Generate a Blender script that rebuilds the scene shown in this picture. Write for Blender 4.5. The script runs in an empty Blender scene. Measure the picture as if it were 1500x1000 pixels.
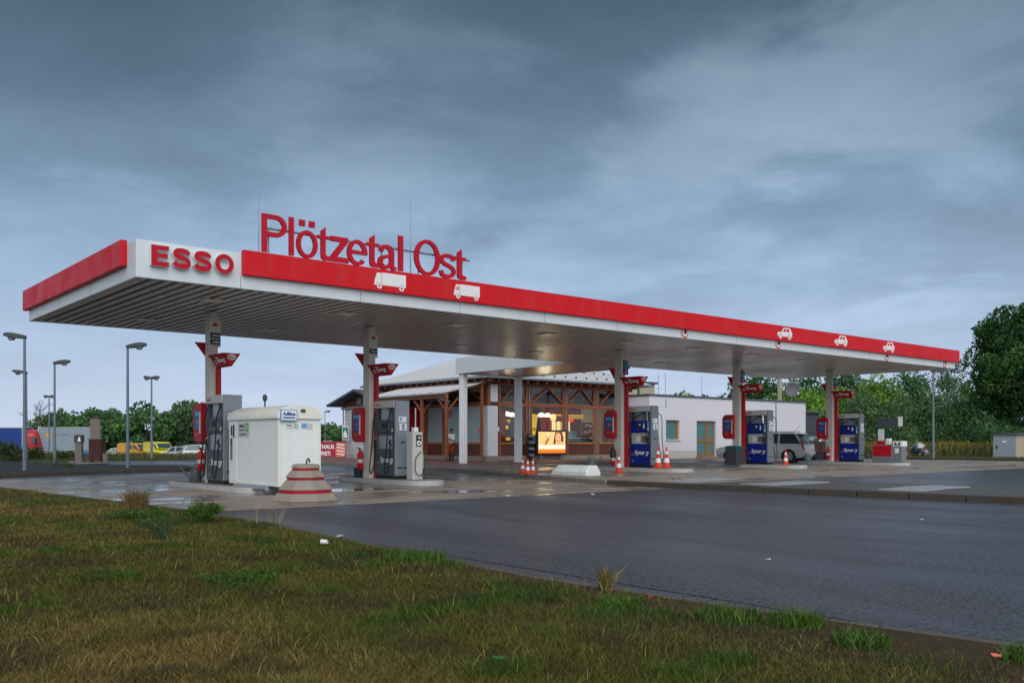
import bpy, bmesh, math, random
import numpy as np
from mathutils import Matrix, Vector
R = math.radians
SC = bpy.context.scene
COL = SC.collection
TH = R(40.134)
CT, ST = math.cos(TH), math.sin(TH)
FPX, Y0, CAMH = 1343.34, 646.1, 1.2


def P(px, py, z=0.0):
    """site position of a ground spot surveyed from the photograph (heights in metres)"""
    Y = FPX * (CAMH - z) / (py - Y0)
    X = (px - 750.0) / FPX * Y
    return (X * CT + Y * ST, -X * ST + Y * CT)


def PY(px, Y):
    X = (px - 750.0) / FPX * Y
    return (X * CT + Y * ST, -X * ST + Y * CT)


FACE = -TH          # rotation that turns a thing's -y side to the view direction
# ------------------------------------------------------------------ mesh builder


class MB:
    def __init__(self):
        self.v = []
        self.f = []
        self.m = []

    def add(self, vs, fs, m=0):
        b = len(self.v)
        self.v += [tuple(p) for p in vs]
        for q in fs:
            self.f.append([b + i for i in q])
            self.m.append(m)
        return self

    def box(self, x0, x1, y0, y1, z0, z1, m=0):
        vs = [(x0, y0, z0), (x1, y0, z0), (x1, y1, z0), (x0, y1, z0), (x0, y0, z1), (x1, y0, z1), (x1, y1, z1), (x0, y1, z1)]
        return self.add(vs, [(3, 2, 1, 0), (4, 5, 6, 7), (0, 1, 5, 4), (1, 2, 6, 5), (2, 3, 7, 6), (3, 0, 4, 7)], m)

    def beam(self, a, b, w, h, m=0, up=(0, 0, 1)):
        a, b = Vector(a), Vector(b)
        d = (b - a).normalized()
        u = Vector(up)
        s = d.cross(u)
        if s.length < 1e-4:
            s = d.cross(Vector((1, 0, 0)))
        s.normalize()
        t = s.cross(d)
        s *= w / 2
        t *= h / 2
        vs = [a - s - t, a + s - t, a + s + t, a - s + t, b - s - t, b + s - t, b + s + t, b - s + t]
        return self.add(vs, [(3, 2, 1, 0), (4, 5, 6, 7), (0, 1, 5, 4), (1, 2, 6, 5), (2, 3, 7, 6), (3, 0, 4, 7)], m)

    def prism(self, poly, axis, a, b, m=0):
        n = len(poly)

        def pt(p, t):
            if axis == 'x':
                return (t, p[0], p[1])
            if axis == 'y':
                return (p[0], t, p[1])
            return (p[0], p[1], t)
        vs = [pt(p, a) for p in poly] + [pt(p, b) for p in poly]
        fs = [list(range(n))[::-1], [n + i for i in range(n)]]
        for i in range(n):
            j = (i + 1) % n
            fs.append((i, j, n + j, n + i))
        return self.add(vs, fs, m)

    def tube(self, pts, r, n=8, m=0, cap=True):
        pts = [Vector(p) for p in pts]
        rs = r if isinstance(r, (list, tuple)) else [r] * len(pts)
        vs, fs = [], []
        prev = None
        for i, p in enumerate(pts):
            if i == 0:
                d = pts[1] - p
            elif i == len(pts) - 1:
                d = p - pts[i - 1]
            else:
                d = pts[i + 1] - pts[i - 1]
            d.normalize()
            if prev is None:
                s = d.cross(Vector((0, 0, 1)))
                if s.length < 1e-3:
                    s = d.cross(Vector((1, 0, 0)))
            else:
                s = prev - d * prev.dot(d)
                if s.length < 1e-4:
                    s = d.cross(Vector((1, 0, 0)))
            s.normalize()
            prev = s
            t = d.cross(s)
            for k in range(n):
                a = 2 * math.pi * k / n
                vs.append(p + (s * math.cos(a) + t * math.sin(a)) * rs[i])
        for i in range(len(pts) - 1):
            for k in range(n):
                j = (k + 1) % n
                fs.append((i * n + k, i * n + j, (i + 1) * n + j, (i + 1) * n + k))
        if cap:
            fs.append(list(range(n))[::-1])
            fs.append([(len(pts) - 1) * n + k for k in range(n)])
        return self.add(vs, fs, m)

    def lathe(self, prof, n=16, c=(0, 0, 0), m=0, rot=0.0, axis='z'):
        vs, fs = [], []
        for (r, z) in prof:
            for k in range(n):
                a = 2 * math.pi * k / n + rot
                x, y = r * math.cos(a), r * math.sin(a)
                if axis == 'z':
                    vs.append((c[0] + x, c[1] + y, c[2] + z))
                elif axis == 'x':
                    vs.append((c[0] + z, c[1] + x, c[2] + y))
                else:
                    vs.append((c[0] + x, c[1] + z, c[2] + y))
        for i in range(len(prof) - 1):
            for k in range(n):
                j = (k + 1) % n
                fs.append((i * n + k, i * n + j, (i + 1) * n + j, (i + 1) * n + k))
        fs.append(list(range(n))[::-1])
        fs.append([(len(prof) - 1) * n + k for k in range(n)])
        return self.add(vs, fs, m)

    def loft(self, rings, m=0, cap=True):
        n = len(rings[0])
        vs = [p for r in rings for p in r]
        fs = []
        for i in range(len(rings) - 1):
            for k in range(n):
                j = (k + 1) % n
                fs.append((i * n + k, i * n + j, (i + 1) * n + j, (i + 1) * n + k))
        if cap:
            fs.append(list(range(n))[::-1])
            fs.append([(len(rings) - 1) * n + k for k in range(n)])
        return self.add(vs, fs, m)

    def build(self, name, mats, parent=None, world=False, bevel=0, smooth=False, seg=2):
        me = bpy.data.meshes.new(name)
        vs = self.v
        if world and parent is not None:
            tot = Matrix.Identity(4)
            q_ = parent
            while q_ is not None:
                tot = q_.matrix_basis @ tot
                q_ = q_.parent
            inv = tot.inverted()
            vs = [tuple(inv @ Vector(p)) for p in vs]
        me.from_pydata(vs, [], self.f)
        if not isinstance(mats, (list, tuple)):
            mats = [mats]
        for k in mats:
            me.materials.append(k)
        me.polygons.foreach_set('material_index', self.m)
        bm = bmesh.new()
        bm.from_mesh(me)
        bmesh.ops.recalc_face_normals(bm, faces=bm.faces)
        bm.to_mesh(me)
        bm.free()
        if smooth:
            me.shade_smooth()
            me.set_sharp_from_angle(angle=R(38))
        o = bpy.data.objects.new(name, me)
        COL.objects.link(o)
        o.parent = parent
        if bevel:
            b = o.modifiers.new('edge', 'BEVEL')
            b.width = bevel
            b.segments = seg
            b.limit_method = 'ANGLE'
            b.angle_limit = R(40)
        return o


def thing(name, label, cat, loc=(0, 0, 0), rz=0.0, group=None):
    o = bpy.data.objects.new(name, None)
    COL.objects.link(o)
    o.location = loc
    o.rotation_euler = (0, 0, rz)
    o.empty_display_size = 0.2
    bpy.context.view_layer.update()
    o.matrix_basis = Matrix.Translation(loc) @ Matrix.Rotation(rz, 4, 'Z')
    o['label'] = label
    o['category'] = cat
    if group:
        o['group'] = group
    return o


def tag(o, label, cat, group=None):
    o['label'] = label
    o['category'] = cat
    if group:
        o['group'] = group
    return o


def struct(o):
    o['kind'] = 'structure'
    return o


def stuff(o, label, cat):
    o['kind'] = 'stuff'
    o['label'] = label
    o['category'] = cat
    return o


def dup(o, parent=None):
    c = o.copy()
    COL.objects.link(c)
    if parent is not None:
        c.parent = parent
    for ch in list(o.children):
        dup(ch, c)
    return c


def dup_thing(o, label, loc, rz=0.0):
    c = dup(o)
    c.matrix_basis = Matrix.Translation(loc) @ Matrix.Rotation(rz, 4, 'Z')
    c['label'] = label
    return c


# ------------------------------------------------------------------ lettering
_TX = {}


def glyphs(body, offset=0.0, space=1.0):
    key = (body, offset, space)
    if key not in _TX:
        cu = bpy.data.curves.new('t', 'FONT')
        cu.body = body
        cu.offset = offset
        cu.space_character = space
        cu.extrude = 0.5
        cu.resolution_u = 4
        ob = bpy.data.objects.new('t', cu)
        COL.objects.link(ob)
        bpy.context.view_layer.update()
        me = bpy.data.meshes.new_from_object(ob.evaluated_get(bpy.context.evaluated_depsgraph_get()))
        vs = np.zeros(len(me.vertices) * 3)
        me.vertices.foreach_get('co', vs)
        vs = vs.reshape(-1, 3)
        fs = [list(p.vertices) for p in me.polygons]
        nz = [p.normal.z for p in me.polygons]
        lo, hi = vs.min(0), vs.max(0)
        vs = (vs - lo) / np.maximum(hi - lo, 1e-6)
        _TX[key] = (vs, fs, nz, (hi[0] - lo[0]) / (hi[1] - lo[1]))
        bpy.data.objects.remove(ob)
        bpy.data.curves.remove(cu)
        bpy.data.meshes.remove(me)
    return _TX[key]


def txt(mb, body, org, xd, yd, H, W=None, depth=0.01, m=0, mside=None, offset=0.0, space=1.0, slant=0.0):
    """letters with lower-left corner at org, running along xd, standing along yd, proud of their plate"""
    vs, fs, nz, asp = glyphs(body, offset, space)
    W = W or H * asp
    xd, yd = Vector(xd).normalized(), Vector(yd).normalized()
    zd = xd.cross(yd)
    org = Vector(org)
    b = len(mb.v)
    for p in vs:
        mb.v.append(tuple(org + xd * (p[0] * W + slant * p[1] * H) + yd * (p[1] * H) + zd * (p[2] * depth)))
    for q, n in zip(fs, nz):
        mb.f.append([b + i for i in q])
        mb.m.append(m if (mside is None or n > 0.5) else mside)
    return mb


def arcpts(cx, cy, rx, ry, a0, a1, n=14):
    return [(cx + rx * math.cos(math.radians(a0 + (a1 - a0) * k / n)), cy + ry * math.sin(math.radians(a0 + (a1 - a0) * k / n))) for k in range(n + 1)]


def spline2(pts, n=7):
    P4 = [pts[0]] + list(pts) + [pts[-1]]
    out = []
    for i in range(1, len(P4) - 2):
        a, b, c, d = P4[i - 1], P4[i], P4[i + 1], P4[i + 2]
        for k in range(n):
            t = k / n
            out.append(tuple(0.5 * (2 * b[q] + (c[q] - a[q]) * t + (2 * a[q] - 5 * b[q] + 4 * c[q] - d[q]) * t * t + (3 * b[q] - a[q] - 3 * c[q] + d[q]) * t ** 3) for q in (0, 1)))
    out.append(tuple(pts[-1]))
    return out


def stroke(pts, w):
    """closed outline of a thick line"""
    L, Rr = [], []
    for i, p in enumerate(pts):
        a, b = pts[max(0, i - 1)], pts[min(len(pts) - 1, i + 1)]
        dx, dy = b[0] - a[0], b[1] - a[1]
        m = math.hypot(dx, dy)
        nx, ny = -dy / m * w / 2, dx / m * w / 2
        L.append((p[0] + nx, p[1] + ny))
        Rr.append((p[0] - nx, p[1] - ny))
    return L + Rr[::-1]


def shape_glyph(name, outlines):
    """a letter drawn from closed outlines (holes wind through even-odd fill)"""
    cu = bpy.data.curves.new('t', 'CURVE')
    cu.dimensions = '2D'
    cu.fill_mode = 'BOTH'
    cu.extrude = 0.5
    for o in outlines:
        sp = cu.splines.new('POLY')
        sp.points.add(len(o) - 1)
        for q, p in zip(sp.points, o):
            q.co = (p[0], p[1], 0, 1)
        sp.use_cyclic_u = True
    ob = bpy.data.objects.new('t', cu)
    COL.objects.link(ob)
    bpy.context.view_layer.update()
    me = bpy.data.meshes.new_from_object(ob.evaluated_get(bpy.context.evaluated_depsgraph_get()))
    vs = np.zeros(len(me.vertices) * 3)
    me.vertices.foreach_get('co', vs)
    vs = vs.reshape(-1, 3)
    fs = [list(p.vertices) for p in me.polygons]
    nz = [p.normal.z for p in me.polygons]
    lo, hi = vs.min(0), vs.max(0)
    vs = (vs - lo) / np.maximum(hi - lo, 1e-6)
    bpy.data.objects.remove(ob)
    bpy.data.curves.remove(cu)
    bpy.data.meshes.remove(me)
    _TX[(name, 0.0, 1.0)] = (vs, fs, nz, (hi[0] - lo[0]) / (hi[1] - lo[1]))


S_ = 0.125
shape_glyph('*P', [[(0, 0), (0, 1)] + arcpts(.36, .71, .29, .29, 90, -90) + [(S_, .42), (S_, 0)], [(S_, .885)] + arcpts(.36, .7125, .165, .1725, 90, -90) + [(S_, .54)]])
shape_glyph('*o', [arcpts(.28, .35, .28, .37, 0, 360, 36)[:-1], arcpts(.28, .35, .17, .265, 0, 360, 36)[:-1], [(.08, .82), (.22, .82), (.22, .98), (.08, .98)], [(.34, .82), (.48, .82), (.48, .98), (.34, .98)]])
shape_glyph('*t', [[(.10, .12), (.13, .03), (.22, 0), (.40, 0), (.40, .12), (.30, .13), (.245, .18), (.245, .64), (.40, .64), (.40, .74), (.245, .74), (.245, 1.0), (.10, .88), (.10, .74), (0, .74), (0, .64), (.10, .64)]])
shape_glyph('*z', [[(.02, .70), (.50, .70), (.50, .57), (.19, .14), (.52, .14), (.52, 0), (0, 0), (0, .13), (.31, .56), (.02, .56)]])
shape_glyph('*e', [arcpts(.28, .35, .28, .37, -6, 318, 30) + arcpts(.28, .35, .16, .26, 318, 190, 12) + [(.125, .31), (.56, .31)], [(.135, .41)] + arcpts(.28, .35, .16, .26, 166, 14, 14) + [(.425, .41)]])
shape_glyph('*a', [[(.03, .50), (.06, .61), (.14, .69), (.27, .72), (.41, .69), (.49, .61), (.505, .50), (.505, .12), (.53, .09), (.58, .09), (.58, -.005), (.46, -.015), (.40, .02), (.375, .07), (.30, .0), (.20, -.02), (.08, .01), (.01, .09), (0, .20), (.03, .31), (.11, .38), (.24, .41), (.35, .44), (.36, .50), (.33, .57), (.26, .595), (.19, .575), (.165, .50)],
                   [(.36, .34), (.24, .305), (.165, .265), (.145, .19), (.18, .12), (.25, .105), (.32, .14), (.36, .21)]])
shape_glyph('*O', [arcpts(.36, .5, .36, .52, 0, 360, 44)[:-1], arcpts(.36, .5, .24, .415, 0, 360, 44)[:-1]])
shape_glyph('*s', [stroke(spline2([(.44, .52), (.41, .62), (.27, .655), (.12, .61), (.085, .51), (.16, .42), (.30, .36), (.42, .29), (.45, .18), (.38, .08), (.25, .045), (.11, .08), (.07, .20)]), .11)])
shape_glyph('+E', [[(0, 0), (0, 1), (1, 1), (1, .77), (.34, .77), (.34, .62), (.93, .62), (.93, .40), (.34, .40), (.34, .23), (1, .23), (1, 0)]])
shape_glyph('+S', [stroke(spline2([(.97, .70), (.88, .83), (.56, .89), (.25, .84), (.17, .70), (.30, .585), (.58, .51), (.88, .42), (.97, .28), (.86, .15), (.56, .11), (.24, .15), (.12, .31)]), .265)])
shape_glyph('+O', [arcpts(.55, .5, .55, .52, 0, 360, 44)[:-1], arcpts(.55, .5, .27, .285, 0, 360, 44)[:-1]])


# ------------------------------------------------------------------ materials
class NT:
    def __init__(self, mat_or_world):
        self.t = mat_or_world.node_tree
        self.n = self.t.nodes
        self.l = self.t.links

    def new(self, kind, **kw):
        x = self.n.new(kind)
        for k, v in kw.items():
            setattr(x, k, v)
        return x

    def link(self, a, b):
        self.l.new(a, b)

    def val(self, sock, v):
        if hasattr(v, 'is_output'):
            self.l.new(v, sock)
        else:
            sock.default_value = v

    def math(self, op, a, b=0.0, c=None, clamp=False):
        x = self.n.new('ShaderNodeMath')
        x.operation = op
        x.use_clamp = clamp
        self.val(x.inputs[0], a)
        self.val(x.inputs[1], b)
        if c is not None:
            self.val(x.inputs[2], c)
        return x.outputs[0]

    def mix(self, fac, a, b, blend='MIX'):
        x = self.n.new('ShaderNodeMix')
        x.data_type = 'RGBA'
        x.blend_type = blend
        self.val(x.inputs[0], fac)
        self.val(x.inputs[6], a)
        self.val(x.inputs[7], b)
        return x.outputs[2]

    def noise(self, vec, scale, detail=3.0, rough=0.55, dist=0.0):
        x = self.n.new('ShaderNodeTexNoise')
        if vec is not None:
            self.l.new(vec, x.inputs['Vector'])
        x.inputs['Scale'].default_value = scale
        x.inputs['Detail'].default_value = detail
        x.inputs['Roughness'].default_value = rough
        x.inputs['Distortion'].default_value = dist
        return x.outputs[0]

    def ramp(self, fac, stops, interp='LINEAR'):
        x = self.n.new('ShaderNodeValToRGB')
        x.color_ramp.interpolation = interp
        e = x.color_ramp.elements
        while len(e) < len(stops):
            e.new(0.5)
        for i, (p, c) in enumerate(stops):
            e[i].position = p
            e[i].color = c if len(c) == 4 else (*c, 1)
        self.l.new(fac, x.inputs[0])
        return x.outputs[0]

    def mapr(self, v, a, b, c, d):
        x = self.n.new('ShaderNodeMapRange')
        self.val(x.inputs[0], v)
        for i, k in enumerate((a, b, c, d)):
            x.inputs[i + 1].default_value = k
        return x.outputs[0]

    def scalevec(self, vec, s):
        x = self.n.new('ShaderNodeMapping')
        x.inputs['Scale'].default_value = s
        self.l.new(vec, x.inputs['Vector'])
        return x.outputs[0]


def newmat(name):
    m = bpy.data.materials.new(name)
    m.use_nodes = True
    return m, NT(m), m.node_tree.nodes['Principled BSDF']


def c4(c, k=1.0):
    return (c[0] * k, c[1] * k, c[2] * k, 1)


def mat(name, col, rough=0.5, metal=0.0, var=0.10, scale=3.0, bump=0.0, bscale=60.0, spec=0.3, emit=0.0, streak=0.0, coat=0.0):
    m, t, p = newmat(name)
    tc = t.new('ShaderNodeTexCoord').outputs['Object']
    n1 = t.noise(tc, scale, 4)
    c = t.mix(n1, c4(col, 1 - var), c4(col, 1 + var))
    if streak:
        n2 = t.noise(t.scalevec(tc, (1.6, 1.6, 0.35)), 2.0, 5, 0.6)
        f = t.mapr(n2, 0.5, 0.85, 0, streak * 0.7)
        c = t.mix(f, c, (0.16, 0.15, 0.13, 1))
    t.link(c, p.inputs['Base Color'])
    n3 = t.noise(tc, scale * 2.7, 3)
    t.link(t.mapr(n3, 0.3, 0.7, max(0.02, rough * 0.8), min(1, rough * 1.2)), p.inputs['Roughness'])
    p.inputs['Metallic'].default_value = metal
    p.inputs['Specular IOR Level'].default_value = spec
    p.inputs['Coat Weight'].default_value = coat
    if bump:
        b = t.new('ShaderNodeBump')
        b.inputs['Strength'].default_value = bump
        b.inputs['Distance'].default_value = 0.01
        t.link(t.noise(tc, bscale, 4), b.inputs['Height'])
        t.link(b.outputs[0], p.inputs['Normal'])
    if emit:
        p.inputs['Emission Color'].default_value = c4(col)
        p.inputs['Emission Strength'].default_value = emit
    return m


M = {}
M['white'] = mat('white_coated_metal', (0.62, 0.68, 0.72), 0.45, streak=0.16, var=0.05)
M['whiteplastic'] = mat('white_plastic', (0.72, 0.75, 0.75), 0.45, var=0.05, streak=0.08)
M['cream'] = mat('cream_metal', (0.72, 0.71, 0.65), 0.4, var=0.05, streak=0.15)
M['red'] = mat('red_panel', (0.60, 0.010, 0.016), 0.45, var=0.10, scale=0.6, spec=0.18, streak=0.22)
M['redletter'] = mat('red_letter', (0.46, 0.006, 0.022), 0.45, var=0.1, spec=0.2)
M['redpost'] = mat('red_post', (0.40, 0.008, 0.018), 0.45, var=0.1, spec=0.25)
M['soffit'] = mat('aluminium_slat', (0.74, 0.715, 0.69), 0.30, metal=0.45, var=0.05, scale=0.1)
M['dark'] = mat('dark_void', (0.055, 0.053, 0.05), 0.8)
M['colpaint'] = mat('column_paint', (0.58, 0.575, 0.53), 0.5, var=0.06, streak=0.2)
M['steel'] = mat('brushed_steel', (0.42, 0.44, 0.46), 0.35, metal=0.75, var=0.08)
M['pumpsilver'] = mat('pump_silver', (0.36, 0.40, 0.44), 0.4, metal=0.2, var=0.06, streak=0.15)
M['postwhite'] = mat('white_post_paint', (0.80, 0.83, 0.86), 0.45, var=0.04, streak=0.1)
M['pumpgrey'] = mat('pump_grey', (0.20, 0.225, 0.25), 0.4, var=0.06, metal=0.3, streak=0.15)
M['pumplight'] = mat('pump_light_grey', (0.50, 0.50, 0.48), 0.4, var=0.05, streak=0.15)
M['pumpdark'] = mat('pump_charcoal', (0.07, 0.085, 0.095), 0.45, var=0.15, streak=0.15)
M['black'] = mat('black_rubber', (0.016, 0.017, 0.019), 0.55)
M['blue'] = mat('pump_blue', (0.006, 0.020, 0.25), 0.45, var=0.10, spec=0.18)
M['teal'] = mat('teal_label', (0.01, 0.22, 0.36), 0.4)
M['lightblue'] = mat('light_blue_label', (0.10, 0.35, 0.62), 0.4)
M['navy'] = mat('navy_label', (0.012, 0.02, 0.07), 0.4)
M['labeldark'] = mat('dark_teal_label', (0.012, 0.045, 0.065), 0.4)
M['paper'] = mat('white_label', (0.75, 0.77, 0.78), 0.5, var=0.03)
M['green'] = mat('green_label', (0.03, 0.30, 0.05), 0.5)
M['ink'] = mat('dark_print', (0.03, 0.03, 0.035), 0.6)
M['bluescreen'] = mat('blue_poster', (0.012, 0.08, 0.33), 0.35, var=0.5, scale=6)
M['orange'] = mat('orange_print', (0.60, 0.20, 0.03), 0.5)
M['cone'] = mat('cone_orange_red', (0.62, 0.05, 0.02), 0.5, var=0.08)
M['conewhite'] = mat('cone_white', (0.75, 0.75, 0.75), 0.4)
M['concrete'] = mat('cast_concrete', (0.26, 0.225, 0.19), 0.8, var=0.2, scale=5, bump=0.5, streak=0.3)
M['whitestone'] = mat('painted_concrete', (0.66, 0.69, 0.69), 0.7, var=0.1, bump=0.3, streak=0.5)
M['kerb'] = mat('kerb_concrete', (0.20, 0.18, 0.155), 0.75, var=0.3, scale=2.5, bump=0.5)
M['kerbedge'] = mat('edging_stone', (0.105, 0.095, 0.083), 0.85, var=0.35, scale=3, bump=0.5)
M['kerbdark'] = mat('kerb_old', (0.068, 0.058, 0.047), 0.8, var=0.35, scale=2.5, bump=0.5)
M['wood'] = mat('stained_timber', (0.26, 0.090, 0.042), 0.5, var=0.25, scale=4)
M['woodlight'] = mat('varnished_timber', (0.33, 0.135, 0.030), 0.45, var=0.2, scale=4)
M['wooddark'] = mat('dark_timber_panel', (0.105, 0.038, 0.026), 0.5, var=0.2, scale=4)
M['render'] = mat('white_render', (0.66, 0.66, 0.72), 0.85, var=0.04, bump=0.2, streak=0.12)
M['roofdark'] = mat('dark_roof_edge', (0.09, 0.10, 0.12), 0.6)
M['roofmetal'] = mat('standing_seam_metal', (0.58, 0.59, 0.60), 0.45, metal=0.1, var=0.08, scale=0.7)
M['frost'] = mat('frosted_film', (0.30, 0.39, 0.42), 0.25, var=0.08, scale=0.5)
M['wine'] = mat('wine_red_wall', (0.26, 0.014, 0.026), 0.6)
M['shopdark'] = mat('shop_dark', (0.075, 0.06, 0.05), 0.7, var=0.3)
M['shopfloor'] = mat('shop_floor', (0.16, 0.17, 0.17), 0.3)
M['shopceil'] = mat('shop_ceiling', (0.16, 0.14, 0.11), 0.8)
M['lampglow'] = mat('lamp_glow', (1.0, 0.86, 0.62), 0.5, emit=1.5, var=0)
M['menuglow'] = mat('menu_glow', (1.0, 0.78, 0.34), 0.5, emit=0.75, var=0.5, scale=9)
M['yellowglow'] = mat('yellow_sign_glow', (1.0, 0.52, 0.03), 0.5, emit=0.5, var=0.4, scale=5)
M['redglow'] = mat('red_sign_glow', (0.9, 0.05, 0.03), 0.5, emit=1.0, var=0)
M['counter'] = mat('counter_teal', (0.03, 0.10, 0.12), 0.4)
M['screen_bg'] = mat('screen_cream', (0.95, 0.66, 0.26), 0.4, emit=0.40, var=0)
M['screen_skin'] = mat('screen_skin', (0.85, 0.42, 0.20), 0.4, emit=0.5, var=0)
M['screen_hair'] = mat('screen_hair', (0.10, 0.035, 0.015), 0.4, emit=0.5, var=0)
M['screen_or'] = mat('screen_orange', (0.95, 0.20, 0.015), 0.4, emit=0.6, var=0)
M['screen_white'] = mat('screen_white', (0.95, 0.86, 0.62), 0.4, emit=0.55, var=0)
M['screen_brown'] = mat('screen_brown', (0.45, 0.16, 0.04), 0.4, emit=0.6, var=0)
M['galv'] = mat('galvanised_steel', (0.30, 0.34, 0.38), 0.45, metal=0.4, var=0.08)
M['lamphead'] = mat('lamp_housing', (0.055, 0.06, 0.065), 0.6, var=0.1)
M['ceillamp'] = mat('ceiling_lamp_cover', (0.82, 0.82, 0.82), 0.3, var=0.05)
M['lampglass'] = mat('lamp_bowl', (0.22, 0.25, 0.28), 0.2, var=0.05)
M['carsilver'] = mat('silver_paint', (0.68, 0.69, 0.70), 0.35, metal=0.1, var=0.02, coat=0.3)
M['carwhite'] = mat('white_car_paint', (0.66, 0.69, 0.74), 0.25, var=0.03, coat=0.6)
M['cargrey'] = mat('grey_car_paint', (0.14, 0.16, 0.18), 0.25, metal=0.4, var=0.04, coat=0.6)
M['vanyellow'] = mat('yellow_van_paint', (0.70, 0.62, 0.02), 0.3, var=0.04, coat=0.4)
M['vanorange'] = mat('orange_van_paint', (0.60, 0.30, 0.03), 0.3, var=0.04, coat=0.4)
M['glassdark'] = mat('car_window', (0.03, 0.06, 0.065), 0.06, spec=0.8, var=0.1)
M['taillight'] = mat('tail_lamp', (0.45, 0.01, 0.015), 0.2)
M['rim'] = mat('wheel_rim', (0.45, 0.46, 0.48), 0.3, metal=0.7)
M['truckblue'] = mat('blue_tarpaulin', (0.010, 0.045, 0.22), 0.55, var=0.1, scale=1)
M['truckgrey'] = mat('grey_tarpaulin', (0.22, 0.28, 0.33), 0.6, var=0.08, scale=1)
M['truckred'] = mat('red_cab_paint', (0.48, 0.012, 0.03), 0.3, coat=0.4)
M['rust'] = mat('rust_brown_metal', (0.060, 0.024, 0.018), 0.7, var=0.3)
M['taupe'] = mat('taupe_panel', (0.17, 0.145, 0.125), 0.7, var=0.12)
M['charcoal'] = mat('charcoal_post', (0.055, 0.058, 0.065), 0.6, var=0.15)
M['exposed'] = mat('exposed_aggregate', (0.15, 0.14, 0.13), 0.85, var=0.25, scale=20, bump=0.6)
M['banner'] = mat('red_banner', (0.34, 0.02, 0.05), 0.55, var=0.1)
M['bannerlight'] = mat('light_red_print', (0.65, 0.16, 0.10), 0.55)
M['slate'] = mat('grey_slat_boards', (0.075, 0.09, 0.105), 0.65, var=0.12)
M['beige'] = mat('beige_render', (0.42, 0.37, 0.27), 0.8, var=0.06, bump=0.2)
M['doorgrey'] = mat('grey_door', (0.30, 0.35, 0.42), 0.45, var=0.05)
M['fencegreen'] = mat('green_coated_wire', (0.02, 0.07, 0.05), 0.5)
M['brownload'] = mat('brown_trailer_side', (0.065, 0.028, 0.022), 0.6, var=0.3)
M['cover'] = mat('wet_sheet_metal', (0.36, 0.37, 0.38), 0.35, metal=0.3, var=0.35, scale=6)
M['skin'] = mat('skin', (0.28, 0.13, 0.08), 0.55, var=0.06)
M['hair'] = mat('brown_hair', (0.035, 0.02, 0.012), 0.6)
M['shirt'] = mat('white_shirt', (0.55, 0.57, 0.60), 0.8)
M['trousers'] = mat('rust_trousers', (0.24, 0.045, 0.025), 0.8)
M['boots'] = mat('black_boots', (0.02, 0.02, 0.024), 0.5)
M['bark'] = mat('bark', (0.075, 0.06, 0.048), 0.9, var=0.3, scale=8)
M['wallbrick'] = None


def leafmat(name, tr=0.25):
    m, t, p = newmat(name)
    a = t.new('ShaderNodeAttribute', attribute_name='Col').outputs['Color']
    t.link(a, p.inputs['Base Color'])
    p.inputs['Roughness'].default_value = 0.6
    p.inputs['Specular IOR Level'].default_value = 0.25
    tl = t.new('ShaderNodeBsdfTranslucent')
    t.link(a, tl.inputs['Color'])
    mx = t.new('ShaderNodeMixShader')
    mx.inputs[0].default_value = tr
    t.link(p.outputs[0], mx.inputs[1])
    t.link(tl.outputs[0], mx.inputs[2])
    t.link(mx.outputs[0], t.n['Material Output'].inputs[0])
    return m


M['leaf'] = leafmat('leaves', 0.35)
M['grass'] = leafmat('grass_blades', 0.2)


def asphalt(name, base, sheen, rlo, rhi, bump=0.35):
    m, t, p = newmat(name)
    tc = t.new('ShaderNodeTexCoord').outputs['Object']
    fine = t.noise(tc, 24, 5, 0.8)
    mid = t.noise(tc, 14, 4, 0.6)
    big = t.noise(t.scalevec(tc, (0.42, 0.11, 1)), 1.0, 4, 0.55, 0.6)
    c = t.mix(t.mapr(fine, 0.38, 0.62, 0, 1), c4(base, 0.15), c4(base, 2.6))
    c = t.mix(t.mapr(mid, 0.35, 0.7, 0, 0.5), c, c4(base, 0.7))
    c = t.mix(t.mapr(big, 0.42, 0.66, 0, 0.75), c, c4(sheen))  # bluish sky sheen painted into the base colour in broad streaks
    t.link(c, p.inputs['Base Color'])
    r = t.mapr(big, 0.34, 0.68, rhi, rlo)
    r = t.math('ADD', r, t.mapr(fine, 0.3, 0.7, -0.08, 0.12))
    t.link(r, p.inputs['Roughness'])
    t.link(t.mapr(fine, 0.40, 0.62, 0.02, 1.0), p.inputs['Specular IOR Level'])
    b = t.new('ShaderNodeBump')
    b.inputs['Strength'].default_value = bump
    b.inputs['Distance'].default_value = 0.006
    t.link(fine, b.inputs['Height'])
    t.link(b.outputs[0], p.inputs['Normal'])
    return m


M['asphalt'] = asphalt('damp_asphalt', (0.046, 0.047, 0.056), (0.078, 0.083, 0.105), 0.30, 0.52, 0.6)
M['asphalt2'] = asphalt('pale_damp_asphalt', (0.048, 0.050, 0.062), (0.080, 0.085, 0.105), 0.25, 0.45)


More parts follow.
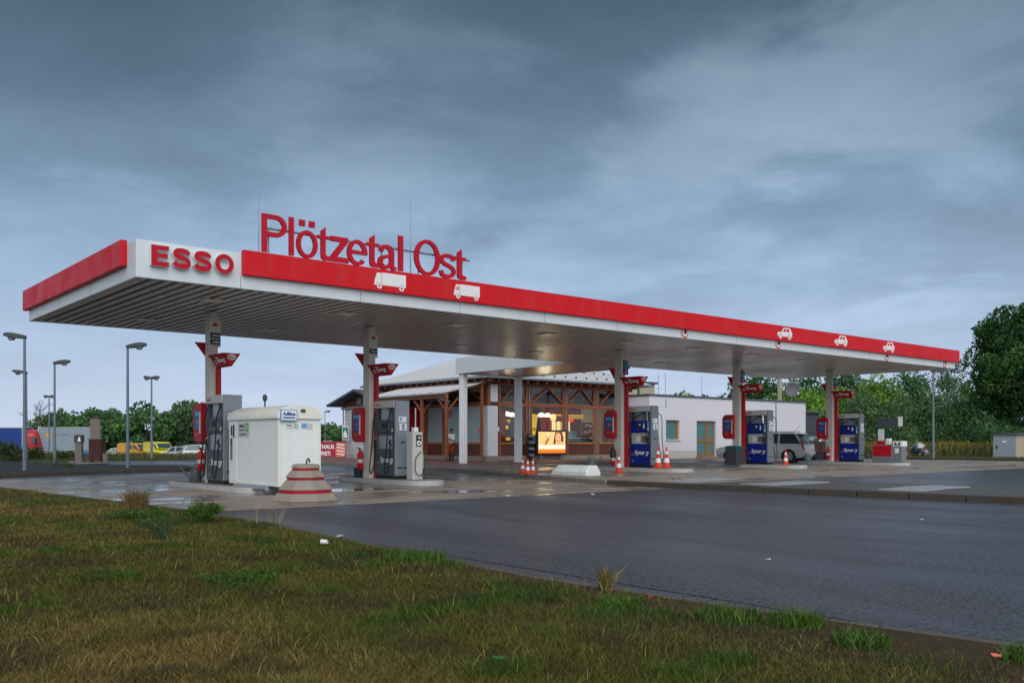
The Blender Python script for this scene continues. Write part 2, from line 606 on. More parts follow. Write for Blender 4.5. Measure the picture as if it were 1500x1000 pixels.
def wetconcrete(name, dry, wet, amount, joint=5.0):
    m, t, p = newmat(name)
    tc = t.new('ShaderNodeTexCoord').outputs['Object']
    fine = t.noise(tc, 60, 3, 0.6)
    w = t.noise(t.scalevec(tc, (0.30, 0.62, 1)), 1.0, 5, 0.58, 0.8)
    w2 = t.noise(tc, 1.7, 4, 0.6)
    c = t.mix(fine, c4(dry, 0.75), c4(dry, 1.2))
    c = t.mix(t.mapr(w2, 0.4, 0.7, 0, 0.55), c, c4(wet))
    damp = t.mapr(w, amount - 0.09, amount + 0.02, 0, 1)
    c = t.mix(damp, c, c4(wet))
    puddle = t.mapr(w, amount + 0.035, amount + 0.055, 0, 1)
    # expansion joints
    br = t.new('ShaderNodeTexBrick')
    br.offset = 0.0
    t.link(tc, br.inputs['Vector'])
    br.inputs['Scale'].default_value = 1.0
    br.inputs['Mortar Size'].default_value = 0.012
    br.inputs['Brick Width'].default_value = joint
    br.inputs['Row Height'].default_value = joint
    c = t.mix(br.outputs['Fac'], c, (0.03, 0.03, 0.03, 1))
    t.link(c, p.inputs['Base Color'])
    r = t.mix(damp, (0.62, 0.62, 0.62, 1), (0.22, 0.22, 0.22, 1))
    r = t.mix(puddle, r, (0.06, 0.06, 0.06, 1))
    t.link(r, p.inputs['Roughness'])
    b = t.new('ShaderNodeBump')
    b.inputs['Distance'].default_value = 0.004
    t.link(t.mapr(puddle, 0, 1, 0.35, 0.0), b.inputs['Strength'])
    t.link(fine, b.inputs['Height'])
    t.link(b.outputs[0], p.inputs['Normal'])
    return m


M['apron'] = wetconcrete('wet_concrete', (0.30, 0.245, 0.19), (0.115, 0.100, 0.088), 0.535)
M['slab'] = wetconcrete('damp_concrete', (0.31, 0.265, 0.215), (0.16, 0.145, 0.13), 0.60)


def brickmat(name, c1, c2, mortar, w, h, msz=0.02, rough=0.75, axis='xy', bump=0.4):
    m, t, p = newmat(name)
    tc = t.new('ShaderNodeTexCoord').outputs['Object']
    if axis == 'xz':
        mp = t.new('ShaderNodeMapping')
        mp.inputs['Rotation'].default_value = (R(-90), 0, 0)
        t.link(tc, mp.inputs['Vector'])
        vec = mp.outputs[0]
    else:
        vec = tc
    br = t.new('ShaderNodeTexBrick')
    t.link(vec, br.inputs['Vector'])
    br.inputs['Color1'].default_value = c4(c1)
    br.inputs['Color2'].default_value = c4(c2)
    br.inputs['Mortar'].default_value = c4(mortar)
    br.inputs['Scale'].default_value = 1.0
    br.inputs['Brick Width'].default_value = w
    br.inputs['Row Height'].default_value = h
    br.inputs['Mortar Size'].default_value = msz
    n = t.noise(tc, 1.3, 4, 0.6)
    c = t.mix(t.mapr(n, 0.4, 0.7, 0, 0.5), br.outputs['Color'], c4(c2, 0.6))
    t.link(c, p.inputs['Base Color'])
    t.link(t.mapr(n, 0.35, 0.7, rough, rough * 0.5), p.inputs['Roughness'])
    b = t.new('ShaderNodeBump')
    b.inputs['Strength'].default_value = bump
    b.inputs['Distance'].default_value = 0.01
    b.invert = True
    t.link(br.outputs['Fac'], b.inputs['Height'])
    t.link(b.outputs[0], p.inputs['Normal'])
    return m


M['pavers'] = brickmat('grey_pavers', (0.13, 0.125, 0.12), (0.09, 0.085, 0.083), (0.035, 0.033, 0.03), 0.22, 0.11, 0.008)
M['redpavers'] = brickmat('red_pavers', (0.24, 0.105, 0.085), (0.17, 0.085, 0.075), (0.09, 0.07, 0.06), 0.21, 0.105, 0.008, 0.7)
M['wallbrick'] = brickmat('white_blockwork', (0.66, 0.65, 0.65), (0.60, 0.59, 0.60), (0.36, 0.34, 0.34), 0.5, 0.22, 0.018, 0.8, 'xz')


def groundmat(name, cols, scale=1.2, rough=0.95, bump=0.8, bscale=30):
    m, t, p = newmat(name)
    tc = t.new('ShaderNodeTexCoord').outputs['Object']
    n = t.noise(tc, scale, 6, 0.65, 0.3)
    n2 = t.noise(tc, bscale, 4, 0.7)
    c = t.ramp(n, [(0.3, cols[0]), (0.5, cols[1]), (0.7, cols[2])])
    c = t.mix(t.mapr(n2, 0.3, 0.75, 0, 0.7), c, c4(cols[0], 0.55))
    t.link(c, p.inputs['Base Color'])
    p.inputs['Roughness'].default_value = rough
    p.inputs['Specular IOR Level'].default_value = 0.2
    b = t.new('ShaderNodeBump')
    b.inputs['Strength'].default_value = bump
    b.inputs['Distance'].default_value = 0.03
    t.link(n2, b.inputs['Height'])
    t.link(b.outputs[0], p.inputs['Normal'])
    return m


M['soil'] = groundmat('lawn_soil', ((0.048, 0.034, 0.017), (0.085, 0.055, 0.030), (0.046, 0.042, 0.015)))
M['field'] = groundmat('rough_grass', ((0.045, 0.062, 0.022), (0.085, 0.095, 0.035), (0.12, 0.11, 0.05)), 0.3)
M['gravel'] = groundmat('dark_gravel', ((0.030, 0.032, 0.038), (0.045, 0.047, 0.053), (0.065, 0.064, 0.066)), 6.0, 0.9, 1.0, 22)


def glassmat(name, tint=(0.9, 0.95, 0.95), refl=0.05):
    m, t, p = newmat(name)
    t.n.remove(p)
    tr = t.new('ShaderNodeBsdfTransparent')
    tr.inputs[0].default_value = c4(tint)
    gl = t.new('ShaderNodeBsdfGlossy')
    gl.inputs['Roughness'].default_value = 0.03
    fr = t.new('ShaderNodeFresnel')
    fr.inputs[0].default_value = 1.18
    tc = t.new('ShaderNodeTexCoord').outputs['Object']
    f = t.math('ADD', fr.outputs[0], t.mapr(t.noise(tc, 0.6, 2), 0.3, 0.7, refl * 0.3, refl * 0.7), clamp=True)
    mx = t.new('ShaderNodeMixShader')
    t.link(f, mx.inputs[0])
    t.link(tr.outputs[0], mx.inputs[1])
    t.link(gl.outputs[0], mx.inputs[2])
    t.link(mx.outputs[0], t.n['Material Output'].inputs[0])
    return m


M['glass'] = glassmat('window_glass')
M['tealglass'] = mat('tinted_glass', (0.085, 0.20, 0.22), 0.35, spec=0.25, var=0.25)
M['galvpole'] = mat('dull_galvanised_pole', (0.15, 0.19, 0.23), 0.5, metal=0.2, var=0.08)
# ================================================================== SETTING


def gz(u, v):
    """height of the land: level round the station, falling away behind the planted bank"""
    X = u * CT - v * ST
    Y = u * ST + v * CT
    a = min(1.0, max(0.0, (Y - 60.0) / 60.0))
    b = min(1.0, max(0.0, (2.0 - X) / 10.0))
    return -1.25 * a * b


def sheet(name, poly, z, m, parent=None):
    me = bpy.data.meshes.new(name)
    me.from_pydata([(p[0], p[1], z) for p in poly], [], [list(range(len(poly)))])
    bm = bmesh.new()
    bm.from_mesh(me)
    for f in bm.faces:
        if f.normal.z < 0:
            f.normal_flip()
    bm.to_mesh(me)
    bm.free()
    me.materials.append(m)
    o = bpy.data.objects.new(name, me)
    COL.objects.link(o)
    return struct(o)


def grid(name, xs, ys, zf, m):
    nx, ny = len(xs), len(ys)
    vs = [(x, y, zf(x, y)) for y in ys for x in xs]
    fs = [(j * nx + i, j * nx + i + 1, (j + 1) * nx + i + 1, (j + 1) * nx + i) for j in range(ny - 1) for i in range(nx - 1)]
    me = bpy.data.meshes.new(name)
    me.from_pydata(vs, [], fs)
    me.materials.append(m)
    me.shade_smooth()
    o = bpy.data.objects.new(name, me)
    COL.objects.link(o)
    return struct(o)


xs = [-900, -500, -300, -200] + list(range(-150, 151, 10)) + [200, 300, 500, 900]
grid('ground', xs, xs, lambda x, y: gz(x, y) - 0.06, M['field'])

# lorry and car park beyond the bank, following the fall of the land
pk = [PY(px, Y) for (px, Y) in ((-500, 64), (330, 64), (420, 90), (430, 128), (-700, 128))]


def inpoly(p, poly):
    c = False
    for i in range(len(poly)):
        a, b = poly[i], poly[i - 1]
        if (a[1] > p[1]) != (b[1] > p[1]) and p[0] < (b[0] - a[0]) * (p[1] - a[1]) / (b[1] - a[1]) + a[0]:
            c = not c
    return c


vs, fs = [], []
for i in range(25):
    Y = 64 + i * 2.7
    for j in range(9):
        px = -600 + j * 120
        p = PY(px, Y)
        vs.append((p[0], p[1], gz(*p) - 0.03))
for i in range(24):
    for j in range(8):
        fs.append((i * 9 + j, i * 9 + j + 1, (i + 1) * 9 + j + 1, (i + 1) * 9 + j))
me = bpy.data.meshes.new('car_park')
me.from_pydata(vs, [], fs)
me.materials.append(M['asphalt2'])
o = struct(bpy.data.objects.new('car_park', me))
COL.objects.link(o)

sheet('service_road', [(-70, -60), (23.5, -60), (23.5, 46), PY(330, 62), PY(-900, 62)], -0.004, M['asphalt2'])
sheet('asphalt', [(5.7, -60), (18.72, -60), (18.72, 15.2), (5.7, 15.2)], 0.0, M['asphalt'])
sheet('concrete_apron', [(5.2, 15.2), (18.35, 15.2), (18.3, 17.5), (19.8, 23.15), (21.6, 30.0), (21.7, 32.2), (5.2, 32.2)], 0.004, M['apron'])

# raised kerbed plateau with the car lanes and the forecourt
edge = [(18.75, -60), (18.75, 7), (18.3, 14.9), (18.3, 17.6), (19.8, 23.15), (21.86, 30.7), (22.7, 38), (23.1, 46), (25, 62)]
poly = edge + [(140, 62), (140, -60)]
mb = MB().prism([(x + 0.14, y) for x, y in edge] + poly[len(edge):], 'z', -0.05, 0.126)
o = struct(mb.build('pavement', M['slab']))
sheet('paver_strip', [(18.9, -60), (23.4, -60), (23.2, 8.8), (21.9, 14.75), (18.46, 14.9), (18.9, 7)], 0.130, M['pavers'])
sheet('asphalt_lane', [(23.4, -60), (140, -60), (140, 15.6), (21.75, 14.75), (23.2, 8.8)], 0.1305, M['asphalt2'])
sheet('asphalt_drive', [(31.5, 29.5), (58, 29.5), (58, 34.0), (33.5, 34.0), (29.0, 31.6)], 0.1305, M['asphalt2'])
sheet('red_paving', [(22.9, 31.7), (28.6, 31.7), (33.4, 34.3), (60, 34.3), (60, 60), (25.1, 60), (23.25, 46), (22.85, 38)], 0.130, M['redpavers'])


def kerbline(name, pts, w, z0, z1, m, step=1.0, gap=0.012, rnd=None):
    rnd = rnd or random.Random(3)
    mb = MB()
    for a, b in zip(pts[:-1], pts[1:]):
        a, b = Vector((*a, 0)), Vector((*b, 0))
        L = (b - a).length
        n = max(1, int(L / step))
        d = (b - a) / n
        for i in range(n):
            p = a + d * i + d.normalized() * gap
            q = a + d * (i + 1) - d.normalized() * gap
            dz = rnd.uniform(-0.008, 0.004)
            s = rnd.uniform(-0.008, 0.008)
            nrm = Vector((-d.y, d.x, 0)).normalized() * s
            mb.beam(p + nrm + Vector((0, 0, (z0 + z1 + dz) / 2)), q + nrm + Vector((0, 0, (z0 + z1 + dz) / 2)), w, z1 - z0 + dz)
    return struct(mb.build(name, m, bevel=0.012, seg=1))


kerbline('kerb', [(x + 0.02, y) for x, y in edge[1:4]], 0.16, -0.05, 0.137, M['kerbdark'])
kerbline('kerb', [(x + 0.02, y) for x, y in [(18.75, -40), edge[1]]], 0.16, -0.05, 0.136, M['kerbdark'])
kerbline('kerb', [(x + 0.02, y) for x, y in edge[3:8]], 0.20, -0.05, 0.138, M['kerb'], 0.8)
# low edging stones between the lawn and the roadway
gl = [(4.9, 40), (5.15, 27), (6.0, 15.6), (5.85, 12), (5.55, 9), (5.35, 6), (5.5, 4), (5.75, 2), (6.2, -2), (7.2, -10)]
kerbline('kerb', gl, 0.08, -0.06, 0.016, M['kerbedge'], 1.0, 0.005)


def lawnedge(v):
    for a, b in zip(gl[:-1], gl[1:]):
        if b[1] <= v <= a[1]:
            return a[0] + (b[0] - a[0]) * (a[1] - v) / (a[1] - b[1])
    return gl[0][0] if v > gl[0][1] else gl[-1][0]


def vnoise(x, y, seed=0):
    """smooth value noise on numpy arrays"""
    x = np.asarray(x, float)
    y = np.asarray(y, float)
    xi, yi = np.floor(x).astype(np.int64), np.floor(y).astype(np.int64)
    xf, yf = x - xi, y - yi

    def h(a, b):
        n = (a * 374761393 + b * 668265263 + seed * 974634213) & 0x7fffffff
        n = ((n ^ (n >> 13)) * 1274126177) & 0x7fffffff
        return ((n ^ (n >> 16)) & 0xffff) / 65535.0
    u, w = xf * xf * (3 - 2 * xf), yf * yf * (3 - 2 * yf)
    return (h(xi, yi) * (1 - u) + h(xi + 1, yi) * u) * (1 - w) + (h(xi, yi + 1) * (1 - u) + h(xi + 1, yi + 1) * u) * w


def fbm(x, y, seed=0, o=4):
    s, a, t = 0, 0.5, 0
    for i in range(o):
        s = s + a * vnoise(np.asarray(x) * 2 ** i + 17.3 * i, np.asarray(y) * 2 ** i - 9.1 * i, seed + i)
        t += a
        a *= 0.5
    return s / t


def lawnz(x, y):
    d = np.maximum(0, np.array([lawnedge(float(q)) for q in np.atleast_1d(y)]) - np.atleast_1d(x))
    return 0.008 + np.minimum(d, 2.0) * 0.012 + (fbm(np.atleast_1d(x) * 0.9, np.atleast_1d(y) * 0.9, 5) - 0.5) * 0.07 * np.minimum(d, 1.0)


vs, fs = [], []
vv = list(np.arange(-8, 42.1, 0.35))
tt = [0, 0.25, 0.55, 0.9, 1.3, 1.8, 2.4, 3.0, 3.7, 4.5, 5.5, 7, 9, 12, 16, 22, 30, 45]
for v in vv:
    e = lawnedge(v) - 0.045
    x = np.array([e - t for t in tt])
    z = lawnz(x, np.full(len(x), v))
    vs += [(float(a), float(v), float(b)) for a, b in zip(x, z)]
n = len(tt)
for j in range(len(vv) - 1):
    for i in range(n - 1):
        fs.append((j * n + i, (j + 1) * n + i, (j + 1) * n + i + 1, j * n + i + 1))
me = bpy.data.meshes.new('lawn')
me.from_pydata(vs, [], fs)
me.materials.append(M['soil'])
me.shade_smooth()
me.update()
o = struct(bpy.data.objects.new('lawn', me))
COL.objects.link(o)
if me.polygons[0].normal.z < 0:
    me.flip_normals()

# dark gravel bed with kerb, and the grassy banks behind it
gfront = [P(-260, 707, 0), P(0, 699.5, 0), P(150, 694, 0), P(262, 690.5, 0), P(287, 688.5, 0)]
gback = [P(289, 684, 0.12), P(270, 681, 0.12), P(140, 680, 0.12), P(0, 675, 0.12), P(-260, 675, 0.12)]
o = struct(MB().prism(gfront + gback, 'z', -0.05, 0.12).build('gravel_bed', M['gravel']))
kerbline('kerb', [(x, y) for x, y in gfront], 0.13, -0.05, 0.14, M['kerbdark'], 1.0)
sheet('pale_path', [P(105, 683, 0.02), P(155, 681, 0.02), P(158, 678, 0.02), P(100, 678, 0.02)], 0.126, M['kerb'])
bank = [PY(-700, 52), PY(108, 53.5), PY(150, 55.5), PY(240, 58.0), PY(335, 61), PY(345, 63.4), PY(-900, 63.4)]
struct(MB().prism(bank, 'z', -0.1, 0.16).build('grass_bank', M['field']))
# right-hand verge behind its kerb
vg = [(52.6, -40), (52.9, 12), (53.1, 20), (53.1, 29.0), (61, 33.5)]
struct(MB().prism([(x + 0.1, y) for x, y in vg] + [(140, 33), (140, -40)], 'z', -0.05, 0.24).build('verge', M['field']))
kerbline('kerb', vg[1:], 0.2, 0.0, 0.27, M['kerbdark'], 1.5)
sheet('side_road', [(60, 18), (63, 18), (66, 50), (62.5, 50)], 0.246, M['asphalt2'])

# ================================================================== CANOPY
U0, U1, V0, V1, ZS, ZT = 6.22, 43.28, 19.33, 28.40, 4.565, 5.35
cols = [9.43, 14.19, 24.90, 32.06, 39.28]
VC = 23.35
can = thing('canopy', 'long red and white station canopy standing on five columns over the pump islands', 'canopy', (24.7, 23.35, 0))
mb = MB()
fw = 0.10
mb.box(U0, U1, V0, V0 + fw, ZS, ZT)
mb.box(U0, U1, V1 - fw, V1, ZS, ZT)
mb.box(U0, U0 + fw, V0 + fw, V1 - fw, ZS, ZT)
mb.box(U1 - fw, U1, V0 + fw, V1 - fw, ZS, ZT)
mb.build('fascia', M['white'], can, True, bevel=0.015)
MB().box(U0 + fw, U1 - fw, V0 + fw, V1 - fw, ZS + 0.06, ZS + 0.5).build('roof_deck', M['dark'], can, True)
mb = MB()
x = U0 + fw + 0.01
rs = random.Random(4)
while x < U1 - fw - 0.18:
    dz = rs.uniform(-0.0025, 0.0025)
    va, vb = V0 + fw + 0.002, V1 - fw - 0.002
    pr = [(x, ZS + 0.012 + dz), (x + 0.012, ZS + 0.001 + dz), (x + 0.163, ZS + 0.001 + dz), (x + 0.175, ZS + 0.012 + dz), (x + 0.175, ZS + 0.055), (x, ZS + 0.055)]
    mb.prism(pr, 'y', va, vb)
    x += 0.28
mb.build('soffit', M['soffit'], can, True)
# red bands, standing proud of the white fascia
RB0, RB1 = 4.86, 5.41
mb = MB()
mb.box(8.48, U1 + 0.16, V0 - 0.13, V0 - 0.002, RB0, RB1)
mb.build('red_band', M['red'], can, True, bevel=0.012)
mb = MB()
mb.box(U0 - 0.13, U0 - 0.002, V0 + 0.55, V1 + 0.14, RB0, RB1)
mb.build('red_band', M['red'], can, True, bevel=0.012)
# panel joints of the white strip
for u in [8.46] + list(np.arange(11.5, 43, 3.0)):
    mb = MB().box(u - 0.006, u + 0.006, V0 - 0.0025, V0 + 0.003, ZS + 0.01, RB0 - 0.01)
    mb.build('panel_joint', M['pumpgrey'], can, True)
for v in (22.5, 25.3):
    mb = MB().box(U0 - 0.0025, U0 + 0.003, v - 0.006, v + 0.006, ZS + 0.01, RB0 - 0.01)
    mb.build('panel_joint', M['pumpgrey'], can, True)
# brand letters
le = [6.49, 6.93, 7.38, 7.84]
for ch, u in zip('ESSO', le):
    mb = MB()
    txt(mb, '+' + ch, (u, V0 - 0.004, 4.825), (1, 0, 0), (0, 0, 1), 0.43, 0.365 if ch == 'E' else (0.42 if ch == 'O' else 0.385), 0.11, 0, 1)
    mb.build('letter', [M['redletter'], M['whiteplastic']], can, True)


def truck_symbol(u, w, faces):
    h = w * 0.43
    z = RB0 + 0.07
    y = V0 - 0.132
    mb = MB()

    def px(poly, y0, y1, m):
        mb.prism([(u + a * w, z + b * h) for a, b in poly], 'y', y0, y1, m)
    px([(0.25, .22), (1.0, .22), (1.0, 1.0), (0.25, 1.0)], y - 0.006, y, 0)
    px([(0.0, .20), (0.235, .20), (0.235, .96), (0.09, .96), (0.03, .55)], y - 0.006, y, 0)
    if faces:
        px([(0.07, .58), (0.12, .58), (0.12, .80), (0.10, .80)], y - 0.009, y - 0.0062, 1)
        px([(0.15, .58), (0.20, .58), (0.20, .80), (0.15, .80)], y - 0.009, y - 0.0062, 1)
    for cx in (0.16, 0.86):
        for r, yy, mm in ((0.20, 0.0092, 1), (0.17, 0.0118, 0), (0.07, 0.0142, 1)):
            px([(cx + r * 0.47 * math.cos(t * math.pi / 9), 0.14 + r * math.sin(t * math.pi / 9)) for t in range(18)], y - yy, y - yy + 0.0024, mm)
    mb.build('truck_symbol', [M['paper'], M['red']], can, True)


truck_symbol(11.80, 0.92, False)
truck_symbol(14.2, 0.86, True)


def car_symbol(u, w):
    h = w * 0.43
    z = RB0 + 0.085
    y = V0 - 0.132
    mb = MB()

    def px(poly, y0, y1, m):
        mb.prism([(u + a * w, z + b * h) for a, b in poly], 'y', y0, y1, m)
    px([(0, .18), (.98, .18), (1, .55), (.84, .98), (.42, .98), (.30, .60), (.03, .52)], y - 0.006, y, 0)
    px([(.37, .62), (.56, .62), (.56, .88), (.47, .88)], y - 0.009, y - 0.0062, 1)
    px([(.61, .62), (.82, .62), (.76, .88), (.61, .88)], y - 0.009, y - 0.0062, 1)
    for cx in (0.2, 0.80):
        for r, yy, mm in ((0.24, 0.0092, 1), (0.20, 0.0118, 0), (0.07, 0.0142, 1)):
            px([(cx + r * 0.5 * math.cos(t * math.pi / 9), 0.16 + r * math.sin(t * math.pi / 9)) for t in range(18)], y - yy, y - yy + 0.0024, mm)
    mb.build('car_symbol', [M['paper'], M['red']], can, True)


for u in (28.75, 32.6, 36.35):
    car_symbol(u, 0.95)
# round emblems half under the red band
for u in (23.7, 29.0, 36.9, 42.2):
    mb = MB()
    mb.lathe([(0.17, 0.0), (0.17, -0.012)], 20, (u, V0 - 0.001, 4.74), 0, axis='y')
    mb.lathe([(0.12, -0.0122), (0.12, -0.02)], 20, (u, V0 - 0.001, 4.755), 1, axis='y')
    mb.lathe([(0.07, -0.0202), (0.06, -0.05)], 16, (u, V0 - 0.001, 4.78), 2, axis='y')
    mb.build('emblem', [M['bannerlight'], M['paper'], M['ink']], can, True)
# recessed ceiling lamps
for u in np.arange(8.6, 43, 3.6):
    for v in (21.3, 25.9):
        mb = MB()
        mb.box(u - 0.22, u + 0.22, v - 0.22, v + 0.22, ZS - 0.03, ZS - 0.002)
        mb.build('ceiling_lamp', M['ceillamp'], can, True, bevel=0.012)
for u in cols:
    mb = MB().box(u - 0.105, u + 0.105, VC - 0.18, VC + 0.18, 0.0, ZS - 0.0)
    mb.build('column', M['colpaint'], can, True, bevel=0.02)

# lightning rods
for (u, v, h, lab) in ((9.15, 19.9, 7.42, 'thin lightning rod rising above the first big red letter'), (13.33, 19.9, 7.42, 'thin lightning rod rising through the big red letter O')):
    t = thing('lightning_rod', lab, 'lightning rod', (u, v, ZT), 0, 'lightning rods on the canopy roof')
    MB().tube([(0, 0, -0.2), (0, 0, 1.0), (0, 0, h - ZT)], [0.016, 0.012, 0.006], 6).build('rod', M['galv'], t)
    MB().lathe([(0.10, -0.2), (0.10, -0.02), (0.04, 0.04)], 10).build('foot', M['concrete'], t)

# name letters standing on the canopy edge
sg = thing('roof_sign', 'row of big red letters spelling the name along the canopy roof edge', 'sign', (11.9, 19.30, RB1))
VS = 19.30


def usign(px):
    k = (px - 750.0) / FPX
    return VS * (ST + k * CT) / (CT - k * ST)


HL = 0.86
spec = [('P', 386, 422.5, 0.0, 1.0), ('l', 425, 434, 0.0, 1.02), ('ö', 436.5, 467.5, -0.02, 1.0), ('t', 468, 486, 0.0, 0.90), ('z', 486, 513, 0.0, 0.70),
        ('e', 511, 540.5, -0.02, 0.70), ('t', 539.5, 558, 0.0, 0.92), ('a', 556, 583, -0.02, 0.70), ('l', 585.5, 594, 0.0, 1.02),
        ('O', 609.5, 647, -0.03, 1.04), ('s', 646, 670, -0.02, 0.72), ('t', 668.5, 685, 0.0, 0.92)]
for ch, a, b, z0, z1 in spec:
    ua, ub = usign(a), usign(b)
    mb = MB()
    zb = RB1 + 0.055
    if ch == 'l':
        mb.box(ua + 0.015, ub - 0.025, VS + 0.055, VS + 0.12, zb, zb + HL * z1)
    else:
        txt(mb, '*' + ('o' if ch == 'ö' else ch), (ua, VS + 0.12, zb + z0 * HL), (1, 0, 0), (0, 0, 1), HL * (z1 - z0), ub - ua, 0.065, 0)
    mb.build('letter', M['redletter'], sg, True)
mb = MB()
mb.tube([(9.05, VS + 0.20, RB1 + 0.62), (14.95, VS + 0.20, RB1 + 0.62)], 0.028, 6)
for u in (9.2, 10.6, 12.2, 13.3, 14.7):
    mb.tube([(u, VS + 0.20, RB1 - 0.3), (u, VS + 0.20, RB1 + 0.62)], 0.02, 6)
mb.build('rail', M['galv'], sg, True)

# ================================================================== PUMP ISLANDS
M['rimsteel'] = mat('worn_rim_steel', (0.42, 0.42, 0.42), 0.5, var=0.3, scale=6, streak=0.4)
GZ = [0.004, 0.004, 0.126, 0.126, 0.126]
ISL = 0.12


def stadium(u, v0, v1, w, n=8):
    r = w / 2
    pts = []
    for k in range(n + 1):
        a = math.pi * k / n
        pts.append((u + r * math.cos(a), v1 - r + r * math.sin(a)))
    for k in range(n + 1):
        a = math.pi + math.pi * k / n
        pts.append((u + r * math.cos(a), v0 + r + r * math.sin(a)))
    return pts


isl = [(9.45, 19.9, 25.3), (14.45, 20.4, 25.0), (25.15, 20.3, 25.2), (32.3, 20.3, 25.2), (39.6, 19.7, 25.2)]
ilab = ['concrete pump island under the white tank cabinet', 'concrete pump island with steel rim beside the slim grey dispenser',
        'low concrete pump island carrying a red and white cone at each end', 'low concrete pump island behind the teal lidded bin',
        'low concrete pump island with the red service unit on its end']
for i, (u, a, b) in enumerate(isl):
    t = thing('pump_island', ilab[i], 'pump island', (u, (a + b) / 2, GZ[i]), 0, 'pump islands under the canopy')
    st = stadium(u, a, b, 1.25)
    MB().prism([(x, y) for x, y in stadium(u, a + 0.05, b - 0.05, 1.15)], 'z', GZ[i] - 0.003, GZ[i] + ISL).build('slab', M['slab' if i > 1 else 'concrete'], t, True)
    mb = MB()
    n = len(st)
    inn = stadium(u, a + 0.052, b - 0.052, 1.146)
    vs = [(x, y, GZ[i] - 0.003) for x, y in st] + [(x, y, GZ[i] + ISL + 0.006) for x, y in st] + [(x, y, GZ[i] + ISL + 0.006) for x, y in inn] + [(x, y, GZ[i] - 0.003) for x, y in inn]
    fs = []
    for k in range(n):
        j = (k + 1) % n
        for q in range(3):
            fs.append((q * n + k, q * n + j, (q + 1) * n + j, (q + 1) * n + k))
    mb.add(vs, fs)
    mb.build('rim', M['rimsteel'], t, True, smooth=True)


# ------------------------------------------------------------------ pumps
M['pumpside'] = mat('pump_side_grey', (0.26, 0.29, 0.33), 0.4, metal=0.25, var=0.06, streak=0.15)
def hose(pts, n=14):
    """smooth curve through control points"""
    P4 = [Vector(p) for p in pts]
    P4 = [P4[0]] + P4 + [P4[-1]]
    out = []
    for i in range(1, len(P4) - 2):
        for k in range(n):
            t = k / n
            a, b, c, d = P4[i - 1], P4[i], P4[i + 1], P4[i + 2]
            out.append(0.5 * ((2 * b) + (c - a) * t + (2 * a - 5 * b + 4 * c - d) * t * t + (3 * b - a - 3 * c + d) * t ** 3))
    out.append(P4[-2])
    return out


def nozzle(mb, x, y, z, s):
    """nozzle hung in its holder on the -x / +x face"""
    mb.tube([(x, y, z), (x + s * 0.05, y, z + 0.10), (x + s * 0.04, y, z + 0.20)], [0.022, 0.028, 0.020], 8, 0)
    mb.tube([(x + s * 0.04, y, z + 0.20), (x - s * 0.03, y, z + 0.27), (x - s * 0.06, y, z + 0.24)], [0.016, 0.012, 0.010], 8, 1)
    mb.tube([(x + s * 0.05, y, z + 0.03), (x + s * 0.10, y, z + 0.09), (x + s * 0.06, y, z + 0.17)], 0.008, 6, 0)


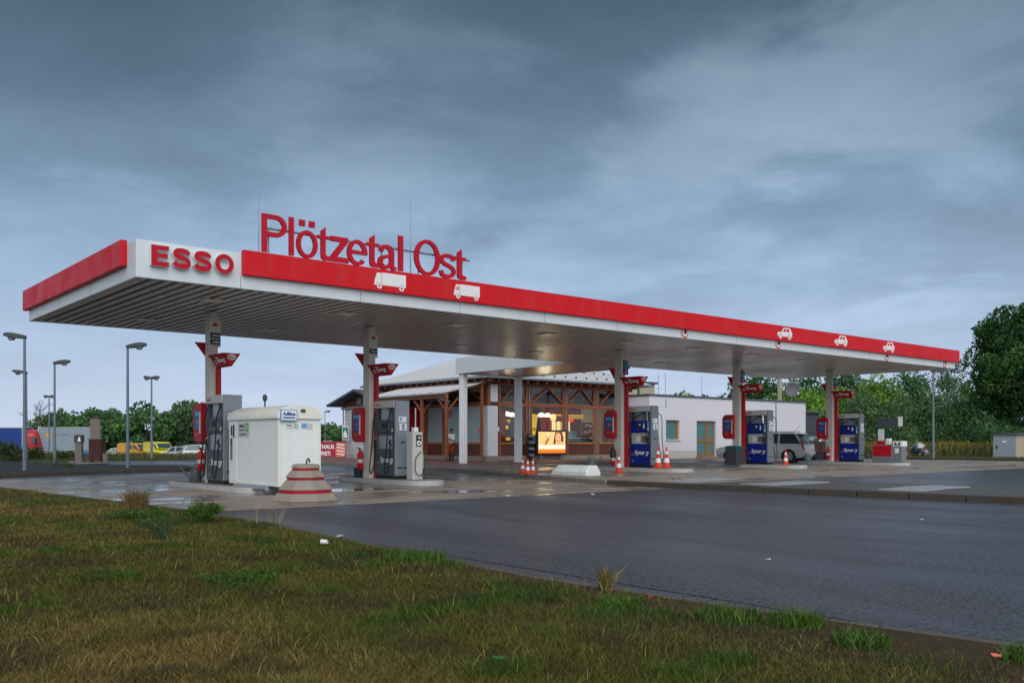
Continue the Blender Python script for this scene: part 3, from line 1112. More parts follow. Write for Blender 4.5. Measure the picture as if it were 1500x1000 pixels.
def make_pump(kind, label, loc):
    """origin at the base centre, front faces at -x and +x, cabinet at the -y end"""
    car = kind == 'car'
    t = thing('fuel_pump', label, 'fuel pump', loc, 0, 'fuel pumps under the canopy')
    W, L, H = (0.20 if car else 0.24), 0.55, 2.24
    body = M['blue'] if car else M['pumpdark']
    MB().box(-W + 0.02, W - 0.02, -L + 0.02, L - 0.02, 0, 0.09).build('plinth', M['black'], t)
    # tall end cabinet with a lower door
    mb = MB()
    mb.box(-W, W, -L + 0.012, -L + 0.06, 0.09, H)
    mb.box(-W + 0.012, W - 0.012, -L, -L + 0.0118, 1.16, H - 0.02)
    mb.box(-W - 0.012, W + 0.012, -L - 0.004, -L + 0.0118, 0.11, 1.145)
    mb.build('end_cabinet', M['pumpgrey'] if car else M['pumpside'], t, bevel=0.01)
    mb = MB()
    mb.box(-0.13, 0.13, -L - 0.003, -L - 0.0002, 1.62, 1.78, 0)
    mb.box(-0.10, -0.02, -L - 0.005, -L - 0.0032, 1.66, 1.75, 1)
    mb.build('sticker', [M['paper'], M['lightblue']], t)
    mb = MB()
    mb.box(-0.12, 0.12, -L - 0.03, -L - 0.0002, 1.38, 1.58, 0)
    mb.box(-0.04, 0.04, -L - 0.033, -L - 0.0302, 1.50, 1.55, 1)
    mb.lathe([(0.05, -0.0302), (0.05, -0.036)], 14, (0.0, -L, 1.44), 2, axis='y')
    mb.build('card_reader', [M['paper'], M['ink'], M['lightblue']], t)
    mb = MB()
    mb.box(-0.07, 0.07, -L - 0.0075, -L - 0.0042, 1.03, 1.07)
    mb.box(-0.17, -0.02, -L - 0.0075, -L - 0.0042, 0.30, 0.34)
    mb.box(0.02, 0.17, -L - 0.0075, -L - 0.0042, 0.30, 0.34)
    mb.build('vent_slot', M['black'], t)
    # far post and header
    MB().box(-W, W, L - 0.10, L, 0.09, 2.03).build('far_post', M['pumpdark'], t, bevel=0.01)
    MB().box(-W - 0.02, W + 0.02, -L + 0.063, L + 0.02, 2.03, H).build('header', M['pumplight'], t, bevel=0.02)
    for s in (-1, 1):
        mb = MB()
        txt(mb, 'ESSO', (s * (W + 0.0205), -s * (L - 0.12) * (-1 if s > 0 else 1) if False else (L - 0.08 if s < 0 else L - 0.36), 2.10), (0, -1, 0) if s < 0 else (0, 1, 0), (0, 0, 1), 0.055, 0.26, 0.004, 0, offset=0.03)
        mb.build('lettering', M['redletter'], t)
    ya, yb = -L + 0.063, L - 0.103
    MB().box(-W + 0.03, W - 0.03, ya, ya + 0.15, 0.863, 2.028).build('inner_post', M['pumpdark'], t)
    mb = MB()
    mb.box(-W - 0.006, W + 0.006, ya, yb, 0.09, 0.86)
    mb.build('lower_housing', body, t, bevel=0.012)
    mb = MB()
    mb.box(-W + 0.06, W - 0.06, ya + 0.151, yb, 0.863, 1.27)
    mb.build('nozzle_bay', M['pumplight'] if car else M['pumpsilver'], t)
    mb = MB()
    if car:
        for s in (-1, 1):
            mb.box(s * (W - 0.06) - 0.004, s * (W - 0.06) + 0.004, ya + 0.22, ya + 0.46, 0.93, 1.16, 0)
            mb.box(s * (W - 0.06) - 0.006, s * (W - 0.06) + 0.006, ya + 0.55, ya + 0.71, 0.92, 1.13, 1)
        mb.build('notice', [M['woodlight'] if False else M['taupe'], M['paper']], t)
    mb = MB()
    mb.prism([(-W + 0.0, 1.272), (W, 1.272), (W + 0.015, 1.36), (W - 0.03, 1.70), (-W + 0.03, 1.70), (-W - 0.015, 1.36)], 'y', ya + 0.152, yb - 0.005)
    mb.build('display_head', body, t, bevel=0.012)
    for s in (-1, 1):
        mb = MB()
        x = s * (W - 0.004)
        mb.box(min(x, x + s * 0.02), max(x, x + s * 0.02), ya + 0.42, ya + 0.66, 1.44, 1.60, 0)
        mb.box(min(x, x + s * 0.022), max(x, x + s * 0.022), ya + 0.27, ya + 0.32, 1.42, 1.60, 1)
        if car:
            mb.box(min(x, x + s * 0.024), max(x, x + s * 0.024), ya + 0.44, ya + 0.52, 1.53, 1.59, 1)
        mb.build('display', [M['ink'], M['paper'] if car else M['pumpgrey']], t)
    mb = MB()
    mb.box(-W + 0.07, W - 0.07, ya + 0.44, ya + 0.80, 1.703, 2.028)
    mb.build('mast', M['pumpgrey'] if car else M['pumpsilver'], t)
    for s in (-1, 1):
        # grade labels beside the display
        mb = MB()
        x = s * (W + 0.016)
        mb.box(min(x, x + s * 0.008), max(x, x + s * 0.008), yb - 0.002, yb + 0.08, 1.36, 1.64, 0)
        mb.box(min(x, x + s * 0.008), max(x, x + s * 0.008), ya + 0.03, ya + 0.115, 1.34, 1.66, 1)
        mb.box(min(x, x + s * 0.0095), max(x, x + s * 0.0095), ya + 0.05, ya + 0.10, 1.34, 1.44, 2)
        mb.build('grade_label', [M['redletter'], M['lightblue'], M['paper']] if car else [M['pumpdark'], M['pumpdark'], M['paper']], t)
        mb = MB()
        xx = s * (W + 0.0065)
        org = (xx, (yb - 0.20) if s < 0 else ya + 0.18, 0.42)
        d = (0, -1, 0) if s < 0 else (0, 1, 0)
        txt(mb, 'Synergy', org, d, (0, 0, 1), 0.215, 0.68, 0.003, 0, offset=0.025, slant=0.05)
        mb.build('lettering', M['paper'], t)
        mb = MB()
        cy = yb - 0.11 if s < 0 else ya + 0.10
        k = 18
        for rr, ri, m_, a0, a1 in ((0.065, 0.042, 0, 0.3, 3.6), (0.065, 0.042, 1, 3.7, 6.4)):
            nn = 10
            o_ = [(cy + rr * math.cos(a0 + (a1 - a0) * q / nn), 0.50 + rr * math.sin(a0 + (a1 - a0) * q / nn)) for q in range(nn + 1)]
            i_ = [(cy + ri * math.cos(a0 + (a1 - a0) * q / nn), 0.50 + ri * math.sin(a0 + (a1 - a0) * q / nn)) for q in range(nn, -1, -1)]
            mb.prism(o_ + i_, 'x', min(xx, xx + s * 0.003), max(xx, xx + s * 0.003), m_)
        mb.lathe([(0.05, 0), (0.05, s * 0.003)], 14, (xx, cy, 0.24), 2, axis='x')
        mb.build('logo', [M['redletter'], M['lightblue'], M['pumpgrey']], t)
        # hoses and nozzles
        spots = (ya + 0.10, yb - 0.02) if car else (ya + 0.14, yb + 0.0)
        for q, y in enumerate(spots):
            mb = MB()
            nozzle(mb, s * (W + 0.01), y, 0.94, s)
            mb.build('nozzle', [M['black'], M['steel']], t, smooth=True)
            x = s * (W + 0.06)
            yy = y + (0.22 if q else 0.10)
            mb = MB()
            if car:
                mb.tube(hose([(s * 0.14, ya + 0.34 - 0.12 * q, 2.03), (s * 0.20, ya + 0.22 - 0.06 * q + 0.5 * q, 1.85), (x, y + 0.03, 1.5), (x + s * 0.02, y + 0.02, 0.9), (x + s * 0.03, y + 0.05, 0.35), (x + s * 0.03, y + 0.10, 0.30), (x + s * 0.01, y + 0.04, 0.7), (x, y, 0.95)], 8), 0.014, 7)
            else:
                mb.tube(hose([(s * 0.18, y + 0.04, 2.03), (x, y + 0.07, 1.7), (x + s * 0.03, y + 0.12, 1.0), (x + s * 0.06, y + 0.20, 0.30), (x + s * 0.06, y + 0.08, 0.17), (x + s * 0.02, y + 0.0, 0.5), (x, y, 0.95)], 8), 0.018, 7)
            mb.build('hose', M['black'], t, smooth=True)
    if car:
        mb = MB()
        mb.tube(hose([(W - 0.05, -L - 0.02, 1.98), (W + 0.10, -L - 0.05, 1.8), (W + 0.16, -L - 0.02, 1.1), (W + 0.26, -L + 0.0, 0.35), (W + 0.16, -L + 0.02, 0.25), (W + 0.06, -L + 0.05, 0.9)], 8), 0.014, 7)
        mb.build('hose', M['black'], t, smooth=True)
    return t


plab = ['charcoal and grey diesel pump partly hidden by the white tank cabinet',
        'charcoal and grey diesel pump beside the slim grey dispenser',
        'blue fronted fuel pump with two striped cones at its end',
        'blue fronted fuel pump standing before the silver estate car',
        'blue fronted fuel pump beside the red service unit']
pu = [9.45, 14.45, 25.31, 32.48, 39.73]
pv = [22.58, 22.52, 22.55, 22.55, 22.55]
kinds = ['truck', 'truck', 'car', 'car', 'car']
proto = {}
for i in range(5):
    loc = (pu[i], pv[i], GZ[i] + ISL)
    if kinds[i] not in proto:
        proto[kinds[i]] = make_pump(kinds[i], plab[i], loc)
    else:
        dup_thing(proto[kinds[i]], plab[i], loc)
# ================================================================== SIGNS ON THE COLUMNS
ordn = ['beside the white tank cabinet', 'beside the slim grey dispenser', 'beside the pump with two striped cones',
        'above the teal lidded bin', 'beside the pump next to the red service unit']


def make_sign(label, loc):
    """origin at the column foot; red post on the +u side, wings hung high"""
    t = thing('pump_sign', label, 'sign', loc, 0, 'red signs at the canopy columns')
    MB().box(0.03, 0.13, -0.33, -0.19, 0.0, 3.0).build('post', M['redpost'], t, bevel=0.01)
    # main wing: inverted wedge pointing towards the drive
    ya, yb, zt, zb = -1.12, -0.20, 3.30, 2.97
    wx = 0.08
    mb = MB()
    tri_n = [(wx - 0.23, zt), (wx + 0.23, zt), (wx + 0.02, zb), (wx - 0.02, zb)]
    vs = [(p[0], ya if k < 2 else ya + 0.06, p[1]) for k, p in enumerate(tri_n)] + [(p[0], yb + 0.10 if k < 2 else yb, p[1]) for k, p in enumerate(tri_n)]
    fs = [(0, 1, 2, 3), (7, 6, 5, 4)] + [(k, (k + 1) % 4 + 0, (k + 1) % 4 + 4, k + 4) for k in range(4)]
    mb.add(vs, fs)
    mb.build('wing', M['redpost'], t, bevel=0.008)
    # lettering lies in the sloping flank
    nrm = Vector((-(zt - zb), 0, -0.21)).normalized()
    up = Vector((-0.21, 0, zt - zb)).normalized()
    mb = MB()
    base = Vector((wx - 0.02, 0, zb)) + up * 0.11 + nrm * 0.002
    txt(mb, 'Synergy', (base.x, -0.48, base.z), (0, -1, 0), up, 0.165, 0.50, 0.004, 0, offset=0.035, slant=0.1)
    mb.build('lettering', M['paper'], t)
    mb = MB()
    base2 = base + up * 0.165
    txt(mb, 'Esso', (base2.x, -0.48, base2.z), (0, -1, 0), up, 0.035, 0.20, 0.004, 0, offset=0.02)
    mb.build('lettering', M['paper'], t)
    mb = MB()
    o_ = [(-0.36 + 0.06 * math.cos(k * math.pi / 8), 0.075 + 0.06 * math.sin(k * math.pi / 8)) for k in range(16)]
    ring_o = [Vector((wx - 0.02, 0, zb)) + up * (b + 0.09) + nrm * 0.002 + Vector((0, a, 0)) for a, b in o_]
    ring_i = [Vector((wx - 0.02, 0, zb)) + up * ((b - 0.075) * 0.6 + 0.165) + nrm * 0.002 + Vector((0, (a + 0.36) * 0.6 - 0.36, 0)) for a, b in o_]
    nn = 16
    mb.add(ring_o + ring_i + [p + nrm * 0.004 for p in ring_o + ring_i], [(2 * nn + k, 2 * nn + (k + 1) % nn, 3 * nn + (k + 1) % nn, 3 * nn + k) for k in range(nn)], 0)
    mb.build('logo_ring', M['paper'], t)
    # oval badge on the end triangle
    sl = (0.06) / (zt - zb)

    def endpt(x, z, d):
        return (wx + x, ya + (zt - z) * sl - d, z)
    mb = MB()
    cz = 3.20
    for rx, rz, d, m_ in ((0.115, 0.075, 0.003, 0), (0.098, 0.061, 0.0055, 1), (0.086, 0.05, 0.008, 0)):
        ring = [(rx * math.cos(k * math.pi / 12), cz + rz * math.sin(k * math.pi / 12)) for k in range(24)]
        mb.add([endpt(a, b, d) for a, b in ring] + [endpt(a, b, d - 0.0024) for a, b in ring], [list(range(24))] + [(k, (k + 1) % 24, 24 + (k + 1) % 24, 24 + k) for k in range(24)], m_)
    p0 = endpt(-0.075, cz - 0.03, 0.0085)
    txt(mb, 'Esso', p0, (1, 0, 0), (0, -sl, 1), 0.06, 0.15, 0.003, 2, offset=0.04)
    mb.build('badge', [M['paper'], M['navy'], M['redletter']], t)
    # second wedge on the far side of the column
    mb = MB()
    tz, bz = 3.66, 3.24
    tr = [(-0.36, tz), (0.33, tz), (0.02, bz), (-0.03, bz)]
    mb.prism(tr, 'y', 0.19, 0.25)
    mb.build('wing', M['redpost'], t, bevel=0.008)
    mb = MB()
    return t


sg0 = None
for i, u in enumerate(cols):
    lab = 'red post with winged Synergy sign ' + ordn[i]
    loc = (u, VC, GZ[i] + ISL)
    if sg0 is None:
        sg0 = make_sign(lab, loc)
    else:
        dup_thing(sg0, lab, loc)
# pump numbers on the far wedges
for i, n in enumerate(('11', '9', '7', '5', '3')):
    pass


def make_board(label, loc):
    """rounded red poster board fixed to the column, facing -u"""
    t = thing('poster_board', label, 'poster board', loc, 0, 'red poster boards on the columns')
    rr = 0.20
    ya, yb, za, zb = 0.06, 0.60, 0, 1.02
    pts = []
    for cy, cz, a0, r_ in ((yb - rr, zb - rr, 0, rr), (ya + 0.05, zb - 0.05, 90, 0.05), (ya + 0.05, za + 0.05, 180, 0.05), (yb - rr, za + rr, 270, rr)):
        for k in range(7):
            a = R(a0 + 15 * k)
            pts.append((cy + r_ * math.cos(a), cz + r_ * math.sin(a)))
    MB().prism(pts, 'x', -0.26, -0.11).build('panel', M['redpost'], t, bevel=0.012)
    mb = MB()
    mb.box(-0.264, -0.2605, 0.17, 0.50, 0.34, 0.82, 0)
    mb.box(-0.267, -0.2645, 0.20, 0.47, 0.70, 0.78, 1)
    mb.prism([(0.24, .50), (0.31, .46), (0.36, .52), (0.30, .60)], 'x', -0.267, -0.2645, 2)
    mb.prism([(0.34, .60), (0.41, .56), (0.40, .63), (0.36, .66)], 'x', -0.267, -0.2645, 3)
    mb.build('poster', [M['bluescreen'], M['lightblue'], M['orange'], M['navy']], t)
    mb = MB()
    mb.box(-0.264, -0.2605, 0.24, 0.44, 0.18, 0.20)
    mb.box(-0.264, -0.2605, 0.26, 0.42, 0.23, 0.25)
    mb.build('caption_strip', M['bannerlight'], t)
    MB().box(-0.30, -0.262, 0.075, 0.115, 0.22, 0.80).build('handle', M['pumplight'], t, bevel=0.006)
    return t


bd0 = None
for i, u in enumerate(cols):
    lab = 'rounded red poster board ' + ordn[i]
    loc = (u, VC - 0.02, GZ[i] + ISL + 1.05)
    if bd0 is None:
        bd0 = make_board(lab, loc)
    else:
        dup_thing(bd0, lab, loc)

for i, u in enumerate(cols):
    z0 = 3.70 if i < 2 else 3.75
    t = thing('grade_plate', ('dark grade plates under a small red mark ' if i < 2 else 'stack of coloured fuel grade plates ') + ordn[i], 'sign plate', (u, VC - 0.18, z0), 0, 'fuel grade plates on the columns')
    y = -0.03
    if i < 2:
        MB().box(-0.13, 0.16, y, -0.002, -0.05, 0.66).build('backing_plate', M['colpaint'], t, bevel=0.006)
        mb = MB()
        mb.prism([(-0.05, 0.48), (0.08, 0.48), (0.08, 0.52), (0.05, 0.56), (-0.02, 0.56), (-0.05, 0.53)], 'y', y - 0.004, y - 0.0005)
        mb.build('lorry_mark', M['redletter'], t)
        rows = [(0.17, 'Diesel'), (0.0, 'AdBlue')] if i == 0 else [(0.06, 'Diesel')]
        for z, s in rows:
            mb = MB()
            mb.box(-0.12, 0.15, y - 0.012, y - 0.0005, z, z + 0.145, 0)
            txt(mb, s, (-0.06, y - 0.0122, z + 0.045), (1, 0, 0), (0, 0, 1), 0.055, None, 0.003, 1, offset=0.02)
            mb.build('plate', [M['labeldark'], M['paper']], t)
    else:
        for k, (mm, s) in enumerate((('redletter', 'Super'), ('blue', 'Super'), ('teal', ''), ('navy', 'Diesel'))):
            mb = MB()
            z = -0.10 + k * 0.135
            mb.box(-0.02, 0.22, y - 0.012, -0.002, z, z + 0.125, 0)
            if s:
                txt(mb, s, (0.03, y - 0.0122, z + 0.04), (1, 0, 0), (0, 0, 1), 0.05, None, 0.003, 1, offset=0.02)
            mb.build('plate', [M[mm], M['paper']], t)


# ================================================================== SMALL THINGS ON THE ISLANDS
def extinguisher(label, loc, rz=0.0):
    t = thing('fire_extinguisher', label, 'fire extinguisher', loc, rz, 'fire extinguishers at the columns')
    MB().lathe([(0.07, 0), (0.085, 0.02), (0.085, 0.42), (0.06, 0.50), (0.025, 0.53), (0.025, 0.56)], 14).build('cylinder_body', M['redletter'], t, smooth=True)
    mb = MB()
    mb.box(-0.035, 0.035, -0.02, 0.02, 0.56, 0.60)
    mb.tube([(0, 0, 0.60), (-0.12, 0, 0.66)], 0.012, 6)
    mb.tube([(0, 0, 0.57), (-0.10, 0, 0.60)], 0.010, 6)
    mb.build('valve', M['black'], t)
    mb = MB()
    mb.tube(hose([(0.03, 0, 0.57), (0.12, 0, 0.5), (0.12, 0, 0.2), (0.10, 0, 0.1)], 6), 0.012, 6)
    mb.build('hose', M['black'], t, smooth=True)
    MB().lathe([(0.0865, 0.20), (0.0865, 0.30)], 14).build('label_band', M['pumplight'], t)
    return t


exl = [(0, P(293, 699, .15), 0.10, 'red fire extinguisher behind the dark watering can', 0.3), (1, P(532, 697, .15), 0.12, 'red fire extinguisher above the dark bucket', 0.25),
       (4, P(1213, 676.5, .25), 0.10, 'red fire extinguisher hung on the column behind the pale blue watering can', 0.1), (2, P(899, 687, .25), 0, 'red fire extinguisher with a dark hood near the single striped cone', 0.05)]
for i, p, dz, lab, h in exl:
    if i == 2:
        p = (cols[2] - 0.24, VC + 0.12)
    else:
        p = (cols[i] - 0.22, VC + (0.15 if i < 2 else -0.02))
    e = extinguisher(lab, (p[0], p[1], GZ[i] + ISL + h), 0.4)
    # wall bracket as part of the extinguisher
    MB().box(0.0865, 0.13, -0.03, 0.03, 0.10, 0.44).build('bracket', M['steel'], e)
    if i == 2:
        MB().lathe([(0.11, 0.30), (0.12, 0.5), (0.09, 0.62), (0.03, 0.66)], 12).build('hood', M['ink'], e, smooth=True)


def watering_can(label, loc, m, rz=0.0, s=1.0):
    t = thing('watering_can', label, 'watering can', loc, rz, 'watering cans on the islands')
    MB().lathe([(0.13 * s, 0), (0.14 * s, 0.02), (0.115 * s, 0.28 * s), (0.10 * s, 0.31 * s)], 16).build('vessel', m, t, smooth=True)
    MB().tube([(-0.11 * s, 0, 0.06 * s), (-0.22 * s, 0, 0.18 * s), (-0.36 * s, 0, 0.36 * s)], [0.035 * s, 0.024 * s, 0.018 * s], 8).build('spout', m, t, smooth=True)
    MB().tube(hose([(0.10 * s, 0, 0.08 * s), (0.20 * s, 0, 0.20 * s), (0.14 * s, 0, 0.36 * s), (0.0, 0, 0.40 * s), (-0.08 * s, 0, 0.30 * s)], 6), 0.014 * s, 6).build('handle', m, t, smooth=True)
    return t


M['canblue'] = mat('pale_blue_plastic', (0.13, 0.20, 0.25), 0.5)
M['cangrey'] = mat('grey_zinc', (0.16, 0.18, 0.20), 0.5)
watering_can('dark watering can with long spout at the edge of the island', (9.25, 23.95, GZ[0] + ISL + 0.006), M['pumpdark'], -0.6, 1.15)
watering_can('pale blue watering can beside the column', (cols[4] - 0.32, 24.35, GZ[4] + ISL + 0.006), M['canblue'], 2.4, 1.0)
watering_can('grey watering can near the hooded fire extinguisher', (cols[2] - 0.30, 24.5, GZ[2] + ISL + 0.006), M['cangrey'], 2.6, 1.05)
t = thing('bucket', 'dark bucket standing under the fire extinguisher', 'bucket', (14.08, 23.78, GZ[1] + ISL + 0.006))
MB().lathe([(0.12, 0), (0.145, 0.27), (0.15, 0.27), (0.15, 0.285), (0.135, 0.285), (0.115, 0.03)], 16).build('pail', M['labeldark'], t, smooth=True)
MB().tube(hose([(-0.147, 0, 0.26), (-0.10, 0.05, 0.34), (0.10, 0.05, 0.34), (0.147, 0, 0.26)], 6), 0.006, 6).build('handle', M['steel'], t)

# bin at the fourth column
t = thing('waste_bin', 'dark square waste bin with a teal lid at a column foot', 'waste bin', (31.62, 23.15, GZ[3] + ISL + 0.002), 0)
mb = MB()
mb.loft([[(-.31, -.31, 0), (.31, -.31, 0), (.31, .31, 0), (-.31, .31, 0)], [(-.27, -.27, 0.62), (.27, -.27, 0.62), (.27, .27, 0.62), (-.27, .27, 0.62)]])
mb.build('tub', M['charcoal'], t, bevel=0.02)
mb = MB()
mb.loft([[(-.285, -.285, 0.60), (.285, -.285, 0.60), (.285, .285, 0.60), (-.285, .285, 0.60)], [(-.29, -.29, 0.68), (.29, -.29, 0.68), (.29, .29, 0.68), (-.29, .29, 0.68)], [(-.26, -.26, 0.76), (.26, -.26, 0.76), (.26, .26, 0.76), (-.26, .26, 0.76)]])
mb.build('lid', mat('teal_plastic', (0.02, 0.10, 0.12), 0.4), t, bevel=0.012)


# cones
def make_cone(label, loc, rz=0.0, s=1.0):
    t = thing('traffic_cone', label, 'traffic cone', loc, rz, 'red and white traffic cones')
    MB().box(-0.17 * s, 0.17 * s, -0.17 * s, 0.17 * s, 0, 0.035).build('base', M['cone'], t, bevel=0.015)
    prof = [(0.135, 0.035), (0.115, 0.17), (0.088, 0.34), (0.066, 0.48), (0.045, 0.62), (0.022, 0.745)]
    H = [0.036, 0.20, 0.36, 0.50, 0.61, 0.75]

    def r(z):
        return s * (0.135 - (0.135 - 0.022) * (z - 0.035) / 0.71)
    mb = MB()
    for k in range(5):
        mb.lathe([(r(H[k]), H[k] * s), (r(H[k + 1]), (H[k + 1]) * s)], 20, (0, 0, 0), k % 2)
    mb.build('cone_shell', [M['cone'], M['conewhite']], t, smooth=True)
    return t


pv3 = [(P(765.5, 692, .13), 'striped traffic cone farthest from the white block'), (P(773, 694.5, .13), 'striped traffic cone in the middle of the trio on the pavement'), (P(780.5, 694, .13), 'striped traffic cone of the trio closest to the white block')]
c0 = None
cl = [((p[0], p[1], 0.1265), l, 0.3 * k, 1.02) for k, (p, l) in enumerate(pv3)]
cl += [((24.95, 20.75, GZ[2] + ISL + 0.0075), 'striped traffic cone at the near rounded end of the third island', 0.2, 1.0),
       ((25.45, 20.85, GZ[2] + ISL + 0.0075), 'striped traffic cone of a pair, standing clear beside the hanging hoses', 0.5, 1.0),
       ((24.75, 22.0, GZ[2] + ISL + 0.0075), 'lone striped traffic cone in front of the red post', 0.1, 1.0),
       ((32.55, 20.8, GZ[3] + ISL + 0.0075), 'striped traffic cone by the rear wheel of the silver estate car', 0.4, 1.0)]
cl[3] = ((24.70, 21.33, GZ[2] + ISL + 0.0075), 'striped traffic cone of the pair at the pump end, touching the grey cabinet', 0.2, 1.0)
cl[4] = ((25.02, 21.22, GZ[2] + ISL + 0.0075), 'striped traffic cone of the pair at the pump end, in front of the hanging hoses', 0.5, 1.0)
cl[5] = ((23.2, 21.8, 0.1265), 'lone striped traffic cone in front of the red post', 0.1, 0.88)
cl[6] = ((31.95, 20.95, GZ[3] + ISL + 0.0075), 'striped traffic cone by the rear wheel of the silver estate car', 0.4, 0.82)
cl[0] = (cl[0][0], 'striped traffic cone of the trio on the pavement, closest to the white portal post', 0.0, 0.70)
cl[1] = (cl[1][0], cl[1][1], 0.3, 0.70)
cl[2] = (cl[2][0], cl[2][1], 0.6, 0.70)
for loc, lab, rz, s in cl:
    if c0 is None:
        c0 = make_cone(lab, loc, rz, s)
    else:
        cc_ = dup_thing(c0, lab, loc, rz)
        cc_.scale = (s / cl[0][3],) * 3

# painted concrete block on the pavement
t = thing('impact_block', 'white painted concrete block with sloped sides lying on the pavement', 'concrete block', (20.12, 20.72, 0.127), R(-88))
sec = [(-0.33, 0), (0.33, 0), (0.33, 0.13), (0.17, 0.33), (-0.17, 0.33), (-0.33, 0.13)]
mb = MB()
mb.loft([[(-0.86 + 0.62 * b, a * 0.96, b) for a, b in sec], [(-0.55, a, b) for a, b in sec], [(0.70, a, b) for a, b in sec], [(0.74, a * 0.93, b * 0.95) for a, b in sec]])
mb.build('block_body', M['whitestone'], t, bevel=0.025)

# tank cabinet
TU0, TU1, TV0, TV1 = 9.2, 10.24, 19.0, 21.65
t = thing('tank_cabinet', 'white tank cabinet with a shallow arched roof standing before the first pump', 'tank cabinet', (9.72, 20.3, 0.01))
zb, ze = 0.19, 1.70


def arch(n=12, o=0.0, h=0.27):
    cx, hw = (TU0 + TU1) / 2, (TU1 - TU0) / 2 + o
    return [(cx + hw * math.cos(math.pi * k / n), ze + 0.06 + h * math.sin(math.pi * k / n)) for k in range(n + 1)]


MB().box(TU0, TU1, TV0, TV1, zb, ze).build('cabinet_body', M['whiteplastic'], t, True, bevel=0.02)
ar = arch(14, 0.045)
MB().prism([(TU1 + 0.045, ze + 0.002)] + ar + [(TU0 - 0.045, ze + 0.002)], 'y', TV0 - 0.05, TV1 + 0.05).build('arched_roof', M['cream'], t, True, bevel=0.015)
mb = MB()
mb.box(TU0 - 0.014, TU0 - 0.001, TV1 - 0.42, TV1 - 0.03, zb + 0.06, ze - 0.03)
mb.build('side_hatch', M['whiteplastic'], t, True, bevel=0.004)
mb = MB()
mb.box(TU0 - 0.03, TU0 - 0.0145, TV1 - 0.20, TV1 - 0.11, 0.75, 1.28, 0)
mb.box(TU0 - 0.03, TU0 - 0.0145, TV1 - 0.18, TV1 - 0.13, 1.35, 1.58, 1)
mb.box(TU0 - 0.034, TU0 - 0.0302, TV1 - 0.19, TV1 - 0.12, 1.10, 1.26, 1)
mb.tube([(TU0 - 0.03, TV1 - 0.30, 1.30), (TU0 - 0.03, TV1 - 0.30, 1.60)], 0.02, 6, 1)
mb.build('hatch_handle', [M['taupe'], M['ink']], t, True)
mb = MB()
for x0, x1, y0, y1 in ((TU0 - 0.012, TU0 + 0.05, TV0 - 0.012, TV0 + 0.05), (TU1 - 0.05, TU1 + 0.012, TV0 - 0.012, TV0 + 0.05), (TU0 - 0.012, TU0 + 0.04, TV1 - 0.02, TV1 + 0.012)):
    mb.box(x0, x1, y0, y1, zb - 0.01, ze - 0.003)
mb.box(TU0 - 0.013, TU0 + 0.02, TV0 + 0.052, TV1 - 0.022, zb - 0.011, zb + 0.05)
mb.box(TU0 + 0.052, TU1 - 0.052, TV0 - 0.013, TV0 + 0.02, zb - 0.011, zb + 0.05)
mb.build('corner_profile', M['cream'], t, True, bevel=0.008)
for x in (TU0 + 0.12, TU1 - 0.12):
    for y in (TV0 + 0.15, TV1 - 0.3):
        MB().box(x - 0.04, x + 0.04, y - 0.04, y + 0.04, 0.002, zb).build('foot', M['charcoal'], t, True)
mb = MB()
mb.tube([(TU0 - 0.10, TV0 + 0.35, 0.13), (TU0 - 0.10, TV1 - 0.55, 0.13)], 0.055, 10)
for v in (TV0 + 0.6, TV1 - 0.9):
    mb.box(TU0 - 0.13, TU0 - 0.07, v - 0.03, v + 0.03, 0.003, 0.085)
mb.build('guard_rail', M['galv'], t, True, smooth=True)
# signs on the cabinet
mb = MB()
sx0, sx1 = TU0 + 0.02, TU0 + 0.42
mb.box(sx0, sx1, TV0 - 0.085, TV0 - 0.055, 1.66, 1.91, 0)
mb.box(sx0 + 0.02, sx1 - 0.02, TV0 - 0.088, TV0 - 0.0852, 1.68, 1.89, 1)
txt(mb, 'AdBlue', (sx0 + 0.05, TV0 - 0.0882, 1.775), (1, 0, 0), (0, 0, 1), 0.08, 0.30, 0.003, 2, offset=0.04)
mb.box(sx0 + 0.05, sx1 - 0.05, TV0 - 0.091, TV0 - 0.0882, 1.715, 1.745, 2)
mb.build('name_sign', [M['lightblue'], M['paper'], M['blue']], t, True)
mb = MB()


def ringsign(mb, cx, cz, r, plane, c0_, m0, m1):
    for rr, d, m_ in ((r, 0.003, m0), (r * 0.55, 0.0055, m1)):
        pts = [(cx + rr * math.cos(k * math.pi / 10), cz + rr * math.sin(k * math.pi / 10)) for k in range(20)]
        mb.prism(pts, plane, c0_ - d, c0_ - d + 0.0026, m_)


va = TV1 - 0.52
mb.box(TU0 - 0.006, TU0 - 0.0005, va - 0.62, va, 1.30, 1.64, 0)
txt(mb, 'AdBlue', (TU0 - 0.0062, va - 0.06, 1.535), (0, -1, 0), (0, 0, 1), 0.07, 0.28, 0.003, 1, offset=0.03)
txt(mb, 'einfach tanken', (TU0 - 0.0062, va - 0.06, 1.45), (0, -1, 0), (0, 0, 1), 0.04, 0.28, 0.003, 1, offset=0.02)
ringsign(mb, va - 0.48, 1.53, 0.10, 'x', TU0 - 0.006, 2, 0)
mb.box(TU0 - 0.0095, TU0 - 0.0062, va - 0.42, va - 0.10, 1.37, 1.385, 1)
mb.box(TU0 - 0.0095, TU0 - 0.0062, va - 0.50, va - 0.06, 1.345, 1.357, 1)
mb.build('notice', [M['pumplight'], M['ink'], M['green']], t, True)
mb = MB()
mb.box(TU0 + 0.17, TU0 + 0.50, TV0 - 0.006, TV0 - 0.0005, 1.46, 1.60, 0)
txt(mb, 'AdBlue', (TU0 + 0.19, TV0 - 0.0062, 1.54), (1, 0, 0), (0, 0, 1), 0.035, 0.15, 0.003, 1, offset=0.03)
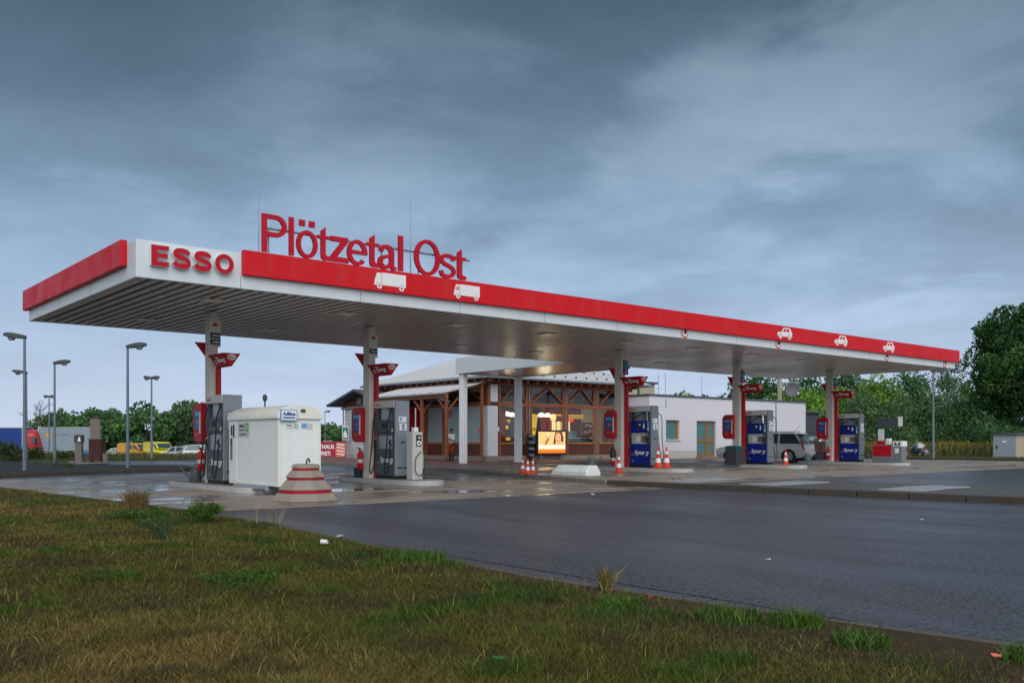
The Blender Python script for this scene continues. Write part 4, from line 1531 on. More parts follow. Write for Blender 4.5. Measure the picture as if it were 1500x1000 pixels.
mb.box(TU0 + 0.19, TU0 + 0.36, TV0 - 0.009, TV0 - 0.0062, 1.495, 1.505, 1)
ringsign(mb, TU0 + 0.43, 1.54, 0.05, 'y', TV0 - 0.006, 2, 0)
mb.box(TU0 + 0.57, TU0 + 0.70, TV0 - 0.006, TV0 - 0.0005, 1.50, 1.61, 3)
mb.box(TU0 + 0.71, TU0 + 0.84, TV0 - 0.006, TV0 - 0.0005, 1.47, 1.61, 4)
mb.build('notice', [M['paper'], M['ink'], M['green'], M['lightblue'], M['pumplight']], t, True)
mb = MB()
mb.box(TU0 + 0.50, TU0 + 0.66, TV0 - 0.056, TV0 - 0.0505, 1.83, 1.95, 0)
mb.box(TU0 + 0.52, TU0 + 0.64, TV0 - 0.059, TV0 - 0.0562, 1.85, 1.93, 1)
mb.build('vent_cap', [M['cream'], M['charcoal']], t, True)
mb = MB()
mb.tube([(TU0 + 0.5, TV1 - 0.9, 2.0), (TU0 + 0.5, TV1 - 0.9, 2.18)], 0.02, 8)
mb.lathe([(0.02, 2.16), (0.055, 2.20), (0.055, 2.28), (0.03, 2.33)], 10, (TU0 + 0.5, TV1 - 0.9, 0))
mb.build('vent_pipe', M['charcoal'], t, True)

# stepped concrete bollard with hook
t = thing('concrete_bollard', 'stepped beige concrete bollard with red grooves and a lifting hook on top', 'bollard', (8.78, 16.89, 0.005), R(14))
prof = [(0.0, 0.655, 0.16, 0.575), (0.22, 0.535, 0.42, 0.40), (0.465, 0.40, 0.61, 0.30), (0.65, 0.285, 0.735, 0.255)]
mb = MB()
q = R(22.5)
for z0, r0, z1, r1 in prof:
    mb.lathe([(r0 * 1.05, z0), (r0 * 1.06, z0 + 0.02), (r1 * 1.05, z1)], 8, (0, 0, 0), 0, q)
for za, zz, r in ((0.16, 0.22, 0.52), (0.42, 0.465, 0.375), (0.61, 0.65, 0.272)):
    mb.lathe([(r * 1.05, za + 0.001), (r * 1.05, zz - 0.001)], 8, (0, 0, 0), 1, q)
mb.build('tiers', [M['concrete'], M['redletter']], t, bevel=0.012)
mb = MB()
mb.tube(hose([(0.02, 0, 0.70), (0.02, 0, 0.79), (0.06, 0, 0.84), (0.10, 0, 0.80), (0.09, 0, 0.76)], 6), 0.017, 7)
mb.build('hook', M['ink'], t, smooth=True)

# slim dispenser on the second island
t = thing('additive_dispenser', 'slim grey dispenser post with round dial and coiled hose on the island end', 'dispenser', (14.5, 21.42, GZ[1] + ISL + 0.007))
MB().box(-0.17, 0.17, -0.13, 0.17, 0, 1.33).build('housing', M['pumplight'], t, bevel=0.012)
mb = MB()
mb.box(-0.05, 0.12, -0.142, -0.1305, 0.93, 1.25, 0)
mb.lathe([(0.07, -0.1425), (0.07, -0.150)], 18, (0.035, 0, 1.02), 1, axis='y')
mb.lathe([(0.03, -0.1505), (0.03, -0.156)], 12, (0.035, 0, 1.02), 0, axis='y')
mb.lathe([(0.03, -0.1425), (0.03, -0.150)], 12, (0.05, 0, 1.17), 1, axis='y')
mb.build('dial_plate', [M['ink'], M['paper']], t)
MB().box(-0.06, 0.08, -0.05, 0.09, 1.333, 1.46).build('top_unit', M['whiteplastic'], t, bevel=0.01)
MB().tube([(0.05, 0.05, 1.46), (0.05, 0.05, 2.0)], 0.018, 6).build('mast', M['pumplight'], t)
mb = MB()
mb.tube(hose([(0.10, -0.15, 0.78), (-0.10, -0.20, 0.60), (-0.12, -0.20, 0.25), (0.02, -0.20, 0.12), (0.20, -0.16, 0.25), (0.24, -0.1, 0.62), (0.19, -0.10, 0.78)], 8), 0.013, 7)
mb.tube(hose([(0.19, -0.1, 0.3), (0.30, -0.12, 0.1), (0.26, -0.14, 0.02), (0.10, -0.16, 0.14)], 8), 0.008, 6)
mb.build('hose', M['ink'], t, smooth=True)
mb = MB()
mb.box(0.173, 0.24, -0.10, 0.05, 0.30, 0.78)
mb.build('nozzle_holder', mat('pale_green_plastic', (0.22, 0.42, 0.33), 0.5), t, bevel=0.02)

# service unit on the last island
t = thing('service_unit', 'grey service unit with red front panel and white placards on the last island', 'service unit', (39.75, 20.35, GZ[4] + ISL + 0.007))
MB().box(-0.30, 0.30, 0.06, 1.0, 0.0, 0.80).build('cabinet', M['pumpgrey'], t, bevel=0.012)
MB().box(-0.315, -0.301, 0.10, 0.96, 0.28, 0.76).build('red_panel', M['redletter'], t)
mb = MB()
mb.box(-0.22, 0.22, -0.34, 0.055, 0.0, 0.72, 0)
mb.box(-0.24, 0.24, -0.36, 0.055, 0.722, 0.96, 1)
mb.box(-0.2445, -0.2402, -0.28, -0.02, 0.76, 0.80, 2)
mb.box(-0.2445, -0.2402, -0.10, -0.02, 0.80, 0.90, 2)
mb.box(-0.2445, -0.2402, -0.28, -0.20, 0.80, 0.90, 2)
mb.box(-0.225, -0.2205, -0.22, -0.02, 0.42, 0.64, 1)
mb.build('air_column', [M['pumpgrey'], M['paper'], M['ink']], t, bevel=0.006)
mb = MB()
for y in (0.15, 0.9):
    mb.tube([(0.1, y, 0.80), (0.1, y, 1.62)], 0.02, 6, 0)
mb.box(0.06, 0.10, -0.02, 0.98, 1.55, 1.98, 1)
mb.box(0.03, 0.058, -0.24, -0.05, 1.62, 2.05, 2)
mb.box(0.03, 0.058, 0.62, 0.90, 0.98, 1.50, 2)
mb.build('placard', [M['charcoal'], M['pumpdark'], M['paper']], t)
mb = MB()
mb.box(-0.2, 0.0, 0.55, 0.85, 0.802, 0.96, 0)
mb.box(-0.2, 0.0, 0.22, 0.42, 0.802, 1.08, 1)
mb.build('paper_dispenser', [M['redletter'], M['whiteplastic']], t, bevel=0.02)

# sheet metal shaft covers lying on the pavement
sheets = [((19.75, 13.35), 'bright sheet metal cover near the kerb, lower of the middle pair'), ((21.1, 13.35), 'bright sheet metal cover lying beyond it, upper of the middle pair'),
          ((19.9, 9.85), 'bright sheet metal cover closest to the asphalt lane, lower of the near pair'), ((21.3, 9.95), 'bright sheet metal cover of the near pair, set back from the kerb'),
          ((19.7, 15.95), 'bright sheet metal cover by the pavement corner with weeds at its edge'), ((21.1, 16.15), 'bright sheet metal cover beside the weedy one at the pavement corner')]
for k, ((u, v), lab) in enumerate(sheets):
    t = tag(MB().loft([[(-0.62, -0.48, 0), (0.62, -0.48, 0), (0.62, 0.48, 0), (-0.62, 0.48, 0)], [(-0.6, -0.46, 0.022), (0.6, -0.46, 0.022), (0.6, 0.46, 0.022), (-0.6, 0.46, 0.022)]]).build('shaft_cover', M['cover'], None), lab, 'cover plate', 'sheet metal covers on the pavement')
    t.location = (u, v, 0.1315)
    t.rotation_euler = (0, 0, R((-6, 4, 3, -5, 6, -2)[k]))

# ================================================================== CONNECTING PORTAL ROOF
CU0, CU1, CV1 = 26.9, 31.0, 36.2
t = thing('portal_roof', 'white flat portal roof on two posts linking canopy and shop', 'portal roof', (28.9, 34, 0.127))
mb = MB()
zz, zt = 4.50, 5.28
mb.box(CU0, CU0 + 0.1, V1 + 0.02, CV1, zz, zt)
mb.box(CU1 - 0.1, CU1, V1 + 0.02, CV1, zz, zt)
mb.box(CU0 + 0.1, CU1 - 0.1, CV1 - 0.1, CV1, zz, zt)
mb.build('fascia', M['white'], t, True, bevel=0.012)
MB().box(CU0 + 0.1, CU1 - 0.1, V1 + 0.02, CV1 - 0.1, zz + 0.03, zz + 0.5).build('soffit', M['soffit'], t, True)
for u in (27.15, 30.7):
    mb = MB()
    mb.box(u - 0.13, u + 0.13, 35.75, 36.08, 0.1, zz + 0.03)
    mb.box(u - 0.135, u + 0.135, 35.88, 35.95, 0.12, zz + 0.0)
    mb.build('post', M['postwhite'], t, True, bevel=0.008)

# ================================================================== SHOP
BU0, BU1, BV0, BV1 = 31.55, 43.2, 39.5, 50.6
FZ = 0.38
shop = thing('shop_building', 'timber framed station shop with glazed front and pyramid metal roof', 'shop', (37.6, 45, 0.127))
mb = MB()
mb.box(BU0 - 0.25, BU1 + 0.2, BV0 - 0.25, BV1, 0.12, FZ)
mb.build('plinth', M['concrete'], shop, True, bevel=0.01)
MB().box(BU0 + 0.02, BU1 - 0.02, BV0 + 0.03, BV1 - 0.02, FZ + 0.002, FZ + 0.01).build('shop_floor', M['shopfloor'], shop, True)
mb = MB()
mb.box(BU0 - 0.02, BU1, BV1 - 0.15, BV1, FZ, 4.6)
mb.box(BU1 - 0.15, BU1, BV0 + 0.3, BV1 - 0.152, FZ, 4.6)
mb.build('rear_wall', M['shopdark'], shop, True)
MB().box(BU0 + 0.1, BU1 - 0.2, BV0 + 0.12, BV1 - 0.2, 3.36, 3.42).build('ceiling', M['shopceil'], shop, True)
# hipped roof with standing seams
OV = 0.85
ez, ap = 4.78, 7.3
e0 = (BU0 - OV, BV0 - OV)
e1 = (BU1 + OV, BV0 - OV)
e2 = (BU1 + OV, BV1 + OV)
e3 = (BU0 - OV, BV1 + OV)
cx, cy = (BU0 + BU1) / 2, (BV0 + BV1) / 2
mb = MB()
th = 0.16
vs = [(*e, ez) for e in (e0, e1, e2, e3)] + [(cx, cy, ap)] + [(*e, ez - th) for e in (e0, e1, e2, e3)] + [(cx, cy, ap - th)]
mb.add(vs, [(0, 1, 4), (1, 2, 4), (2, 3, 4), (3, 0, 4), (6, 5, 9), (7, 6, 9), (8, 7, 9), (5, 8, 9), (0, 5, 6, 1), (1, 6, 7, 2), (2, 7, 8, 3), (3, 8, 5, 0)])
n = 26
for k in range(1, n):
    f = k / n
    for (a, b) in ((e0, e1), (e3, e0)):
        p = (a[0] + (b[0] - a[0]) * f, a[1] + (b[1] - a[1]) * f)
        g = 1 - abs(2 * f - 1)
        # a seam runs up the slope until it meets the hip
        if a == e0:
            q = (p[0], p[1] + (cy - p[1]) * g)
        else:
            q = (p[0] + (cx - p[0]) * g, p[1])
        mb.beam((*p, ez + 0.012), (*q, ez + (ap - ez) * g + 0.012), 0.03, 0.035)
mb.build('roof', M['roofmetal'], shop, True)
for f in (0.05, 0.22):
    for k in range(14):
        g = 0.08 + 0.84 * k / 13
        u = e0[0] + (e1[0] - e0[0]) * g
        s = f * (cy - e0[1])
        MB().box(u - 0.06, u + 0.06, e0[1] + s - 0.02, e0[1] + s + 0.02, ez + (ap - ez) * f + 0.0, ez + (ap - ez) * f + 0.10).build('snow_guard', M['charcoal'], shop, True)
mb = MB()
for a, b in ((e0, e1), (e3, e0)):
    d = (Vector((*b, 0)) - Vector((*a, 0))).normalized()
    nrm = Vector((d.y, -d.x, 0)) * 0.07
    mb.tube([Vector((*a, ez - 0.09)) + nrm, Vector((*b, ez - 0.09)) + nrm], 0.07, 8)
mb.build('gutter', M['galv'], shop, True, smooth=True)
for k in range(18):
    u = e0[0] + 0.4 + k * 0.7
    if u < e1[0]:
        MB().box(u - 0.06, u + 0.06, e0[1] + 0.12, BV0 + 0.1, ez - th - 0.16, ez - th - 0.003).build('rafter', M['wood'], shop, True)
    v = e0[1] + 0.4 + k * 0.7
    if v < e3[1]:
        MB().box(e0[0] + 0.12, BU0 + 0.1, v - 0.06, v + 0.06, ez - th - 0.165, ez - th - 0.008).build('rafter', M['wood'], shop, True)
# timber frame of the two glazed sides
zsill, zmid, ztop = 1.12, 3.28, 4.42
bays = [32.28, 34.55, 37.42, 40.02, 42.75]
mb = MB()
y = BV0


def fr(mb, a, b, z, h, d, m=0):
    mb.box(a, b, y - d, y + 0.06, z - h / 2, z + h / 2, m)


fr(mb, BU0 + 0.72, BU1, zmid, 0.20, 0.06)
fr(mb, BU0 + 0.72, BU1, ztop, 0.24, 0.06)
mb.build('beam', M['wood'], shop, True, bevel=0.01)
for i in range(4):
    a, b = bays[i], bays[i + 1]
    for u in (a + 0.16, b - 0.16):
        mb = MB()
        if i == 0 and u < 32.6:
            u = 32.38
        mb.box(u - 0.07, u + 0.07, y - 0.045, y + 0.05, FZ + 0.01, zmid - 0.101)
        mb.box(u - 0.07, u + 0.07, y - 0.045, y + 0.05, zmid + 0.101, ztop - 0.121)
        mb.build('timber_post', M['wood'], shop, True, bevel=0.008)
    mb = MB()
    mid = (a + b) / 2
    for u in (a + 0.25, b - 0.25):
        mb.beam((u, y - 0.02, zmid + 0.14), (mid + (0.06 if u > mid else -0.06), y - 0.02, ztop - 0.15), 0.07, 0.13, up=(0, 1, 0))
    mb.build('brace', M['wood'], shop, True)
    fa, fb = a + (0.235 if i else 0.17), b - 0.235
    mb = MB()
    mb.box(fa, fb, y + 0.0, y + 0.05, FZ + 0.01, zsill - 0.102, 0)
    mb.build('parapet_panel', M['wooddark'], shop, True)
    MB().box(fa, fb, y - 0.06, y + 0.06, zsill - 0.10, zsill + 0.02).build('window_sill', M['woodlight'], shop, True, bevel=0.01)
    MB().box(fa, fb, y + 0.016, y + 0.026, zsill + 0.021, zmid - 0.102).build('window', M['glass'], shop, True)
    MB().box(fa, fb, y + 0.03, y + 0.04, zmid + 0.102, ztop - 0.122).build('top_window', M['glass'], shop, True)
for u in bays[1:4]:
    mb = MB()
    mb.box(u - 0.075, u - 0.02, y - 0.02, y + 0.08, FZ + 0.01, ztop - 0.13, 0)
    mb.box(u + 0.02, u + 0.075, y - 0.02, y + 0.08, FZ + 0.01, ztop - 0.13, 1)
    mb.build('steel_post', [M['charcoal'], M['galv']], shop, True)
mb = MB()
mb.box(BU0 - 0.02, BU0 + 0.70, BV0 - 0.03, BV0 + 0.35, FZ + 0.005, zmid - 0.11)
mb.box(BU0 + 0.18, BU0 + 0.70, BV0 - 0.03, BV0 + 0.35, zmid + 0.11, ztop - 0.05)
mb.build('corner_pier', M['render'], shop, True, bevel=0.01)
mb = MB()
mb.box(BU0 - 0.02, BU0 + 0.17, BV0 - 0.035, BV0 + 0.3, zmid - 0.105, ztop + 0.1)
mb.build('corner_post', M['wood'], shop, True)
mb = MB()
mb.box(BU0 + 0.66, BU0 + 0.78, BV0 - 0.06, BV0 - 0.031, 1.75, 2.0)
mb.build('switch_box', M['paper'], shop, True)
# -u side under the awning
x = BU0
mb = MB()
mb.box(x - 0.06, x + 0.06, BV0 + 0.36, BV1, zmid - 0.10, zmid + 0.10)
mb.box(x - 0.06, x + 0.06, BV0 + 0.36, BV1, ztop - 0.12, ztop + 0.12)
mb.build('beam', M['wood'], shop, True, bevel=0.01)
vb = [BV0 + 0.36, 41.6, 43.7, 45.4, 47.2, 49.2, 50.6]
for i in range(6):
    a, b = vb[i], vb[i + 1]
    MB().box(x - 0.07, x + 0.07, b - 0.14, b, FZ + 0.01, zmid - 0.102).build('timber_post', M['wood'], shop, True, bevel=0.008)
    mb = MB()
    mb.beam((x - 0.02, a + 0.1, zmid + 0.14), (x - 0.02, b - 0.1, ztop - 0.14), 0.06, 0.10, up=(1, 0, 0))
    mb.build('brace', M['wood'], shop, True)
    if i in (0, 1, 2):
        MB().box(x, x + 0.05, a + 0.01, b - 0.15, FZ + 0.01, zsill - 0.102).build('parapet_panel', M['wooddark'], shop, True)
        MB().box(x - 0.06, x + 0.06, a + 0.01, b - 0.15, zsill - 0.10, zsill + 0.02).build('window_sill', M['woodlight'], shop, True, bevel=0.01)
        MB().box(x + 0.01, x + 0.03, a + 0.01, b - 0.15, zsill + 0.021, zmid - 0.102).build('frosted_window', M['frost'], shop, True)
    elif i == 4:
        MB().box(x + 0.01, x + 0.03, a + 0.01, b - 0.15, zsill + 0.021, zmid - 0.102).build('window', M['glass'], shop, True)
        MB().box(x, x + 0.05, a + 0.01, b - 0.15, FZ + 0.01, zsill).build('parapet_panel', M['wooddark'], shop, True)
    else:
        d = MB()
        for p, q in ((a + 0.02, a + 0.12), ((a + b) / 2 - 0.12, (a + b) / 2 - 0.02), (b - 0.26, b - 0.16)):
            d.box(x - 0.02, x + 0.04, p, q, FZ + 0.02, 2.75)
        d.box(x - 0.02, x + 0.04, a + 0.02, b - 0.16, 2.752, 2.9)
        d.box(x - 0.02, x + 0.04, a + 0.121, (a + b) / 2 - 0.121, FZ + 0.02, FZ + 0.3)
        dd = d.build('entrance_door', M['woodlight'], shop, True)
        MB().box(x + 0.005, x + 0.015, a + 0.13, b - 0.27, FZ + 0.31, 2.74).build('pane', M['glass'], dd, True)
    MB().box(x + 0.03, x + 0.04, a + 0.01, b - 0.01, zmid + 0.102, ztop - 0.122).build('top_window', M['glass'], shop, True)
mb = MB()
mb.box(x - 0.012, x + 0.008, 40.05, 40.35, 1.72, 1.92, 0)
mb.box(x - 0.012, x + 0.008, 40.10, 40.30, 1.52, 1.64, 1)
mb.box(x - 0.02, x + 0.008, 42.9, 43.15, 2.55, 3.0, 0)
mb.build('window_sticker', [M['bannerlight'], M['lightblue']], shop, True)

# glazed lean-to awning on timber posts
aw = thing('awning', 'lean-to awning with pale ribbed sheets on timber posts beside the shop entrance', 'awning', (30.2, 44, 0.13))
AU0, AV0, AV1 = 28.5, 39.3, 47.0
za, zbk = 3.78, 4.52
mb = MB()
mb.add([(AU0, AV0, za), (BU0 - 0.10, AV0, zbk), (BU0 - 0.10, AV1, zbk), (AU0, AV1, za), (AU0, AV0, za - 0.03), (BU0 - 0.10, AV0, zbk - 0.03), (BU0 - 0.10, AV1, zbk - 0.03), (AU0, AV1, za - 0.03)],
       [(0, 1, 2, 3), (7, 6, 5, 4), (0, 4, 5, 1), (1, 5, 6, 2), (2, 6, 7, 3), (3, 7, 4, 0)])
for k in range(15):
    v = AV0 + 0.04 + (AV1 - AV0 - 0.08) * k / 14
    mb.beam((AU0, v, za + 0.025), (BU0 - 0.1, v, zbk + 0.025), 0.06, 0.05)
mb.build('roof_sheet', M['roofmetal'], aw, True)
mb = MB()
mb.tube([(AU0 - 0.06, AV0 - 0.05, za - 0.06), (AU0 - 0.06, AV1, za - 0.06)], 0.06, 8)
mb.build('gutter', M['galv'], aw, True, smooth=True)
mb = MB()
mb.box(AU0 + 0.1, AU0 + 0.26, AV0 + 0.05, AV1, za - 0.26, za - 0.055)
for v in np.arange(AV0 + 0.2, AV1, 1.45):
    mb.beam((AU0 + 0.05, v, za - 0.035 + 0.0), (BU0 - 0.1, v, zbk - 0.10), 0.08, 0.12)
mb.build('beam', M['woodlight'], aw, True)
for v, m_ in ((AV0 + 0.12, 0), (41.7, 0), (44.2, 0), (46.5, 0)):
    mb = MB()
    mb.box(AU0 + 0.11, AU0 + 0.25, v - 0.07, v + 0.07, 0.32, za - 0.262, 0)
    mb.build('post', M['wood'], aw, True, bevel=0.008)
    mb = MB()
    mb.beam((AU0 + 0.18, v + 0.05, za - 0.95), (AU0 + 0.18, v + 0.75, za - 0.30), 0.07, 0.09, up=(1, 0, 0))
    mb.beam((AU0 + 0.25, v, za - 0.95), (AU0 + 0.95, v, za - 0.25), 0.07, 0.09, up=(0, 1, 0))
    mb.build('brace', M['wood'], aw, True)
    mb = MB()
    mb.box(AU0 + 0.15, AU0 + 0.21, v - 0.03, v + 0.03, 0.10, 0.318)
    mb.build('post_shoe', M['charcoal'], aw, True)
# second awning post row against the front corner
mb = MB()
mb.box(BU0 - 0.55, BU0 - 0.41, AV0 + 0.05, AV0 + 0.19, FZ - 0.02, 4.33)
mb.build('post', M['wood'], aw, True, bevel=0.008)

# white blockwork wing with its gable towards the lorry lanes
wing = thing('blockwork_wing', 'white blockwork wing with a low gable roof beyond the awning', 'annex', (31.5, 49.8, 0.13))
WU, WV0, WV1, WZ = 29.8, 47.4, 52.0, 3.35
wa, wb = 49.2, 50.5
mb = MB()
mb.box(WU, WU + 0.3, WV0, wa, 0.1, WZ)
mb.box(WU, WU + 0.3, wb, WV1, 0.1, WZ)
mb.box(WU, WU + 0.3, wa + 0.001, wb - 0.001, 0.1, 1.25)
mb.box(WU, WU + 0.3, wa + 0.001, wb - 0.001, 2.62, WZ)
mb.box(WU + 0.301, 33.5, WV0, WV0 + 0.3, 0.1, WZ)
mb.box(WU + 0.301, 33.5, WV1 - 0.3, WV1, 0.1, WZ)
mb.build('wall', M['wallbrick'], wing, True)
mb = MB()
mb.box(WU + 0.10, WU + 0.2, wa + 0.005, wa + 0.30, 1.30, 2.615)
mb.box(WU + 0.10, WU + 0.2, wb - 0.12, wb - 0.005, 1.30, 2.615)
mb.box(WU + 0.10, WU + 0.2, wa + 0.301, wb - 0.121, 2.52, 2.615)
w = mb.build('window', M['woodlight'], wing, True)
MB().box(WU + 0.14, WU + 0.16, wa + 0.301, wb - 0.121, 1.30, 2.52).build('pane', M['tealglass'], w, True)
MB().box(WU - 0.08, WU + 0.09, wa - 0.06, wb + 0.06, 1.252, 1.298).build('sill', M['concrete'], w, True)
gm, ez_, rz_ = 49.7, 3.42, 4.30
ov = 0.75
e0_, e1_ = WV0 - 0.9, WV1 + 1.1
mb = MB()
x0, x1 = WU - ov, 34.0
for z0, z1 in ((0.0, 0.13),):
    vs = [(x0, e0_, ez_), (x0, gm, rz_), (x0, e1_, ez_), (x1, e0_, ez_), (x1, gm, rz_), (x1, e1_, ez_)]
    vs += [(a_, b_, c_ + 0.13) for a_, b_, c_ in vs]
    mb.add(vs, [(0, 3, 4, 1), (1, 4, 5, 2), (6, 7, 10, 9), (7, 8, 11, 10), (0, 1, 7, 6), (1, 2, 8, 7), (3, 9, 10, 4), (4, 10, 11, 5), (0, 6, 9, 3), (2, 5, 11, 8)])
mb.build('roof', M['roofdark'], wing, True)
mb = MB()
mb.prism([(WV0, WZ + 0.002), (WV1, WZ + 0.002), (WV1 + 0.3, ez_ + 0.22), (gm, rz_ - 0.02), (WV0 - 0.3, ez_ + 0.20)], 'x', WU + 0.08, WU + 0.16, 0)
mb.build('gable', M['wooddark'], wing, True)
for k in range(3):
    MB().box(WU + 0.05, WU + 0.078, 48.6 + 0.75 * k, 49.15 + 0.75 * k, 3.55, 3.95).build('gable_window', M['pumpgrey'], wing, True)
mb = MB()
mb.tube([(WU - 0.10, WV0 - 0.4, 3.36), (WU - 0.10, WV1 + 0.25, 3.30)], 0.07, 8)
mb.tube([(WU - 0.05, WV1 + 0.12, 3.30), (WU - 0.05, WV1 + 0.12, 2.2)], 0.05, 8)
mb.build('gutter', M['galv'], wing, True, smooth=True)

# banner on its frame, teal sign
bp = PY(487, 57.0)
t = thing('banner', 'red banner with white lettering hung between posts beside the blockwork wing', 'banner', (bp[0], bp[1], 0.13), FACE)
mb = MB()
mb.box(-1.55, 0.86, -0.02, 0.0, 0.08, 1.05, 0)
txt(mb, 'GASTHAUS', (-1.35, -0.022, 0.60), (1, 0, 0), (0, 0, 1), 0.27, 1.45, 0.004, 1, offset=0.035)
txt(mb, 'GEÖFFNET!', (-1.30, -0.022, 0.18), (1, 0, 0), (0, 0, 1), 0.33, 1.18, 0.004, 1, offset=0.035)
mb.prism([(0.20, 0.10), (0.75, 0.10), (0.84, 0.35), (0.84, 0.95), (0.30, 1.03), (0.18, 0.6)], 'y', -0.026, -0.0205, 2)
for k in range(4):
    z = 0.22 + 0.2 * k
    mb.prism([(0.26, z + 0.06), (0.74, z - 0.04), (0.76, z + 0.04), (0.28, z + 0.13)], 'y', -0.029, -0.0262, 1)
mb.build('cloth', [M['banner'], M['paper'], M['bannerlight']], t)
mb = MB()
for x_ in (-1.58, 0.89):
    mb.tube([(x_, 0, 0), (x_, 0, 1.15)], 0.03, 6)
mb.box(-0.6, 0.0, -0.03, 0.0, 1.055, 1.12)
mb.build('frame', M['galv'], t)
sp = PY(505, 58.0)
t = thing('information_sign', 'teal and white sign panel on a post beside the blockwork wing', 'sign', (sp[0], sp[1], 0.13), FACE)
mb = MB()
mb.box(-0.16, 0.25, -0.04, 0.0, 1.15, 2.0, 0)
mb.box(-0.13, 0.22, -0.044, -0.0405, 1.20, 1.95, 1)
mb.prism([(-0.08, 1.3), (0.16, 1.3), (0.16, 1.5), (0.04, 1.8), (-0.08, 1.6)], 'y', -0.048, -0.0442, 0)
mb.build('panel', [M['paper'], mat('teal_sign', (0.01, 0.20, 0.17), 0.4)], t)
MB().tube([(0.05, 0.02, 0), (0.05, 0.02, 1.95)], 0.035, 8).build('post', M['galv'], t)

# ---------------------------------------------------------------- inside of the shop
it = thing('shop_counter', 'teal fronted counter seen through the third shop window', 'counter', (40.1, 41.3, FZ + 0.01))
MB().box(-1.0, 0.5, -0.35, 0.35, 0.0, 0.98).build('front', M['counter'], it)
MB().box(-1.06, 0.56, -0.42, 0.42, 0.982, 1.03).build('top', M['pumplight'], it)
mb = MB()
mb.box(-0.5, -0.1, -0.1, 0.2, 1.031, 1.45)
mb.build('till', M['canblue'], it)
it = thing('snack_shelf', 'dark curved snack shelf beside the shop counter', 'shelf', (41.15, 41.2, FZ + 0.01))
mb = MB()
mb.box(-0.42, 0.45, 0.2, 0.3, 0, 2.0)
for k in range(5):
    mb.box(-0.45 + 0.02 * k, 0.48 - 0.02 * k, -0.3, 0.198, 0.2 + 0.36 * k, 0.25 + 0.36 * k)
mb.build('rack', M['wooddark'], it)
rnd = random.Random(8)
mb = MB()
for k in range(5):
    for q in range(6):
        x0 = -0.4 + q * 0.135
        mb.box(x0, x0 + 0.11, -0.25, 0.1, 0.252 + 0.36 * k, 0.252 + 0.36 * k + rnd.uniform(0.08, 0.2), rnd.randrange(3))
mb.build('snack_bags', [M['orange'], M['paper'], M['redletter']], it)
it = thing('menu_board', 'lit menu board row high above the red back wall in the shop', 'menu board', (41.0, 43.2, 1.85))
mb = MB()
for k in range(4):
    mb.box(-1.25 + 0.42 * k, -0.95 + 0.42 * k, -0.05, 0.0, 0.0, 0.62, 0)
mb.box(-1.2, 2.6, -0.05, 0.0, 0.98, 1.08, 1)
mb.box(-0.4, 2.6, -0.05, 0.0, 0.84, 0.92, 1)
mb.lathe([(0.24, -0.05), (0.24, 0)], 18, (-1.15, 0, 0.86), 0, axis='y')
mb.box(0.15, 0.6, -0.06, -0.001, 0.62, 0.80, 2)
mb.box(2.9, 3.3, -0.05, 0.0, 0.5, 1.0, 0)
mb.build('panel', [M['menuglow'], M['yellowglow'], M['redglow']], it)
it = thing('partition', 'wine red partition wall at the back of the shop', 'partition', (39.6, 43.35, FZ))
MB().box(-0.6, 3.3, 0, 0.12, 0.0, 2.95).build('wall_board', M['wine'], it)
it = thing('partition', 'wine red partition wall inside the first shop window', 'partition', (32.75, 39.9, FZ))
MB().box(-0.30, 0.42, 0, 0.1, 0.0, 2.85).build('wall_board', M['wine'], it)
it = thing('partition', 'pale lilac screen wall inside the last shop window', 'partition', (41.9, 39.85, FZ))
MB().box(-0.45, 0.7, 0, 0.1, 0.75, 2.85).build('wall_board', mat('lilac_board', (0.22, 0.13, 0.20), 0.6), it)
it = thing('goods_rack', 'rack of small bright goods behind the first shop window', 'rack', (33.75, 40.9, FZ + 0.01))
mb = MB()
mb.box(-0.6, 0.6, 0.3, 0.4, 0, 2.2, 0)
for k in range(5):
    mb.box(-0.6, 0.6, -0.1, 0.298, 0.5 + 0.33 * k, 0.53 + 0.33 * k, 0)
mb.build('rack', [M['shopdark']], it)
mb = MB()
for k in range(5):
    for q in range(9):
        x0 = -0.58 + q * 0.13
        if rnd.random() < 0.75:
            mb.box(x0, x0 + 0.1, -0.05, 0.2, 0.532 + 0.33 * k, 0.532 + 0.33 * k + rnd.uniform(0.1, 0.24), rnd.randrange(5))
mb.build('goods', [M['orange'], M['paper'], M['lightblue'], M['yellowglow'], M['ink']], it)
it = thing('disc_ornament', 'large dark disc with dotted rings hanging behind the first shop window', 'ornament', (34.3, 40.2, 1.95))
mb = MB()
mb.lathe([(0.62, 0.0), (0.64, 0.02), (0.64, 0.06), (0.62, 0.08)], 28, (0, 0, 0), 0, axis='y')
for r_ in (0.18, 0.32, 0.45, 0.57):
    nn = int(r_ * 44)
    for k in range(nn):
        a = 2 * math.pi * k / nn
        mb.lathe([(0.022, -0.006), (0.022, 0.001)], 6, (r_ * math.cos(a), -0.001, r_ * math.sin(a)), 1, axis='y')
mb.build('disc', [M['pumpdark'], M['pumpgrey']], it)
it = thing('sweets_stand', 'glowing yellow sweets stand behind the second shop window', 'display stand', (36.0, 41.0, FZ + 0.01))
mb = MB()
mb.prism([(-0.45, 1.2), (0.35, 1.2), (0.55, 2.4), (-0.25, 2.5)], 'y', -0.05, 0.0, 0)
for k in range(4):
    mb.box(-0.38 + 0.2 * k, -0.28 + 0.2 * k, -0.056, -0.051, 1.35 + 0.03 * k, 1.55 + 0.03 * k, 1)
mb.build('sign_face', [M['yellowglow'], M['ink']], it)
mb = MB()
mb.box(-0.5, 0.4, 0.0, 0.4, 0, 1.18)
mb.build('cupboard', M['canblue'], it)
